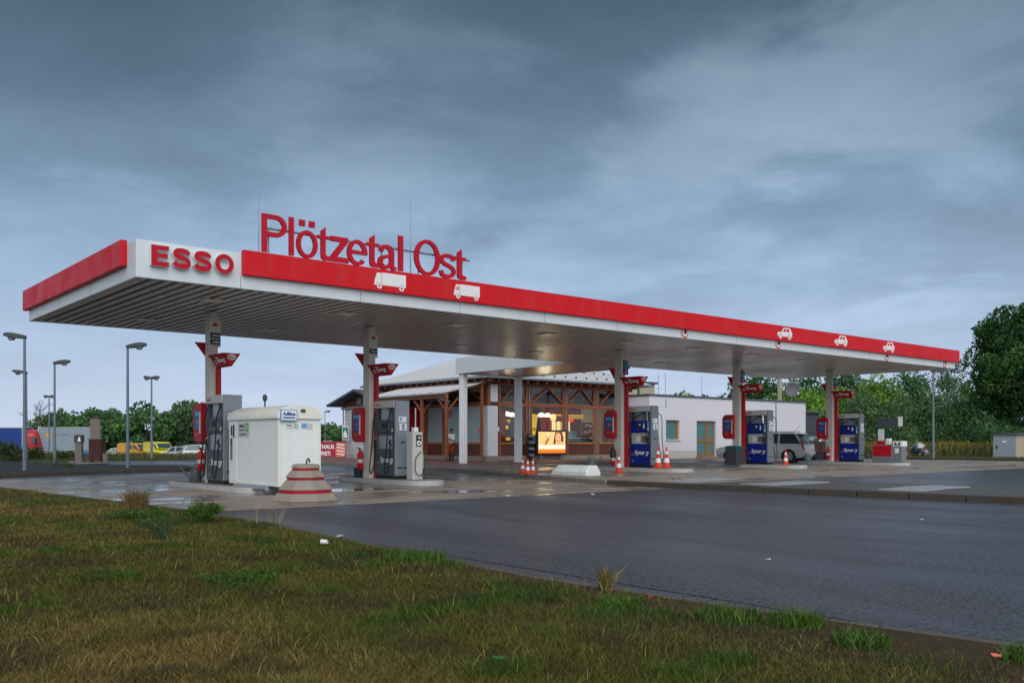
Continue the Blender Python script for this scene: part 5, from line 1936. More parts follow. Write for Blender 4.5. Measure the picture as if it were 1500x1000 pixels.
for k, (u, v, lab) in enumerate(((34.6, 41.5, 'glowing dome pendant lamp over the disc ornament'), (35.9, 42.6, 'glowing dome pendant lamp deeper behind the first window'), (37.6, 41.8, 'glowing dome pendant lamp of the pair behind the second window, over the sweets stand'), (38.3, 42.0, 'glowing dome pendant lamp of the pair behind the second window, farther from the sweets stand'))):
    t = thing('pendant_lamp', lab, 'lamp', (u, v, 2.72), 0, 'pendant lamps in the shop')
    MB().lathe([(0.24, 0), (0.22, 0.10), (0.14, 0.20), (0.03, 0.24)], 16).build('lamp_shade', M['lampglow'], t, smooth=True)
    MB().tube([(0, 0, 0.24), (0, 0, 0.635)], 0.01, 5).build('cable', M['ink'], t)
    pl_ = bpy.data.lights.new('bulb', 'POINT')
    pl_.energy = 28
    pl_.color = (1.0, 0.78, 0.52)
    pl_.shadow_soft_size = 0.15
    po_ = bpy.data.objects.new('bulb', pl_)
    COL.objects.link(po_)
    po_.parent = t
    po_.location = (0, 0, -0.12)
for k, (u, v) in enumerate(((35.4, 45.6), (37.6, 46.2))):  # glowing strips added deep inside, out of sight, to light the shop
    t = thing('fill_strip', ('added fill light strip deep behind the first shop windows', 'added fill light strip deepest in the shop')[k], 'lamp', (u, v, 3.355), 0, 'added fill light strips in the shop')
    MB().box(-0.5, 0.5, -0.06, 0.06, -0.05, 0.0).build('tube', M['lampglow'], t)
t = thing('door_sign', 'glowing yellow sign panel inside the entrance door', 'sign', (33.2, 46.6, 1.5))
MB().box(0, 0.06, -0.5, 0.5, 0, 0.9).build('face', M['yellowglow'], t)
MB().box(0.062, 0.12, -0.55, 0.55, -1.1, 1.2).build('stand', M['shopdark'], t)
# red photo booth by the entrance
t = thing('photo_booth', 'red framed booth standing under the awning by the entrance', 'booth', (30.9, 46.3, 0.13), 0)
mb = MB()
mb.box(-0.5, -0.40, -0.7, 0.7, 0, 2.5)
mb.box(-0.5, 0.5, -0.7, -0.60, 0, 2.5)
mb.box(-0.5, 0.5, -0.7, 0.7, 2.5, 3.1)
mb.build('frame', M['redletter'], t)
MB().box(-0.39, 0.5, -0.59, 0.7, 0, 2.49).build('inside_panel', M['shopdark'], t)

# display screen on legs
p = (35.85, 39.0)
t = thing('display_screen', 'bright advertising screen of a person with an ice cream on a stand before the shop', 'screen', (p[0], p[1], 0.13))
MB().box(-1.15, 1.15, -0.06, 0.06, 0.30, 1.72).build('housing', M['ink'], t, bevel=0.015)
mb = MB()
mb.box(-1.05, 1.05, -0.064, -0.0605, 0.40, 1.62, 0)
mb.box(-1.05, 1.05, -0.067, -0.0642, 0.62, 0.86, 4)
mb.prism([(-1.05, 0.40), (1.05, 0.40), (1.05, 0.62)] + [(1.05 - 0.0875 * k - 0.0875, 0.60 if k % 2 == 0 else 0.64) for k in range(24)], 'y', -0.067, -0.0642, 3)
el = lambda cx_, cz_, rx, rz, n_=18: [(cx_ + rx * math.cos(2 * math.pi * k / n_), cz_ + rz * math.sin(2 * math.pi * k / n_)) for k in range(n_)]
mb.prism([(0.10, 0.90), (0.86, 0.90), (0.90, 1.30), (0.78, 1.61), (0.28, 1.61), (0.16, 1.3)], 'y', -0.067, -0.0642, 2)
mb.prism(el(0.48, 1.27, 0.235, 0.30), 'y', -0.0695, -0.0672, 1)
mb.prism(el(0.40, 1.33, 0.035, 0.02, 10), 'y', -0.072, -0.0697, 2)
mb.prism(el(0.57, 1.33, 0.035, 0.02, 10), 'y', -0.072, -0.0697, 2)
mb.prism(el(0.48, 1.12, 0.07, 0.025, 10), 'y', -0.072, -0.0697, 3)
mb.prism(el(0.55, 0.98, 0.32, 0.12), 'y', -0.0695, -0.0672, 1)
mb.prism([(-0.60, 0.88), (-0.48, 0.84), (-0.16, 1.25), (-0.36, 1.33)], 'y', -0.067, -0.0642, 5)
mb.prism(el(-0.28, 1.36, 0.17, 0.15), 'y', -0.0695, -0.0672, 1)
mb.prism(el(-0.32, 1.46, 0.09, 0.08), 'y', -0.072, -0.0697, 4)
mb.build('picture', [M['screen_bg'], M['screen_skin'], M['screen_hair'], M['screen_or'], M['screen_white'], M['screen_brown']], t)
mb = MB()
for x_ in (-0.8, 0.8):
    mb.box(x_ - 0.03, x_ + 0.03, -0.03, 0.03, 0.05, 0.30)
    mb.box(x_ - 0.04, x_ + 0.04, -0.3, 0.3, 0.0, 0.05)
mb.build('stand', M['galv'], t)
t = thing('newspaper_stand', 'narrow dark newspaper stand beside the bright screen', 'stand', (34.3, 39.0, 0.13))
mb = MB()
mb.box(-0.2, 0.2, 0.1, 0.16, 0, 1.5, 0)
for k in range(4):
    mb.box(-0.2, 0.2, -0.14, 0.098, 0.2 + 0.36 * k, 0.24 + 0.36 * k, 0)
    mb.box(-0.17, 0.16, -0.1, 0.05, 0.242 + 0.36 * k, 0.36 + 0.36 * k, 1 if k % 3 == 0 else 2)
mb.build('rack', [M['ink'], M['pumpgrey'], M['canblue']], t)

# ================================================================== WHITE ANNEX
XU0, XU1, XV0, XV1 = 42.5, 59.6, 37.4, 46.0
an = thing('annex_building', 'low white rendered annex with a timber framed double door', 'annex', (51, 41.5, 0.13))
AH = 3.98
dA, dB, wA, wB = 47.05, 49.05, 44.05, 45.35
mb = MB()
mb.box(XU0, wA, XV0, XV0 + 0.3, 0.1, AH)
mb.box(wA + 0.001, wB - 0.001, XV0, XV0 + 0.3, 0.1, 1.27)
mb.box(wA + 0.001, wB - 0.001, XV0, XV0 + 0.3, 2.52, AH)
mb.box(wB, dA, XV0, XV0 + 0.3, 0.1, AH)
mb.box(dA + 0.001, dB - 0.001, XV0, XV0 + 0.3, 2.52, AH)
mb.box(dB, XU1, XV0, XV0 + 0.3, 0.1, AH)
mb.box(XU0, XU0 + 0.3, XV0 + 0.301, XV1, 0.1, AH)
mb.box(XU1 - 0.3, XU1, XV0 + 0.301, XV1, 0.1, AH)
mb.build('wall', M['render'], an, True)
MB().box(XU0 + 0.31, XU1 - 0.31, XV0 + 0.31, XV1, 3.4, 3.7).build('flat_roof', M['roofdark'], an, True)
mb = MB()
mb.box(XU0 - 0.06, XU1 + 0.06, XV0 - 0.06, XV0 + 0.32, AH + 0.002, AH + 0.12)
mb.box(XU0 - 0.06, XU0 + 0.32, XV0 + 0.321, XV1, AH + 0.002, AH + 0.12)
mb.box(XU1 - 0.32, XU1 + 0.06, XV0 + 0.321, XV1, AH + 0.002, AH + 0.12)
mb.build('coping', M['roofdark'], an, True)
mb = MB()
mb.box(XU0 - 0.012, dA - 0.02, XV0 - 0.012, XV0 - 0.001, 0.13, 0.62)
mb.box(dB + 0.02, XU1 + 0.012, XV0 - 0.012, XV0 - 0.001, 0.13, 0.62)
mb.build('plinth', M['pumplight'], an, True)
mb = MB()
for a, b in ((wA + 0.003, wA + 0.09), (wB - 0.20, wB - 0.003)):
    mb.box(a, b, XV0 + 0.12, XV0 + 0.2, 1.32, 2.515)
mb.box(wA + 0.0905, wB - 0.2005, XV0 + 0.12, XV0 + 0.2, 2.44, 2.515)
w = mb.build('window', M['woodlight'], an, True)
MB().box(wA + 0.091, wB - 0.201, XV0 + 0.15, XV0 + 0.17, 1.32, 2.44).build('pane', M['tealglass'], w, True)
MB().box(wA - 0.08, wB + 0.08, XV0 - 0.10, XV0 + 0.11, 1.272, 1.318).build('sill', M['paper'], w, True)
zd = 0.24
mb = MB()
mid = dA + 1.22
for a, b in ((dA + 0.003, dA + 0.10), (mid - 0.12, mid - 0.005), (mid + 0.005, mid + 0.12), (dB - 0.10, dB - 0.003)):
    mb.box(a, b, XV0 + 0.12, XV0 + 0.19, zd, 2.515)
for a, b in ((dA + 0.101, mid - 0.121), (mid + 0.121, dB - 0.101)):
    mb.box(a, b, XV0 + 0.12, XV0 + 0.19, zd, zd + 0.16)
    mb.box(a, b, XV0 + 0.12, XV0 + 0.19, 1.16, 1.32)
    mb.box(a, b, XV0 + 0.12, XV0 + 0.19, 2.42, 2.515)
dd = mb.build('double_door', M['woodlight'], an, True)
mb = MB()
for a, b in ((dA + 0.101, mid - 0.121), (mid + 0.121, dB - 0.101)):
    mb.box(a, b, XV0 + 0.15, XV0 + 0.17, zd + 0.161, 1.159)
    mb.box(a, b, XV0 + 0.15, XV0 + 0.17, 1.321, 2.419)
mb.build('pane', M['tealglass'], dd, True)
mb = MB()
mb.tube([(mid - 0.06, XV0 + 0.09, 1.35), (mid - 0.06, XV0 + 0.06, 1.22), (mid - 0.25, XV0 + 0.06, 1.22)], 0.018, 6)
mb.build('handle', M['galv'], dd, True)
MB().box(dA - 0.1, dB + 0.1, XV0 - 0.6, XV0 + 0.29, 0.128, 0.236).build('door_step', M['concrete'], an, True)
mb = MB()
mb.box(XU1 - 0.02, XU1 + 0.004, XV0 - 0.004, XV0 + 0.02, 0.7, AH)
mb.tube([(44.0, XV0 - 0.05, AH - 0.1), (44.0, XV0 - 0.05, 3.3)], 0.02, 6)
mb.build('corner_trim', M['galv'], an, True)

mb = MB()
mb.box(51.3, 51.5, XV0 - 0.12, XV0 - 0.001, 1.55, 1.70)
mb.build('wall_lamp', M['ink'], an, True, bevel=0.02)
mb = MB()
mb.tube([(55.8, XV0 - 0.05, AH - 0.02), (55.8, XV0 - 0.05, 0.2)], 0.04, 8)
mb.build('downpipe', M['galv'], an, True, smooth=True)

# rooftop structure behind, chimney mast, dish, masts
t = thing('roof_cabin', 'pale rooftop cabin with a thin dark roof behind the annex parapet', 'roof cabin', (47.2, 43.0, 3.7))
mb = MB()
mb.box(-1.6, 1.3, -0.8, 1.5, 0, 1.45, 0)
mb.box(-0.45, -0.30, -0.85, -0.801, 0, 1.45, 1)
mb.build('wall', [M['beige'], M['charcoal']], t)
MB().box(-0.6, 1.5, -1.0, 1.6, 1.452, 1.58).build('roof', M['roofdark'], t)
t = thing('flue_mast', 'pale square flue mast with a side arm on the annex roof', 'mast', (*PY(1142, 66.5), 3.7))
MB().box(-0.11, 0.11, -0.11, 0.11, 0, 2.9).build('shaft', M['beige'], t)
MB().tube([(0.11, 0, 1.75), (1.25, -0.9, 1.75)], 0.05, 6).build('arm', M['galv'], t)
M['dishgrey'] = mat('dull_dish', (0.13, 0.13, 0.16), 0.7)
t = thing('satellite_dish', 'grey satellite dish beside the flue mast', 'satellite dish', (*PY(1160, 66.3), 3.98), R(-42))
mb = MB()
mb.lathe([(0.05, 0.06), (0.25, 0.03), (0.42, -0.03), (0.52, -0.09), (0.525, -0.075), (0.42, -0.01), (0.25, 0.06), (0.05, 0.09)], 24, (0, 0, 0.95), 0, axis='y')
mb.build('reflector', M['dishgrey'], t, smooth=True)
mb = MB()
mb.tube([(0, 0.1, 0.0), (0, 0.1, 0.95)], 0.04, 8, 0)
mb.tube([(0, -0.03, 0.50), (0.28, -0.55, 0.62)], 0.015, 6, 0)
mb.box(0.24, 0.34, -0.62, -0.52, 0.58, 0.72, 1)
mb.build('bracket', [M['galv'], M['paper']], t)
for px, top, lab in ((964.5, 548, 'thin antenna mast with a crossbar behind the roof cabin'), (974.5, 546, 'thin antenna mast standing apart from the crossbar mast'), (1028, 552, 'short thin antenna mast above the annex double door')):
    p = PY(px, 60.0)
    t = thing('antenna_mast', lab, 'antenna', (p[0], p[1], 3.7), 0, 'antenna masts on the annex roof')
    h = (Y0 - top) * 60.0 / FPX + CAMH - 3.7
    MB().tube([(0, 0, 0), (0, 0, h)], 0.018, 5).build('pole', M['galv'], t)
    if px < 970:
        MB().tube([(-0.25, 0, 0.9), (0.25, 0, 1.0)], 0.015, 5).build('crossbar', M['galv'], t)
# grey slatted shed
t = thing('slatted_shed', 'dark grey slatted shed at the end of the white annex', 'shed', (62.3, 39.2, 0.13))
mb = MB()
mb.box(-2.0, 2.0, 0.02, 3.0, 0, 3.25)
for k in range(15):
    mb.box(-2.0, 2.0, -0.02, 0.02, 0.05 + 0.21 * k, 0.22 + 0.21 * k)
mb.build('wall', M['slate'], t)
MB().box(-2.1, 2.35, -0.25, 3.1, 3.25, 3.40).build('roof', M['roofdark'], t)
# ================================================================== VEHICLES
def wheel(t, x, y, r, w, side):
    """wheel part with tyre and rim as its pieces; side = +1/-1 along y"""
    a, b = (y, y + side * w) if side > 0 else (y + side * w, y)
    tyre = MB().lathe([(r - 0.05, a), (r - 0.01, a + 0.01), (r, a + 0.03), (r, b - 0.03), (r - 0.01, b - 0.01), (r - 0.05, b)], 24, (x, 0, r), 0, axis='y').build('wheel', M['black'], t, smooth=True)
    o = b if side > 0 else a
    mb = MB()
    mb.lathe([(r * 0.66, o + side * 0.002), (r * 0.64, o + side * 0.012)], 24, (x, 0, r), 0, axis='y')
    mb.build('hub_disc', M['charcoal'], tyre)
    mb = MB()
    for k in range(7):
        an_ = 2 * math.pi * k / 7 + 0.2
        p = Vector((x, o + side * 0.02, r))
        q = p + Vector((math.cos(an_), 0, math.sin(an_))) * r * 0.64
        mb.beam(p, q, 0.045, 0.016, up=(0, 1, 0))
    mb.lathe([(0.06, o + side * 0.013), (0.05, o + side * 0.035)], 12, (x, 0, r), 0, axis='y')
    n = 20
    for k in range(n):
        a0, a1 = 2 * math.pi * k / n, 2 * math.pi * (k + 1) / n
        mb.beam((x + math.cos(a0) * r * 0.65, o + side * 0.018, r + math.sin(a0) * r * 0.65), (x + math.cos(a1) * r * 0.65, o + side * 0.018, r + math.sin(a1) * r * 0.65), 0.03, 0.02, up=(0, 1, 0))
    mb.build('rim', M['rim'], tyre)


def make_car(name, label, cat, loc, rz, paint, L=4.5, W=1.76, H=1.48, kind='estate', group=None):
    """x is forward; origin under the middle"""
    t = thing(name, label, cat, loc, rz, group)
    hw = W / 2
    f = L / 2
    belt = H * 0.64
    van = kind == 'van'
    st = [(-f, 0.42, belt * 0.80, 0.86), (-f + 0.04, 0.32, belt * 0.96, 0.93), (-f + 0.25, 0.24, belt, 0.98), (-f + 1.0, 0.20, belt, 1.0), (0, 0.19, belt * 0.985, 1.0),
          (f - 1.35, 0.20, belt * 0.96, 0.99), (f - 0.9, 0.20, belt * 0.90, 0.97), (f - 0.25, 0.22, belt * 0.78, 0.92), (f - 0.06, 0.26, belt * 0.66, 0.83), (f, 0.36, belt * 0.56, 0.76)]
    if van:
        st = [(x, a, belt if x < f - 1.0 else b, c) for x, a, b, c in st]
    rings = []
    for x, lo, hi, k in st:
        w = hw * k
        rings.append([(x, -w * 0.90, lo), (x, -w * 0.99, lo + 0.14), (x, -w, lo + (hi - lo) * 0.55), (x, -w * 0.975, hi - 0.06), (x, -w * 0.92, hi),
                      (x, w * 0.92, hi), (x, w * 0.975, hi - 0.06), (x, w, lo + (hi - lo) * 0.55), (x, w * 0.99, lo + 0.14), (x, w * 0.90, lo)])
    MB().loft(rings).build('body', paint, t, smooth=True)
    # glasshouse
    if kind == 'estate':
        gs = [(-f + 0.10, 0.02, 0.92), (-f + 0.50, 0.92, 0.80), (-f + 0.9, 1.0, 0.78), (0.0, 1.0, 0.78), (0.55, 0.93, 0.78), (f - 1.15, 0.02, 0.90)]
    elif kind == 'hatch':
        gs = [(-f + 0.10, 0.02, 0.90), (-f + 0.55, 0.85, 0.80), (-f + 1.0, 1.0, 0.78), (-0.1, 1.0, 0.78), (0.35, 0.93, 0.78), (f - 1.15, 0.02, 0.90)]
    else:
        gs = [(-f + 0.03, 0.02, 0.96), (-f + 0.10, 0.95, 0.86), (-f + 0.4, 1.0, 0.86), (0.55, 1.0, 0.86), (f - 1.35, 0.95, 0.84), (f - 0.62, 0.02, 0.90)]
    gr = []
    for x, k, wt in gs:
        z = belt - 0.02 + (H - belt + 0.02) * k
        wb = hw * 0.92
        w = wb + (hw * wt - wb) * k
        gr.append([(x, -wb, belt - 0.03), (x, -w, z - 0.05 * k), (x, -w * 0.9, z), (x, w * 0.9, z), (x, w, z - 0.05 * k), (x, wb, belt - 0.03)])
    solid = van
    MB().loft(gr).build('cabin' if solid else 'window_band', paint if solid else M['glassdark'], t, smooth=True)
    mb = MB()
    rr = []
    for x, k, wt in gs[1:-1]:
        z = belt + (H - belt) * k
        w = hw * wt + 0.012
        rr.append([(x, -w, z - 0.10), (x, -w + 0.03, z - 0.02), (x, -w * 0.8, z + 0.015), (x, w * 0.8, z + 0.015), (x, w - 0.03, z - 0.02), (x, w, z - 0.10)])
    mb.loft(rr)
    mb.build('roof', paint, t, smooth=True)
    if not solid:
        zt_ = H - 0.07
        for s in (-1, 1):
            a, b = s * hw * 0.925, s * (hw * 0.785)
            xs_ = [(-f + 0.16, gs[1][0]), (-f + 1.35, -f + 1.35), (0.0, -0.05), (f - 1.2, gs[-2][0])] if kind == 'estate' else [(-f + 0.2, gs[1][0]), (-0.35, -0.35), (f - 1.2, gs[-2][0])]
            for x0, x1 in xs_:
                MB().beam((x0, a + s * 0.004, belt - 0.03), (x1, b + s * 0.012, zt_), 0.09, 0.03, up=(0, 1, 0)).build('pillar', paint, t)
    else:
        mb = MB()
        for s in (-1, 1):
            for x0, x1, x2, x3 in ((f - 1.75, f - 0.86, f - 1.38, f - 1.75), (-0.25, f - 1.9, f - 1.9, -0.25)):
                ys = [s * (hw * 0.925 + 0.008), s * (hw * 0.925 + 0.008), s * (hw * 0.868 + 0.008), s * (hw * 0.868 + 0.008)]
                zz_ = [belt, belt, H - 0.22, H - 0.22]
                q = [(x0, ys[0], zz_[0]), (x1, ys[1], zz_[1]), (x2, ys[2], zz_[2]), (x3, ys[3], zz_[3])]
                mb.add(q + [(a, b - s * 0.03, c) for a, b, c in q], [(0, 1, 2, 3), (0, 4, 5, 1), (1, 5, 6, 2), (2, 6, 7, 3), (3, 7, 4, 0)])
        q = [(f - 0.66, -hw * 0.8, belt + 0.05), (f - 0.66, hw * 0.8, belt + 0.05), (f - 1.26, hw * 0.78, H - 0.16), (f - 1.26, -hw * 0.78, H - 0.16)]
        mb.add([(a + 0.03, b, c + 0.02) for a, b, c in q] + q, [(0, 1, 2, 3), (0, 4, 5, 1), (1, 5, 6, 2), (2, 6, 7, 3), (3, 7, 4, 0)])
        mb.build('window', M['glassdark'], t)
    r = 0.315
    for x in (-f + 0.82, f - 0.88):
        for s in (-1, 1):
            mb = MB()
            y0, y1 = sorted((s * (hw - 0.30), s * (hw + 0.002)))
            mb.lathe([(r + 0.055, y0), (r + 0.055, y1)], 24, (x, 0, r), 0, axis='y')
            mb.build('wheel_arch', M['black'], t)
            wheel(t, x, s * (hw - 0.19), r, 0.20, s)
    mb = MB()
    for s in (-1, 1):
        y = s * hw * 0.86
        q0, q1 = sorted((y - s * 0.10, y + s * 0.075))
        top = H - 0.38 if kind == 'estate' else belt + 0.0
        mb.prism([(-f - 0.012, belt * 0.66), (-f + 0.06, belt * 0.66), (-f + 0.28 if kind == 'estate' else -f + 0.10, top), (-f + (0.18 if kind == 'estate' else 0.02), top)], 'y', q0, q1)
        mb.build('tail_light', M['taillight'], t, bevel=0.01)
        mb = MB()
    mb = MB()
    mb.box(-f - 0.05, -f + 0.15, -hw * 0.86, hw * 0.86, 0.40, 0.56)
    mb.build('rear_bumper', paint, t, bevel=0.04)
    mb = MB()
    mb.box(-f - 0.056, -f - 0.0505, -0.26, 0.26, 0.45, 0.55)
    mb.build('number_plate', M['paper'], t)
    for s in (-1, 1):
        mb = MB()
        y0, y1 = sorted((s * (hw * 0.93), s * (hw + 0.16)))
        mb.box(f - 1.42, f - 1.30, y0, y1, belt + 0.02, belt + 0.15)
        mb.build('door_mirror', paint, t, bevel=0.02)
        mb = MB()
        y0, y1 = sorted((s * (hw * 0.98), s * (hw + 0.02)))
        for x in (-0.55, 0.45):
            mb.box(x - 0.1, x + 0.1, y0, y1, belt - 0.14, belt - 0.10)
        mb.build('door_handle', paint, t)
        q0, q1 = sorted((s * hw * 0.5, s * hw * 0.84))
        MB().box(f - 0.16, f - 0.03, q0, q1, belt * 0.58, belt * 0.74).build('headlight', M['paper'], t, bevel=0.02)
    return t


PZ = 0.131
w = make_car('estate_car', 'silver estate car seen from its rear corner between the pumps', 'car', (41.05, 28.2, PZ), R(104), M['carsilver'], 4.8, 1.74, 1.49)
mb = MB()
for s in (-0.62, 0.62):
    mb.tube([(-1.7, s, 1.53), (-1.6, s, 1.56), (0.2, s, 1.56), (0.3, s, 1.53)], 0.02, 6)
mb.build('roof_rail', M['galv'], w, smooth=True)
MB().tube([(-1.5, 0, 1.50), (-1.95, 0, 1.95)], [0.012, 0.004], 5).build('aerial', M['ink'], w)
MB().box(-2.12, -1.72, -0.6, 0.6, 1.43, 1.47).build('roof_spoiler', M['carsilver'], w, bevel=0.015)

p = PY(1206, 57)
make_car('parked_car', 'grey saloon half hidden behind the brown open trailer', 'car', (p[0], p[1], PZ), R(150), M['carsilver'], 4.3, 1.72, 1.40, 'hatch')
p = PY(1192, 61)
make_car('parked_car', 'dark grey car parked in front of the slatted shed', 'car', (p[0], p[1], PZ), R(140), M['cargrey'], 4.3, 1.72, 1.42, 'hatch')
p = PY(1198, 53)
t = thing('open_trailer', 'brown open trailer parked behind the silver estate car', 'trailer', (p[0], p[1], PZ), FACE)
mb = MB()
mb.box(-1.0, 1.0, -0.6, -0.55, 0.42, 1.05)
mb.box(-1.0, 1.0, 0.55, 0.6, 0.42, 1.05)
mb.box(-1.0, -0.95, -0.55, 0.55, 0.42, 1.05)
mb.box(0.95, 1.0, -0.55, 0.55, 0.42, 1.05)
mb.box(-0.95, 0.95, -0.55, 0.55, 0.42, 0.46)
for k in range(5):
    mb.box(-1.0 + 0.48 * k, -0.94 + 0.48 * k, -0.625, -0.601, 0.42, 1.05)
mb.build('load_box', M['brownload'], t)
mb = MB()
rn = random.Random(2)
for k in range(16):
    a = (rn.uniform(-0.9, 0.5), rn.uniform(-0.4, 0.4), rn.uniform(0.5, 0.95))
    mb.beam(a, (a[0] + rn.uniform(0.3, 0.9), a[1] + rn.uniform(-0.2, 0.2), a[2] + rn.uniform(-0.05, 0.2)), 0.08, 0.05)
mb.build('scrap_timber', M['brownload'], t)
for x in (-0.1, 0.5):
    for s in (-1, 1):
        MB().lathe([(0.27, -0.08), (0.27, 0.08)], 18, (x, s * 0.5, 0.27), 0, axis='y').build('wheel', M['black'], t)
MB().tube([(-1.0, 0, 0.42), (-1.7, 0, 0.40)], 0.04, 6).build('drawbar', M['galv'], t)

# car park beyond the bank


def place(px, Y):
    p = PY(px, Y)
    return (p[0], p[1], gz(*p) - 0.03)


a0 = FACE
make_car('parked_car', 'white hatchback parked beyond the grassy bank, near the first pump', 'car', place(297, 86), a0 + R(28), M['carwhite'], 4.1, 1.72, 1.45, 'hatch')
make_car('delivery_van', 'bright yellow delivery van parked beyond the grassy bank', 'van', place(233, 100), a0 + R(-46), M['vanyellow'], 4.6, 1.85, 2.0, 'van')
make_car('delivery_van', 'orange van with dark windows parked beyond the grassy bank', 'van', place(199, 104), a0 + R(-28), M['vanorange'], 4.4, 1.8, 1.95, 'van')
make_car('parked_car', 'white car in front of the yellow delivery van', 'car', place(262, 97), a0 + R(150), M['carwhite'], 4.2, 1.72, 1.46, 'hatch')
make_car('parked_car', 'white hatchback beside the rusty brown bin housing, beyond the bank', 'car', place(169, 108), a0 + R(200), M['carwhite'], 4.2, 1.72, 1.46, 'hatch')
make_car('parked_car', 'orange car whose roof shows behind the white hatchback', 'car', place(305, 96), a0 + R(10), M['vanorange'], 4.3, 1.75, 1.6, 'hatch')


def semi_trailer(name, label, px, Y, L, m, z=0.0, group=None, mark=False):
    p = PY(px, Y)
    t = thing(name, label, 'lorry trailer', (p[0], p[1], gz(*p) - 0.03), FACE, group)
    MB().box(0, L, 0, 2.5, 1.15, 3.95).build('curtain_side', m, t, bevel=0.03)
    mb = MB()
    mb.box(-0.03, L + 0.03, -0.03, 2.53, 3.952, 4.03)
    mb.box(-0.04, 0.05, -0.02, 0.0, 1.1, 3.95)
    mb.box(L - 0.05, L + 0.04, -0.02, 0.0, 1.1, 3.95)
    mb.build('roof_rail', M['pumplight'], t)
    mb = MB()
    mb.box(0.1, L - 0.1, 0.2, 2.3, 0.85, 1.147)
    for k in range(int(L / 0.6)):
        mb.box(0.25 + 0.6 * k, 0.33 + 0.6 * k, -0.025, -0.003, 1.16, 1.36)
    mb.build('chassis', M['pumplight' if mark else 'charcoal'], t)
    for k in range(3):
        for s, y in ((-1, 0.3), (1, 2.2)):
            wheel(t, 1.6 + 1.25 * k, y, 0.46, 0.26, s)
    if mark:
        mb = MB()
        mb.lathe([(0.30, -0.006), (0.30, -0.001)], 16, (1.2, 0, 3.1), 0, axis='y')
        mb.box(1.7, 3.6, -0.006, -0.001, 3.05, 3.25, 1)
        mb.build('side_mark', [M['vanorange'], M['pumpgrey']], t)
    return t


semi_trailer('lorry_trailer', 'grey curtain sided lorry trailer with a yellow round mark', 56, 112, 6.6, M['truckgrey'], group=None, mark=True)
semi_trailer('lorry_trailer', 'deep blue lorry trailer behind the lamp posts', -110, 112, 11.9, M['truckblue'])
p = PY(36, 111)
t = thing('lorry_cab', 'red lorry cab in front of the blue trailer', 'lorry cab', (p[0], p[1], gz(*p) - 0.03), FACE)
mb = MB()
mb.loft([[(0, y, 0.55), (0.0, y, 3.4), (0.5, y, 3.75), (1.15, y, 3.5), (1.55, y, 2.2), (1.65, y, 1.3), (1.65, y, 0.5)] for y in (0.05, 2.45)])
mb.build('cab_shell', M['truckred'], t, bevel=0.06)
mb = MB()
mb.prism([(0.75, 1.95), (1.40, 1.95), (1.18, 2.85), (0.75, 2.85)], 'y', 0.03, 0.048)
mb.build('window', M['glassdark'], t)
mb = MB()
mb.box(1.35, 1.55, -0.25, 0.0, 1.9, 2.7)
mb.build('door_mirror', M['ink'], t, bevel=0.03)
mb = MB()
mb.prism([(0.15, 2.95), (1.1, 2.95), (0.95, 3.3), (0.2, 3.15)], 'y', 0.03, 0.048)
mb.build('side_stripe', M['bannerlight'], t)
wheel(t, 0.95, 0.25, 0.48, 0.26, -1)
wheel(t, 0.95, 2.25, 0.48, 0.26, 1)

# ================================================================== LAMP POSTS


def lamp(label, px, top, base_z, heads, Y=None, hs=1.0):
    Hh = 5.05
    Y = Y or (Hh - CAMH) * FPX / (Y0 - top)
    p = PY(px, Y)
    t = thing('lamp_post', label, 'lamp post', (p[0], p[1], base_z), FACE, 'galvanised lamp posts round the station')
    h = Hh - base_z
    mb = MB()
    mb.tube([(0, 0, 0), (0, 0, 1.0)], 0.075, 10)
    mb.tube([(0, 0, 1.0), (0, 0, h - 0.05)], [0.062, 0.045], 10)
    mb.box(-0.03, 0.03, -0.085, -0.07, 0.4, 0.75)
    mb.build('pole', M['galvpole'], t, smooth=True)
    for s in heads:
        mb = MB()
        secs = []
        for x, w, z0, z1 in ((-0.06, 0.06, -0.04, 0.07), (0.12 * hs, 0.10, -0.06, 0.10), (0.35 * hs, 0.15, -0.06, 0.125), (0.60 * hs, 0.15, -0.05, 0.12), (0.76 * hs, 0.09, -0.02, 0.08)):
            secs.append([(s * x, -w, z0 + h + 0.10 * x), (s * x, w, z0 + h + 0.10 * x), (s * x, w * 0.8, z1 + h + 0.10 * x), (s * x, -w * 0.8, z1 + h + 0.10 * x)])
        mb.loft(secs)
        hd = mb.build('lamp_head', M['lamphead'], t, bevel=0.015)
        mb = MB()
        mb.loft([[(s * (0.48 * hs + 0.15 * math.cos(k * math.pi / 6)) , 0.10 * math.sin(k * math.pi / 6), h + 0.02) for k in range(12)] if i == 0 else
                 [(s * (0.48 * hs + (0.13, 0.08)[i - 1] * math.cos(k * math.pi / 6)), (0.09, 0.05)[i - 1] * math.sin(k * math.pi / 6), h - (0.08, 0.11)[i - 1]) for k in range(12)] for i in range(3)])
        mb.build('lamp_bowl', M['lampglass'], hd, smooth=True)
    return t


lamp('tall lamp post rising from the gravel bed, its head turned away from the station', 36, 494, 0.12, [-1])
lamp('lamp post closely behind the gravel bed post, head turned the same way', 38.5, 546, 0.1, [-1])
lamp('lamp post behind the grey lorry trailer side of the gravel bed', 80, 532, 0.1, [1])
lamp('lamp post at the gravel edge beside the rusty brown bin housing', 187, 508, 0.12, [1])
lamp('double headed lamp post rising through the yellow delivery van', 222, 554, 0.16, [-1, 1], None, 0.62)
lamp('small double headed lamp post far behind the lorries', 72, 581, -0.4, [-1, 1], None, 0.62)
lamp('lone lamp post under the far canopy corner before the trees', 1367, 544, 0.25, [1])
lamp('small pale lamp post behind the red banner', 476, 620, -0.5, [1], 120)

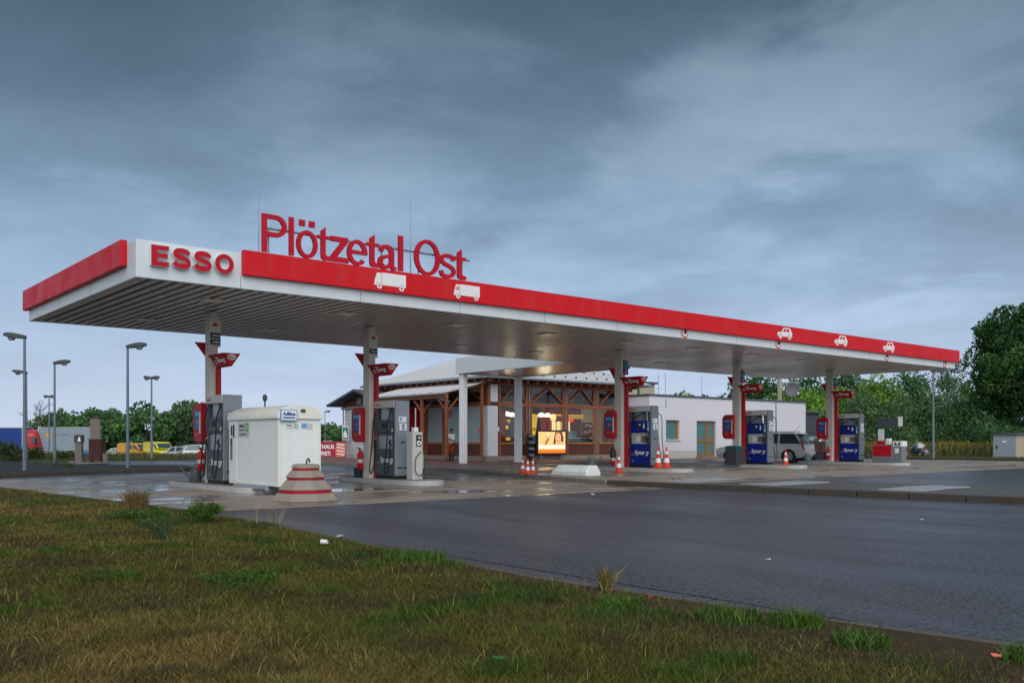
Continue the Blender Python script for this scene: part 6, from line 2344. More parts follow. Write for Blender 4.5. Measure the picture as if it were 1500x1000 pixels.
# ================================================================== KIOSK CORNER ON THE GRAVEL
p = PY(116, 47.5)
t = thing('information_pillar', 'dark information pillar with a pale emblem at the gravel edge', 'pillar', (p[0], p[1], 0.12), FACE)
MB().box(-0.17, 0.17, -0.12, 0.12, 0, 1.02).build('shaft', M['exposed'], t, bevel=0.01)
mb = MB()
mb.box(-0.20, 0.20, -0.14, 0.14, 1.022, 1.42, 0)
mb.prism([(-0.02, 1.08), (0.14, 1.08), (0.12, 1.22), (0.08, 1.34), (0.02, 1.24)], 'y', -0.146, -0.1405, 1)
mb.build('head_panel', [M['charcoal'], M['paper']], t)
p = PY(142.5, 47.5)
t = thing('bin_housing', 'rusty brown slatted bin housing at the gravel edge', 'bin housing', (p[0], p[1], 0.12), FACE)
mb = MB()
mb.box(-0.31, 0.31, -0.28, 0.28, 0.10, 1.16)
for k in range(7):
    mb.box(-0.31 + 0.09 * k, -0.24 + 0.09 * k, -0.30, -0.281, 0.06, 1.15)
mb.build('casing', M['rust'], t)
MB().box(-0.35, 0.35, -0.32, 0.32, 1.162, 1.21).build('lid', M['kerbdark'], t)
mb = MB()
for x in (-0.28, 0.28):
    mb.box(x - 0.03, x + 0.03, -0.2, 0.2, 0, 0.10)
mb.build('foot', M['charcoal'], t)
p = PY(140, 49.5)
t = thing('back_board', 'tall taupe board standing behind the rusty brown bin housing', 'board', (p[0], p[1], 0.12), FACE)
MB().box(-0.27, 0.25, -0.05, 0.05, 0, 2.30).build('panel', M['taupe'], t)
MB().box(-0.29, 0.27, -0.07, 0.07, 2.302, 2.36).build('cap', M['kerbdark'], t)
p = PY(154.5, 47.3)
t = thing('stone_bin', 'small round exposed stone litter bin beside the rusty housing', 'litter bin', (p[0], p[1], 0.12), FACE)
MB().lathe([(0.13, 0), (0.15, 0.05), (0.15, 0.40), (0.17, 0.41), (0.17, 0.46), (0.11, 0.46), (0.10, 0.36)], 14).build('drum', M['exposed'], t, smooth=True)
p = PY(128, 48.2)
t = thing('recycling_bin', 'blue topped recycling bin between the dark pillar and the rusty housing', 'recycling bin', (p[0], p[1], 0.12), FACE)
MB().box(-0.19, 0.17, -0.2, 0.2, 0, 0.42).build('bin_body', M['exposed'], t, bevel=0.02)
mb = MB()
mb.loft([[(-0.2, -0.21, 0.422), (0.18, -0.21, 0.422), (0.18, 0.21, 0.422), (-0.2, 0.21, 0.422)], [(-0.17, -0.18, 0.62), (0.16, -0.18, 0.62), (0.16, 0.18, 0.62), (-0.17, 0.18, 0.62)]])
mb.build('lid', M['lightblue'], t, bevel=0.02)

# ================================================================== VERGE ON THE OTHER SIDE
t = thing('transformer_station', 'small beige transformer station with grey doors on the verge', 'transformer station', (57.9, 22.3, 0.24))
MB().box(-1.65, 1.65, -0.65, 0.65, -0.02, 1.32).build('wall', M['beige'], t, bevel=0.01)
mb = MB()
mb.box(-1.75, 1.75, -0.75, 0.75, 1.322, 1.43)
mb.build('roof', M['roofdark'], t)
mb = MB()
mb.box(-1.672, -1.652, -0.60, 0.60, 0.02, 1.28)
d = mb.build('steel_door', M['doorgrey'], t)
mb = MB()
mb.box(-1.69, -1.673, 0.38, 0.46, 0.52, 0.72, 0)
mb.box(-1.676, -1.6725, -0.12, 0.12, 0.88, 1.0, 1)
mb.build('handle', [M['ink'], M['paper']], d)
mb = MB()
mb.box(0.35, 1.0, -0.672, -0.652, 0.0, 1.30, 0)
for k in range(11):
    mb.box(0.38, 0.97, -0.69, -0.673, 0.06 + 0.11 * k, 0.12 + 0.11 * k, 0)
d = mb.build('louvre_door', M['pumpgrey'], t)
MB().box(0.62, 0.85, -0.695, -0.6905, 0.62, 0.72).build('plate', M['paper'], d)
p = PY(1503, 54)
t = thing('utility_cabinet', 'dark green utility cabinet beside the beige transformer station', 'cabinet', (p[0], p[1], 0.24), FACE)
MB().box(-0.55, 0.55, -0.3, 0.3, 0, 0.95).build('casing', mat('dark_green_grp', (0.01, 0.055, 0.045), 0.5), t, bevel=0.02)
MB().box(-0.58, 0.58, -0.33, 0.33, 0.952, 1.0).build('lid', M['roofdark'], t)
MB().box(-0.02, 0.02, -0.312, -0.301, 0.05, 0.9).build('door_gap', M['ink'], t)
p = PY(1498, 57)
t = thing('hydrant_sign', 'small yellow sign plate on a post behind the green cabinet', 'sign', (p[0], p[1], 0.24), FACE)
MB().tube([(0, 0, 0), (0, 0, 1.5)], 0.025, 6).build('post', M['galv'], t)
MB().box(-0.12, 0.12, -0.05, -0.028, 1.05, 1.45).build('plate', M['vanyellow'], t)

t = thing('wire_fence', 'low green wire fence running along the verge before the yellow weeds', 'fence', (58.5, 25.0, 0.24))
fp = [(58.6, 29.2), (58.9, 26.3), (59.2, 23.4), (59.5, 20.5), (59.8, 17.6), (60.1, 14.7)]
for x_, y_ in fp:
    MB().tube([(x_, y_, 0.2), (x_, y_, 1.12)], 0.03, 6).build('post', M['fencegreen'], t, True)
mb = MB()
for (a, b), (c, d) in zip(fp[:-1], fp[1:]):
    for k in range(8):
        mb.tube([(a, b, 0.30 + 0.1 * k), (c, d, 0.30 + 0.1 * k)], 0.004, 4)
    for k in range(22):
        g = (k + 0.5) / 22
        x_, y_ = a + (c - a) * g, b + (d - b) * g
        mb.tube([(x_, y_, 0.29), (x_, y_, 1.01)], 0.003, 4)
mb.build('wire_netting', M['fencegreen'], t, True)
p = PY(1347, 58.5)
t = thing('refuse_heap', 'heap of bulky refuse bags under crumpled sheets by the side road', 'refuse heap', (p[0], p[1], 0.24), FACE)
rn = random.Random(5)
for k, mm in enumerate(('pumpgrey', 'cargrey', 'charcoal', 'taupe', 'bannerlight', 'pumplight', 'cover', 'labeldark')):
    x_, y_, z_ = rn.uniform(-0.4, 0.35), rn.uniform(-0.25, 0.25), (0.0, 0.0, 0.0, 0.22, 0.28, 0.35, 0.42, 0.2)[k]
    mb = MB()
    rg = []
    s_ = rn.uniform(0.25, 0.36)
    for q, (rr_, zz_) in enumerate(((0.7, 0), (1.0, 0.12), (1.05, 0.28), (0.7, 0.42), (0.2, 0.50))):
        rg.append([(x_ + s_ * rr_ * math.cos(a_ * math.pi / 4) * rn.uniform(0.8, 1.15), y_ + s_ * rr_ * math.sin(a_ * math.pi / 4) * rn.uniform(0.8, 1.15), z_ + zz_) for a_ in range(8)])
    mb.loft(rg)
    mb.build('bag', M[mm], t)
p = PY(1322, 58.5)
t = thing('wire_cage', 'grey wire cage trolley next to the refuse heap', 'cage', (p[0], p[1], 0.24), FACE)
mb = MB()
for k in range(7):
    for y_ in (-0.25, 0.25):
        mb.tube([(-0.32 + 0.107 * k, y_, 0.1), (-0.32 + 0.107 * k, y_, 0.85)], 0.008, 4)
    for y_ in (-0.25, 0.25):
        mb.tube([(-0.32, y_, 0.1 + 0.125 * k), (0.32, y_, 0.1 + 0.125 * k)], 0.008, 4)
mb.box(-0.32, 0.32, -0.25, 0.25, 0.08, 0.10)
mb.build('cage_frame', M['galv'], t)
p = PY(1318, 55)
t = thing('cart', 'low dark cart with a bright red end standing by the kerb', 'cart', (p[0], p[1], 0.24), FACE)
MB().box(-0.35, 0.15, -0.25, 0.25, 0.12, 0.32).build('tray', M['labeldark'], t, bevel=0.02)
MB().box(0.152, 0.36, -0.25, 0.25, 0.10, 0.34).build('red_end', M['redletter'], t, bevel=0.02)
for x_ in (-0.2, 0.2):
    wheel(t, x_, -0.22, 0.11, 0.06, -1)
    wheel(t, x_, 0.22, 0.11, 0.06, 1)

# ================================================================== PERSON


def skinned(name, pts, links, rad, m, parent, root=0, sub=1):
    me = bpy.data.meshes.new(name)
    me.from_pydata(pts, links, [])
    o = bpy.data.objects.new(name, me)
    COL.objects.link(o)
    o.parent = parent
    me.materials.append(m)
    md = o.modifiers.new('skin', 'SKIN')
    md.use_smooth_shade = True
    if not me.skin_vertices:
        bpy.context.view_layer.objects.active = o
        bpy.ops.mesh.customdata_skin_add()
    for i, r_ in enumerate(rad):
        me.skin_vertices[0].data[i].radius = r_ if isinstance(r_, tuple) else (r_, r_)
        me.skin_vertices[0].data[i].use_root = (i == root)
    s = o.modifiers.new('sub', 'SUBSURF')
    s.levels = s.render_levels = sub
    return o


pp = PY(661.0, 50.5)
per = thing('person', 'person in white top and rust coloured trousers standing with folded arms by an awning post', 'person', (pp[0], pp[1], 0.131), FACE + R(-35))
pts, lk, rd = [], [], []


def jt(p, r_, link=None):
    pts.append(p)
    rd.append(r_)
    if link is not None:
        lk.append((link, len(pts) - 1))
    return len(pts) - 1


pel = jt((0, 0, 0.95), (0.13, 0.10))
spn = jt((0, 0.0, 1.15), (0.12, 0.09), pel)
che = jt((0, 0.01, 1.36), (0.14, 0.10), spn)
nec = jt((0, 0.0, 1.50), 0.052, che)
chin = jt((0, -0.015, 1.57), 0.062, nec)
hed = jt((0, -0.005, 1.65), (0.074, 0.09), chin)
jt((0, 0.0, 1.735), 0.055, hed)
for s in (-1, 1):
    sh = jt((0.165 * s, 0.01, 1.42), 0.058, che)
    el_ = jt((0.225 * s, -0.02, 1.15), 0.042, sh)
    wr = jt((-0.02 * s + 0.04 * s, -0.19 - 0.03 * s, 1.19 + 0.04 * s), 0.028, el_)
    pm = jt((-0.10 * s, -0.19 - 0.02 * s, 1.20 + 0.04 * s), 0.030, wr)
    for k in range(4):
        f1 = jt((-0.15 * s, -0.185 - 0.01 * s, 1.17 + 0.022 * k + 0.04 * s), 0.009, pm)
        jt((-0.19 * s, -0.165, 1.17 + 0.02 * k + 0.04 * s), 0.007, f1)
    th_ = jt((-0.10 * s, -0.215, 1.245 + 0.04 * s), 0.010, pm)
    hp = jt((0.09 * s, 0.0, 0.90), 0.088, pel)
    kn = jt((0.10 * s, -0.015, 0.50), 0.056, hp)
    an_ = jt((0.10 * s, 0.02, 0.09), 0.042, kn)
    jt((0.11 * s, -0.13, 0.04), 0.034, an_)
body = skinned('body', pts, lk, rd, M['skin'], per)
mb = MB()
for s in (-1, 1):
    mb.lathe([(0.002, -0.01), (0.011, 0.0), (0.002, 0.01)], 8, (0.03 * s, -0.088, 1.665), 0)
mb.build('eyes', M['ink'], per)
MB().loft([[(-0.012, -0.085, 1.62), (0.012, -0.085, 1.62), (0.01, -0.115, 1.622), (-0.01, -0.115, 1.622)], [(-0.006, -0.085, 1.67), (0.006, -0.085, 1.67), (0.005, -0.095, 1.67), (-0.005, -0.095, 1.67)]]).build('nose', M['skin'], per)
hm = MB()
for k in range(6):
    pass
hm.loft([[(r_ * 0.088 * math.cos(a * math.pi / 8), (r_ * 0.105 * math.sin(a * math.pi / 8) + 0.012) if True else 0, z_) for a in range(16)] for r_, z_ in ((0.9, 1.67), (1.0, 1.70), (0.92, 1.74), (0.6, 1.77), (0.15, 1.782))])
hm.loft([[(0.075 * r_ * math.cos(a * math.pi / 8), 0.055 + 0.05 * r_ * math.sin(a * math.pi / 8), z_) for a in range(16)] for r_, z_ in ((0.7, 1.53), (1.0, 1.60), (1.0, 1.70))])
hm.build('hair', M['hair'], per, smooth=True)
cp = [(0, 0, 0.93), (0, 0, 1.15), (0, 0.01, 1.37), (0, 0.005, 1.46)]
cr = [(0.185, 0.15), (0.175, 0.14), (0.195, 0.145), 0.09]
ck = [(0, 1), (1, 2), (2, 3)]
for s in (-1, 1):
    i = len(cp)
    cp += [(0.165 * s, 0.01, 1.42), (0.225 * s, -0.02, 1.15), (0.10 * s, -0.15 - 0.03 * s, 1.18 + 0.03 * s)]
    cr += [0.088, 0.068, 0.055]
    ck += [(2, i), (i, i + 1), (i + 1, i + 2)]
skinned('shirt', cp, ck, cr, M['shirt'], per)
cp, cr, ck = [(0, 0, 0.97)], [(0.18, 0.145)], []
for s in (-1, 1):
    i = len(cp)
    cp += [(0.092 * s, 0.0, 0.88), (0.10 * s, -0.015, 0.50), (0.10 * s, 0.01, 0.40)]
    cr += [0.125, 0.095, 0.088]
    ck += [(0, i), (i, i + 1), (i + 1, i + 2)]
skinned('trousers', cp, ck, cr, M['trousers'], per)
for s in (-1, 1):
    skinned('boot', [(0.10 * s, 0.0, 0.44), (0.10 * s, 0.02, 0.10), (0.105 * s, -0.04, 0.055), (0.112 * s, -0.15, 0.045)], [(0, 1), (1, 2), (2, 3)], [0.078, 0.066, 0.058, 0.048], M['boots'], per)
# ================================================================== PLANTS
def quadmesh(name, V, nper, faces_of, colors, m):
    """V (N,nper,3) corner points, same face pattern for every item, one colour per item"""
    N = V.shape[0]
    me = bpy.data.meshes.new(name)
    me.vertices.add(N * nper)
    me.vertices.foreach_set('co', V.reshape(-1).astype(np.float32))
    loops, starts, tot, s = [], [], [], 0
    base = (np.arange(N) * nper)[:, None]
    lp = np.concatenate([np.array(f) for f in faces_of])
    lens = np.array([len(f) for f in faces_of])
    L = (base + lp[None, :]).reshape(-1)
    st = np.concatenate([[0], np.cumsum(lens)[:-1]])
    S = ((np.arange(N) * lens.sum())[:, None] + st[None, :]).reshape(-1)
    me.loops.add(len(L))
    me.loops.foreach_set('vertex_index', L.astype(np.int32))
    me.polygons.add(len(S))
    me.polygons.foreach_set('loop_start', S.astype(np.int32))
    me.update(calc_edges=True)
    ca = me.color_attributes.new('Col', 'FLOAT_COLOR', 'POINT')
    C = np.ones((N, nper, 4), np.float32)
    C[:, :, :3] = colors[:, None, :] if colors.ndim == 2 else colors
    ca.data.foreach_set('color', C.reshape(-1))
    me.materials.append(m)
    me.validate()
    return me


def leaves(centers, radii, per, size, rng, cols, flat=0.75, gaps=0.0):
    P_, C_ = [], []
    cols = np.array(cols)
    for c, r in zip(centers, radii):
        n = max(4, int(per * (r ** 2)))
        d = rng.normal(size=(n, 3))
        d /= np.linalg.norm(d, axis=1)[:, None]
        rad = r * rng.uniform(0.55, 1.05, n) ** 0.6
        p = c + d * rad[:, None] * np.array([1, 1, flat])
        P_.append(p)
        k = rng.integers(0, len(cols))
        base = cols[k] * rng.uniform(0.75, 1.25)
        C_.append(base[None, :] * rng.uniform(0.6, 1.4, (n, 1)))
    p = np.concatenate(P_)
    c = np.concatenate(C_)
    N = len(p)
    a = rng.normal(size=(N, 3))
    a /= np.linalg.norm(a, axis=1)[:, None]
    b = rng.normal(size=(N, 3))
    b -= a * (a * b).sum(1)[:, None]
    b /= np.linalg.norm(b, axis=1)[:, None]
    s = size * rng.uniform(0.6, 1.3, N)[:, None]
    V = np.stack([p - a * s, p + b * s * 0.55 - a * s * 0.1, p + a * s, p - b * s * 0.55 - a * s * 0.1], 1)
    return V, c


def make_tree(name, label, loc, H, Rc, trunk, per, size, cols, seed, group=None, squash=1.0, clumps=46, lo=0.0, clr=(0.22, 0.36)):
    rng = np.random.default_rng(seed)
    t = thing(name, label, 'tree', loc, 0, group)
    cz = trunk + (H - trunk) * 0.5
    hz = (H - trunk) * 0.5
    cs, rs_ = [], []
    off = rng.uniform(0, 50)
    for k in range(clumps):
        d = rng.normal(size=3)
        d /= np.linalg.norm(d)
        lump = 0.72 + 0.5 * float(vnoise(off + d[0] * 1.6, d[2] * 1.6 + d[1] * 1.1, seed))
        rr = lump * rng.uniform(0.35, 0.86) ** 0.7
        taper = 1.0 - 0.35 * max(0, d[2])
        cs.append(np.array([d[0] * Rc * rr * taper, d[1] * Rc * rr * taper, cz + d[2] * hz * rr * 0.98]))
        rs_.append(Rc * rng.uniform(*clr))
    V, c = leaves(cs, rs_, per, size, rng, cols)
    cr = bpy.data.objects.new('crown', quadmesh('crown', V, 4, [(0, 1, 2, 3)], c, M['leaf']))
    COL.objects.link(cr)
    cr.parent = t
    mb = MB()
    r0 = max(0.07, H * 0.022)
    mb.tube([(0, 0, -0.2), (0.04, 0, trunk * 0.6), (0, 0.05, trunk), (0.1, 0, cz), (0.05, 0.05, cz + hz * 0.6)], [r0 * 1.3, r0, r0 * 0.9, r0 * 0.6, r0 * 0.2], 7)
    for k in range(0, clumps, max(1, clumps // 12)):
        c_ = cs[k]
        z0 = trunk * 0.8 + (cz - trunk * 0.8) * rng.uniform(0, 1)
        mb.tube([(0.03, 0.03, z0), (c_[0] * 0.5, c_[1] * 0.5, (z0 + c_[2]) / 2 + 0.1), tuple(c_)], [r0 * 0.5, r0 * 0.3, r0 * 0.1], 5)
    mb.build('trunk', M['bark'], t, smooth=True)
    return t


DARK = [(0.040, 0.110, 0.044), (0.058, 0.145, 0.052), (0.080, 0.185, 0.060)]
MID = [(0.068, 0.165, 0.066), (0.092, 0.205, 0.075), (0.125, 0.245, 0.082)]
LITE = [(0.16, 0.32, 0.05), (0.20, 0.36, 0.055), (0.12, 0.26, 0.055)]
GREY = [(0.105, 0.185, 0.08), (0.135, 0.22, 0.09), (0.085, 0.155, 0.072)]

# far line behind the lorries and cars
lt = [(70, 640, 606, 5), (92, 640, 597, 7), (113, 640, 603, 6), (140, 0, 592, 8), (166, 0, 596, 8), (190, 0, 603, 7), (214, 0, 590, 8), (246, 0, 602, 6), (272, 0, 583, 9), (293, 0, 588, 8),
      (322, 0, 600, 8), (482, 0, 612, 7), (500, 0, 620, 7), (518, 0, 622, 7)]
tl = ['broad tree whose crown rises over the grey lorry trailer roof', 'rounded tree directly behind the second lamp post and the grey trailer', 'low tree over the far end of the grey trailer', 'dense tree directly behind the tall taupe board',
      'dense tree behind the gravel edge lamp post', 'low dark tree between the two vans and the lamp post', 'tree behind the orange van with a knobbly top', 'small tree behind the yellow van',
      'tall leafy tree rising above its neighbours behind the white hatchback', 'leafy tree behind the first pump', 'tree hidden mostly by the tank cabinet', 'tree behind the small pale lamp post and banner', 'tree above the middle of the red banner', 'tree beside the teal and white sign panel']
rt = random.Random(11)
for i, (px, _, top, rr) in enumerate(lt):
    Y = 134 + rt.uniform(-5, 8)
    p = PY(px, Y)
    z = gz(*p)
    H = (Y0 - top) * Y / FPX + CAMH - z
    make_tree('broadleaf_tree', tl[i], (p[0], p[1], z), H, H * rt.uniform(0.40, 0.50), H * 0.10, 48, 0.30, MID if i not in (8, 9) else GREY, 100 + i, 'line of trees beyond the car park', clumps=52)

# bare tree behind the lorries
p = PY(52, 126)
z = gz(*p)
t = thing('bare_tree', 'leafless tree with fine branching twigs above the red lorry cab', 'tree', (p[0], p[1], z), 0)
mb = MB()
rb = random.Random(6)


def branch(a, d, L, r_, n):
    b = a + d * L
    mid = a + d * L * 0.5 + Vector((rb.uniform(-1, 1), rb.uniform(-1, 1), 0.3)) * L * 0.06
    mb.tube([a, mid, b], [r_, r_ * 0.8, r_ * 0.6], 4)
    if n == 0:
        return
    for k in range(3 if n > 1 else 4):
        e = (d + Vector((rb.uniform(-1, 1), rb.uniform(-1, 1), rb.uniform(-0.25, 0.6))) * 0.75).normalized()
        branch(a + d * L * rb.uniform(0.55, 1.0), e, L * rb.uniform(0.55, 0.8), r_ * 0.55, n - 1)


branch(Vector((0, 0, 0)), Vector((0, 0, 1)), 3.6, 0.16, 5)
mb.build('branches', M['bark'], t)

# trees behind the annex and round the verge
rl = [(990, 76, 566, 'LITE', 'pale green treetop peeping over the annex coping'),
      (1014, 78, 570, 'MID', 'green treetop just above the annex double door'),
      (1100, 92, 548, 'DARK', 'dark tree behind the annex roof beside the fourth column'),
      (1128, 92, 546, 'DARK', 'dark tree behind the flue mast'),
      (1158, 84, 560, 'LITE', 'bright green bushy tree behind the satellite dish'),
      (1180, 92, 541, 'DARK', 'tall dark tree behind the slatted shed'),
      (1192, 80, 572, 'LITE', 'bright green bush directly behind the slatted shed'),
      (1222, 86, 556, 'LITE', 'bright green tree directly behind the last column'),
      (1242, 94, 537, 'MID', 'tall tree behind the last pump sign'),
      (1262, 84, 562, 'GREY', 'grey green tree above the last pump'),
      (1290, 90, 541, 'LITE', 'fresh green tree above the service unit'),
      (1312, 82, 570, 'GREY', 'grey green bushy tree behind the wire cage'),
      (1338, 92, 536, 'MID', 'green tree beyond the refuse heap'),
      (1352, 82, 585, 'DARK', 'dark low tree close by the lone lamp post'),
      (1388, 96, 532, 'GREY', 'airy tree with sky gaps next to the lone lamp post'),
      (1412, 84, 575, 'DARK', 'dark bushy tree behind the transformer station'),
      (1440, 88, 560, 'MID', 'mid green tree under the big maple crown'),
      (1478, 80, 600, 'DARK', 'dark low bush tree under the big maple edge')]
pal = dict(DARK=DARK, MID=MID, LITE=LITE, GREY=GREY)
for i, (px, Y, top, kind, lab) in enumerate(rl):
    p = PY(px, Y)
    H = (Y0 - top) * Y / FPX + CAMH
    make_tree('broadleaf_tree', lab, (p[0], p[1], 0.0), H, H * (0.42 if Y > 85 else 0.46), H * 0.03, 85, 0.17 if kind != 'GREY' else 0.13, pal[kind], 300 + i, 'trees beyond the verge', clumps=64)
p = PY(1515, 58)
make_tree('maple_tree', 'big dark maple with a dense lobed crown at the edge of the verge', (p[0], p[1], 0.2), 10.7, 4.8, 1.2, 430, 0.12, [(0.032, 0.105, 0.032), (0.052, 0.140, 0.038), (0.090, 0.190, 0.048)], 77, None, clumps=190, clr=(0.12, 0.23))
for i, (px, Y, hh, lab) in enumerate(((1130, 73, 2.6, 'low green shrub behind the end of the annex'), (1215, 72, 3.0, 'bright shrub filling the gap behind the last pump sign'), (1250, 76, 2.6, 'green shrub under the trees behind the last pump'), (1290, 78, 2.4, 'low shrub under the trees above the yellow weeds, behind the service unit'), (1330, 79, 2.4, 'low shrub under the trees above the refuse heap'), (1370, 79, 2.6, 'dark shrub low down behind the lone lamp post'), (1405, 77, 2.8, 'dark shrub beside the transformer station under the trees'), (1450, 76, 2.6, 'dark shrub under the maple crown'), (1490, 74, 2.6, 'dark shrub below the maple edge'), (1176, 74, 2.7, 'bright shrub beside the slatted shed'))):
    p = PY(px, Y)
    make_tree('shrub', lab, (p[0], p[1], 0.05), hh, 2.3, 0.05, 90, 0.13, LITE if i in (1, 9) else (GREY if i in (0, 2, 4) else DARK), 500 + i, 'shrubs under the far trees', clumps=34, clr=(0.25, 0.4))


# ------------------------------------------------------------------ blades
def blades(name, x, y, z, h, w, lean, cols, rng):
    N = len(x)
    a = rng.uniform(0, 2 * np.pi, N)
    sx, sy = np.cos(a), np.sin(a)
    la = rng.uniform(0, 2 * np.pi, N)
    lx, ly = np.cos(la) * lean * h, np.sin(la) * lean * h
    b = np.stack([x, y, z], 1)
    s = np.stack([sx * w / 2, sy * w / 2, 0 * x], 1)
    m1 = b + np.stack([lx * 0.35, ly * 0.35, h * 0.6], 1)
    tip = b + np.stack([lx, ly, h], 1)
    V = np.stack([b - s, b + s, m1 + s * 0.7, m1 - s * 0.7, tip], 1)
    return quadmesh(name, V, 5, [(0, 1, 2, 3), (3, 2, 4)], cols, M['grass'])


rng = np.random.default_rng(21)
N = 1350000
rad = np.exp(rng.uniform(np.log(3.2), np.log(34), N))
ang = rng.uniform(R(-52), R(40), N)
X_, Y_ = rad * np.sin(ang), rad * np.cos(ang)
u = X_ * CT + Y_ * ST
v = -X_ * ST + Y_ * CT
le_ = np.interp(-v, [-q[1] for q in gl], [q[0] for q in gl])
dist = le_ - 0.05 - u
keep = (dist > rng.exponential(0.06, N) - 0.04) & (v < 41) & (v > -7)
# bare patches close to the edging stones
bare = fbm(u * 0.9, v * 0.9, 31)
edge_f = np.exp(-np.maximum(dist, 0) / 1.05)
near = np.clip((9 - v) / 6, 0, 1)
pr = 1.0 - edge_f * near * np.clip((bare - 0.25) * 5, 0, 1) * 0.985
pr *= 1 - 0.22 * np.clip((fbm(u * 0.55 + 40, v * 0.55, 12) - 0.56) * 7, 0, 1)
keep &= rng.uniform(size=N) < pr ** 2.6
u, v, dist, rad, edge_f, near = u[keep], v[keep], dist[keep], rad[keep], edge_f[keep], near[keep]
N = len(u)
zz = np.interp(dist, [0, 2, 50], [0.005, 0.03, 0.03]) + (fbm(u * 0.9, v * 0.9, 5) - 0.5) * 0.07 * np.minimum(np.maximum(dist, 0), 1.0) - 0.012
tuft = fbm(u * 1.7, v * 1.7, 61)
tall = np.clip((tuft - 0.57) * 7, 0, 1)
gsel = fbm(u * 0.55 + 7, v * 0.55, 71)
wild = rng.uniform(size=N)
green = np.clip((gsel - 0.31) * 4 + 0.5 * tall + 0.4 * edge_f + (wild - 0.5) * 1.2, 0, 1)
dry = np.array([0.265, 0.195, 0.055])
dry2 = np.array([0.170, 0.125, 0.038])
olv = np.array([0.110, 0.122, 0.020])
grn = np.array([0.045, 0.120, 0.014])
mixd = rng.uniform(size=(N, 1))
cd = dry * mixd + dry2 * (1 - mixd)
cg = olv * (1 - tall[:, None] * 0.8) + grn * tall[:, None] * 0.8
g = np.clip(green, 0, 1)[:, None]
thatch = np.clip((fbm(u * 2.6 + 3, v * 2.6, 91) - 0.50) * 6, 0, 1)[:, None] * (rng.uniform(size=(N, 1)) < 0.75)
col = ((cd * (1 - g) + cg * g) * (1 - 0.75 * thatch) + np.array([0.060, 0.045, 0.020]) * 0.75 * thatch) * 0.92 * rng.uniform(0.40, 1.65, (N, 1))
h = (0.024 + 0.036 * rng.uniform(size=N) + 0.045 * tall * rng.uniform(0.3, 1, N)) * (1 - 0.1 * edge_f)
straw = rng.uniform(size=N) < 0.004
h[straw] *= 2.0
col[straw] = dry * 1.25
wid = 0.0022 + 0.00050 * rad
go = bpy.data.objects.new('grass', blades('grass', u, v, zz, h, wid, rng.uniform(0.2, 1.3, N), col, rng))
COL.objects.link(go)
stuff(go, 'short dry and green grass covering the lawn before the roadway', 'grass')


def field(name, label, cat, poly_pts, n, z, hr, cols, seed, wid=0.03, tip=None):
    r_ = np.random.default_rng(seed)
    P_ = np.array(poly_pts)
    lo, hi = P_.min(0), P_.max(0)
    x, y = r_.uniform(lo[0], hi[0], n), r_.uniform(lo[1], hi[1], n)
    ins = np.array([inpoly((a, b), poly_pts) for a, b in zip(x, y)])
    x, y = x[ins], y[ins]
    k = len(x)
    pa = fbm(x * 0.5, y * 0.5, seed)
    hh = r_.uniform(*hr, k) * (0.5 + 1.0 * pa)
    cc = np.array(cols)
    sel = np.clip(((pa - 0.25) * 1.8 + r_.normal(0, 0.2, k)) * len(cc), 0, len(cc) - 1).astype(int)
    c = cc[sel] * r_.uniform(0.6, 1.35, (k, 1))
    if tip is not None:
        fl = (r_.uniform(size=k) < 0.55 * np.clip((pa - 0.3) * 3, 0.15, 1))[:, None]
        tp = np.where(fl, np.array(tip) * r_.uniform(0.7, 1.2, (k, 1)), c)
        c = np.stack([c * 0.9, c * 0.9, (c + tp) / 2, (c + tp) / 2, tp], 1)
    o_ = bpy.data.objects.new(name, blades(name, x, y, np.full(k, z), hh, np.full(k, wid), r_.uniform(0.1, 0.7, k), c, r_))
    COL.objects.link(o_)
    stuff(o_, label, cat)


field('bank_grass', 'tall mixed grass on the bank before the car park', 'grass', [PY(-200, 52.5), PY(112, 53.8), PY(240, 58.3), PY(300, 59.5), PY(300, 63), PY(-200, 63)], 26000, 0.14, (0.15, 0.42), [(0.05, 0.09, 0.02), (0.085, 0.12, 0.03), (0.13, 0.12, 0.05), (0.15, 0.10, 0.045)], 5, 0.035)
field('yellow_weeds', 'tall yellow flowering weeds beyond the wire fence', 'weeds', [(66, 14), (85, 14), (88, 40), (63.5, 40), (61.5, 30), (63, 20)], 42000, 0.1, (0.35, 1.15), [(0.08, 0.14, 0.04), (0.13, 0.17, 0.045), (0.17, 0.18, 0.06), (0.19, 0.15, 0.07)], 6, 0.06, (0.60, 0.46, 0.05))
field('verge_grass', 'short grass on the verge behind the far kerb', 'grass', [(53.4, -5), (61, -5), (62, 33), (60.5, 33), (53.4, 28.5)], 26000, 0.235, (0.05, 0.14), [(0.06, 0.10, 0.02), (0.10, 0.12, 0.03), (0.15, 0.12, 0.04)], 7, 0.03)


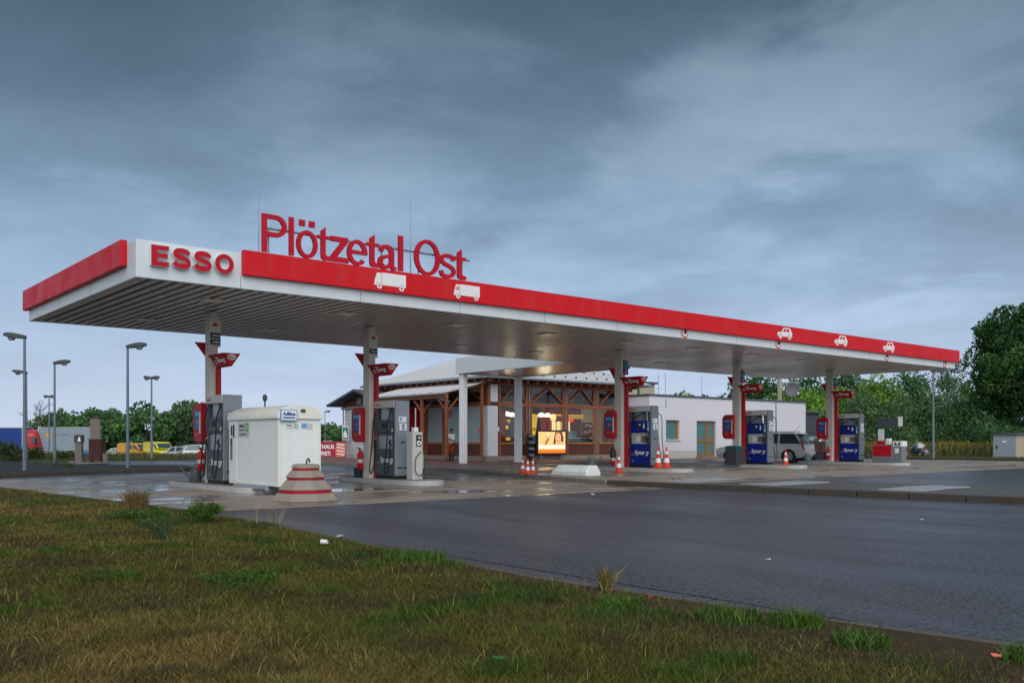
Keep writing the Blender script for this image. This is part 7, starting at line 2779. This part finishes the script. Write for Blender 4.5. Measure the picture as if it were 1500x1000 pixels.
# ------------------------------------------------------------------ single weeds and litter
def weed(name, label, cat, loc, n, size, spread, hgt, cols, seed, upright=False, group=None):
    r_ = np.random.default_rng(seed)
    t = thing(name, label, cat, loc, 0, group)
    mb = MB()
    cs, tips = [], []
    for k in range(n):
        a = r_.uniform(0, 2 * np.pi)
        rr = spread * r_.uniform(0.1, 1) ** 0.6
        tip = Vector((rr * math.cos(a), rr * math.sin(a), hgt * r_.uniform(0.5, 1.0) * (1 - 0.4 * rr / spread)))
        mid = Vector((tip.x * 0.4, tip.y * 0.4, tip.z * 0.6))
        mb.tube([(0.1 * tip.x, 0.1 * tip.y, -0.03), mid, tip], [0.006, 0.004, 0.002], 4)
        for f_ in (0.35, 0.6, 0.8, 1.0):
            cs.append(np.array(mid * (1 - f_) + tip * f_))
    mb.build('stems', mat(name + '_stem', cols[0], 0.7), t)
    V, c = leaves(cs, [spread * 0.16] * len(cs), 1, size, r_, cols)
    # leaves() gives at least four leaves for each spot
    o_ = bpy.data.objects.new('foliage', quadmesh('foliage', V, 4, [(0, 1, 2, 3)], c, M['leaf']))
    COL.objects.link(o_)
    o_.parent = t
    return t


def tuft(name, label, loc, n, hgt, spread, cols, seed, wid=0.012):
    r_ = np.random.default_rng(seed)
    a = r_.uniform(0, 2 * np.pi, n)
    rr = spread * np.sqrt(r_.uniform(0, 1, n))
    cc = np.array(cols)
    o_ = bpy.data.objects.new(name, blades(name, rr * np.cos(a), rr * np.sin(a), np.full(n, -0.015), hgt * r_.uniform(0.5, 1, n), np.full(n, wid), r_.uniform(0.2, 0.9, n), cc[r_.integers(0, len(cc), n)] * r_.uniform(0.7, 1.3, (n, 1)), r_))
    COL.objects.link(o_)
    o_.location = loc
    tag(o_, label, 'grass tuft', 'larger grass tufts and weeds on the lawn')
    return o_


GRN = [(0.048, 0.115, 0.016), (0.068, 0.14, 0.02), (0.09, 0.16, 0.028)]
BLU = [(0.035, 0.075, 0.03), (0.05, 0.095, 0.04)]


def lp(px, py):
    p = P(px, py, 0.03)
    return (p[0], p[1], 0.03)


weed('leafy_weed', 'bushy bright green weed at the corner of the wet concrete', 'weed', lp(298, 764), 60, 0.022, 0.32, 0.36, GRN, 1)
weed('thistle', 'sparse upright bluish thistle standing alone on the dry grass', 'weed', lp(238, 790), 20, 0.016, 0.30, 0.42, BLU, 2)
weed('leafy_weed', 'low spreading green weed beside the dry straw tuft', 'weed', lp(205, 757), 70, 0.02, 0.6, 0.14, GRN, 3)
weed('leafy_weed', 'low bright green weed in the middle of the dry lawn', 'weed', lp(357, 853), 60, 0.016, 0.34, 0.10, GRN, 4)
tuft('grass_tuft', 'pale straw coloured tall grass tuft at the lawn corner', lp(201, 742), 240, 0.42, 0.20, [(0.20, 0.13, 0.05), (0.15, 0.10, 0.04)], 5, 0.014)
tuft('grass_tuft', 'lush green grass tuft growing over the edging stone near the bare soil', (5.22, 3.35, 0.01), 300, 0.15, 0.17, GRN, 6)
tuft('grass_tuft', 'lone green grass tuft surrounded by bare brown soil', (4.95, 2.75, 0.015), 380, 0.13, 0.16, GRN, 7)
tuft('grass_tuft', 'rounded green grass tuft half way along the edging stones', (4.85, 4.55, 0.015), 300, 0.11, 0.18, GRN, 8)
tuft('grass_tuft', 'green grass tuft next to the pinkish wrapper', (5.35, 1.95, 0.015), 320, 0.12, 0.17, GRN, 9)
tuft('grass_tuft', 'green grass clump with a drier neighbour by the edging stones', (5.05, 3.75, 0.015), 340, 0.12, 0.22, GRN + [(0.09, 0.10, 0.03)], 10)
tuft('grass_tuft', 'yellowish dry weed leaning over the edging stones', (5.33, 5.15, 0.01), 60, 0.24, 0.05, [(0.25, 0.20, 0.06), (0.16, 0.14, 0.05)], 11, 0.016)
tuft('grass_tuft', 'dark green grass clump farthest up the edging stones', (5.15, 7.6, 0.012), 380, 0.15, 0.30, GRN, 12, 0.014)
tuft('grass_tuft', 'thin dry weed stalks at the edging stones near the concrete bollard', (5.9, 12.6, 0.01), 30, 0.40, 0.35, [(0.22, 0.20, 0.12)], 13, 0.012)
for (px, py, lab, s_) in ((310, 694, 'small green weed on the gravel bed under the pale pole', 0.5),):
    p = PY(80, 38)
    weed('gravel_weed', 'thin yellow green weed growing from the dark gravel', 'weed', (p[0], p[1], 0.12), 14, 0.022, 0.3, 0.75, [(0.07, 0.10, 0.03), (0.12, 0.12, 0.04)], 14)
    p = PY(97, 37.5)
    weed('gravel_weed', 'low broad green weed on the dark gravel near the kerb', 'weed', (p[0], p[1], 0.12), 26, 0.025, 0.4, 0.25, [(0.07, 0.10, 0.03), (0.05, 0.09, 0.03)], 15)
tuft('grass_tuft', 'dry weeds sprouting from the joint beside a sheet metal cover', (19.9, 16.55, 0.135), 40, 0.12, 0.35, [(0.10, 0.10, 0.05), (0.14, 0.10, 0.05)], 16, 0.012)


for k, (px, Y, n_, hh, lab) in enumerate(((6, 52.5, 60, 1.35, 'tall green weeds in front of the blue lorry trailer'), (47, 53.5, 55, 0.95, 'green weeds under the red lorry cab'), (18, 53, 40, 1.0, 'ragged brownish weeds between the two tall green clumps'), (92, 54, 36, 0.6, 'low weeds in front of the grey lorry trailer'))):
    q = PY(px, Y)
    weed('tall_weeds', lab, 'weeds', (q[0], q[1], 0.16), n_, 0.07, 0.75, hh, [(0.05, 0.085, 0.03), (0.07, 0.11, 0.04), (0.10, 0.10, 0.05)], 40 + k, group='clumps of weeds on the bank')


def scrap(name, label, px, py, z, w, d, m, seed, cat='litter'):
    r_ = random.Random(seed)
    p = P(px, py, z)
    mb = MB()
    n = 4
    vs, fs = [], []
    for j in range(n + 1):
        for i in range(n + 1):
            vs.append(((i / n - 0.5) * w, (j / n - 0.5) * d, 0.008 + r_.uniform(0, 0.35) * min(w, d)))
    for j in range(n):
        for i in range(n):
            fs.append((j * (n + 1) + i, j * (n + 1) + i + 1, (j + 1) * (n + 1) + i + 1, (j + 1) * (n + 1) + i))
    mb.add(vs, fs)
    o_ = mb.build(name, m, None)
    s_ = o_.modifiers.new('thick', 'SOLIDIFY')
    s_.thickness = 0.003
    o_.location = (p[0], p[1], z)
    o_.rotation_euler = (0, 0, r_.uniform(0, 3))
    tag(o_, label, cat, 'scraps of litter')


t = thing('paper_cup', 'crushed white paper cup lying on the lawn near the roadway edge', 'cup', lp(475, 799), 0.6)
mb = MB()
mb.lathe([(0.022, 0.0), (0.029, 0.075), (0.030, 0.075), (0.027, 0.072), (0.021, 0.006)], 14, (0, -0.04, 0.045), 0, axis='y')
mb.build('cup_shell', M['paper'], t, smooth=True)
scrap('wrapper', 'bright green wrapper lying in the grass', 731, 968, 0.06, 0.075, 0.05, mat('green_foil', (0.02, 0.30, 0.10), 0.3), 1)
scrap('paper_scrap', 'white paper scrap on the asphalt toward the kerb', 1125, 820, 0.004, 0.05, 0.03, M['pumplight'], 2)
scrap('paper_scrap', 'white paper scrap on the asphalt well out from the grass', 1350, 762, 0.004, 0.07, 0.05, M['pumplight'], 3)
scrap('paper_scrap', 'tiny white paper scrap on the asphalt below the striped cone and kerb end', 868, 725, 0.004, 0.08, 0.08, M['paper'], 4)
scrap('wrapper', 'small red wrapper on bare soil by the edging stones', 953, 876, 0.04, 0.04, 0.03, M['redletter'], 6)
scrap('wrapper', 'pinkish crumpled wrapper beside a green tuft', 1459, 963, 0.04, 0.045, 0.05, M['bannerlight'], 7)
scrap('paper_scrap', 'white rag on the edging near the dry weed stalks', 498, 786, 0.03, 0.14, 0.06, M['pumplight'], 11)

# ================================================================== SKY, SUN
W = bpy.data.worlds.new('World')
SC.world = W
W.use_nodes = True
t = NT(W)
bg = t.n['Background']
tc = t.new('ShaderNodeTexCoord').outputs['Generated']
sep = t.new('ShaderNodeSeparateXYZ')
t.link(tc, sep.inputs[0])
dx, dy, dz = sep.outputs
hor = t.math('SQRT', t.math('ADD', t.math('MULTIPLY', dx, dx), t.math('MULTIPLY', dy, dy)))
el_ = t.math('DIVIDE', dz, t.math('MAXIMUM', hor, 0.02))
den = t.math('ADD', t.math('MAXIMUM', dz, 0.0), 0.14)
cv = t.new('ShaderNodeCombineXYZ')
t.link(t.math('DIVIDE', dx, den), cv.inputs[0])
t.link(t.math('DIVIDE', dy, den), cv.inputs[1])
cv.inputs[2].default_value = 12.3
base = t.ramp(t.math('MAXIMUM', el_, 0.0), [
    (0.0, (0.48, 0.56, 0.70)), (0.06, (0.40, 0.49, 0.64)), (0.15, (0.27, 0.37, 0.515)), (0.26, (0.174, 0.257, 0.365)), (0.36, (0.108, 0.168, 0.242)), (0.46, (0.074, 0.118, 0.168)), (0.56, (0.054, 0.088, 0.128)), (1.0, (0.16, 0.20, 0.25))])
n1 = t.noise(cv.outputs[0], 0.42, 3, 0.45, 0.3)
n2 = t.noise(cv.outputs[0], 1.35, 7, 0.56, 0.35)
n3 = t.noise(cv.outputs[0], 4.5, 6, 0.6, 0.4)
big = t.mapr(n1, 0.34, 0.66, 0.84, 1.20)
mid = t.mapr(n2, 0.36, 0.64, -0.13, 0.13)
fine = t.mapr(n3, 0.36, 0.64, -0.05, 0.05)
mod = t.math('ADD', t.math('ADD', big, mid), fine)
low = t.math('MINIMUM', t.math('MAXIMUM', t.mapr(el_, 0.03, 0.26, 0.15, 1.0), 0.15), 1.0)
def lobe(az, el, wide, amp, acc):
    az = TH + R(az)
    e_ = R(el)
    dv = (math.sin(az) * math.cos(e_), math.cos(az) * math.cos(e_), math.sin(e_))
    dt = t.math('ADD', t.math('ADD', t.math('MULTIPLY', dx, dv[0]), t.math('MULTIPLY', dy, dv[1])), t.math('MULTIPLY', dz, dv[2]))
    # broken outline: the cloud noise pushes the rim of the patch in and out
    dt = t.math('ADD', dt, t.mapr(n2, 0.35, 0.65, -0.035 * wide / 14, 0.035 * wide / 14))
    k = t.new('ShaderNodeMapRange', interpolation_type='SMOOTHSTEP')
    t.link(dt, k.inputs[0])
    k.inputs[1].default_value = math.cos(R(wide)) - 0.012
    k.inputs[2].default_value = math.cos(R(wide * 0.15)) + 0.01
    k.inputs[3].default_value = 0.0
    k.inputs[4].default_value = amp
    return t.math('ADD', acc, k.outputs[0])


mod = lobe(17, 18.5, 10, 0.22, mod)
mod = lobe(25, 22, 9, 0.24, mod)
mod = lobe(8, 11.5, 11, 0.20, mod)
mod = lobe(-10, 14.5, 13, 0.24, mod)
mod = lobe(4.5, 22, 9, -0.24, mod)
mod = lobe(28, 10, 9, -0.16, mod)
mod = lobe(-26, 21, 12, -0.10, mod)
modl = t.math('ADD', t.math('MULTIPLY', t.math('SUBTRACT', mod, 1.0), low), 1.0)
cl_ = t.new('ShaderNodeVectorMath', operation='SCALE')
t.link(base, cl_.inputs[0])
t.link(modl, cl_.inputs['Scale'])
# thinner, paler cloud shows less blue than the heavy parts
cg_ = t.mix(t.math('MINIMUM', t.math('MAXIMUM', t.mapr(modl, 1.0, 1.7, 0.0, 0.35), 0.0), 0.35), cl_.outputs[0], (0.30, 0.325, 0.36, 1))
# sky out of view behind the camera, brightened to add fill light
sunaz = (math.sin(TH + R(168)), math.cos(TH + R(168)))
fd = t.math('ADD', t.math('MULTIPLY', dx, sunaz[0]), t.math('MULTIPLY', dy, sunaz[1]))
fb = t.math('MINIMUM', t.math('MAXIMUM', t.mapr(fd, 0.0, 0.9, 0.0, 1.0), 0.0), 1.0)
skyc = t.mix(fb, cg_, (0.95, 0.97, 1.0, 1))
ns = t.new('ShaderNodeTexSky', sky_type='NISHITA')
ns.sun_disc = False
SUN_EL, SUN_AZ = R(42), TH + R(168)
ns.sun_elevation = SUN_EL
ns.sun_rotation = SUN_AZ
nb = t.new('ShaderNodeBackground')
nb.inputs['Strength'].default_value = 0.005
t.link(ns.outputs[0], nb.inputs['Color'])
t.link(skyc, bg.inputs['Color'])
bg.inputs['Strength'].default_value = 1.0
ad = t.new('ShaderNodeAddShader')
t.link(bg.outputs[0], ad.inputs[0])
t.link(nb.outputs[0], ad.inputs[1])
t.link(ad.outputs[0], t.n['World Output'].inputs[0])

sd = bpy.data.lights.new('sun', 'SUN')
sd.energy = 1.35
sd.angle = R(60)
sd.color = (1.0, 0.98, 0.95)
so = bpy.data.objects.new('sun', sd)
COL.objects.link(so)
# light travels from the sun's azimuth (measured from +y towards +x) down to the site
sdir = Vector((math.sin(SUN_AZ) * math.cos(SUN_EL), math.cos(SUN_AZ) * math.cos(SUN_EL), math.sin(SUN_EL)))
so.rotation_euler = sdir.to_track_quat('Z', 'Y').to_euler()

cd_ = bpy.data.cameras.new('camera')
cd_.sensor_width = 36.0
cd_.lens = FPX / 1500.0 * 36.0
cd_.shift_y = (Y0 - 500.0) / 1500.0
cd_.clip_start = 0.05
cd_.clip_end = 3000
co = bpy.data.objects.new('camera', cd_)
COL.objects.link(co)
co.location = (0, 0, CAMH)
co.rotation_euler = (R(90), 0, -TH)
SC.camera = co
SC.view_settings.view_transform = 'Standard'
SC.view_settings.look = 'None'
SC.view_settings.gamma = 1.0
SC.view_settings.exposure = 0.25
SC.view_settings.use_curve_mapping = False
SC.cycles.max_bounces = 6
SC.cycles.transparent_max_bounces = 12
SC.cycles.use_denoising = True
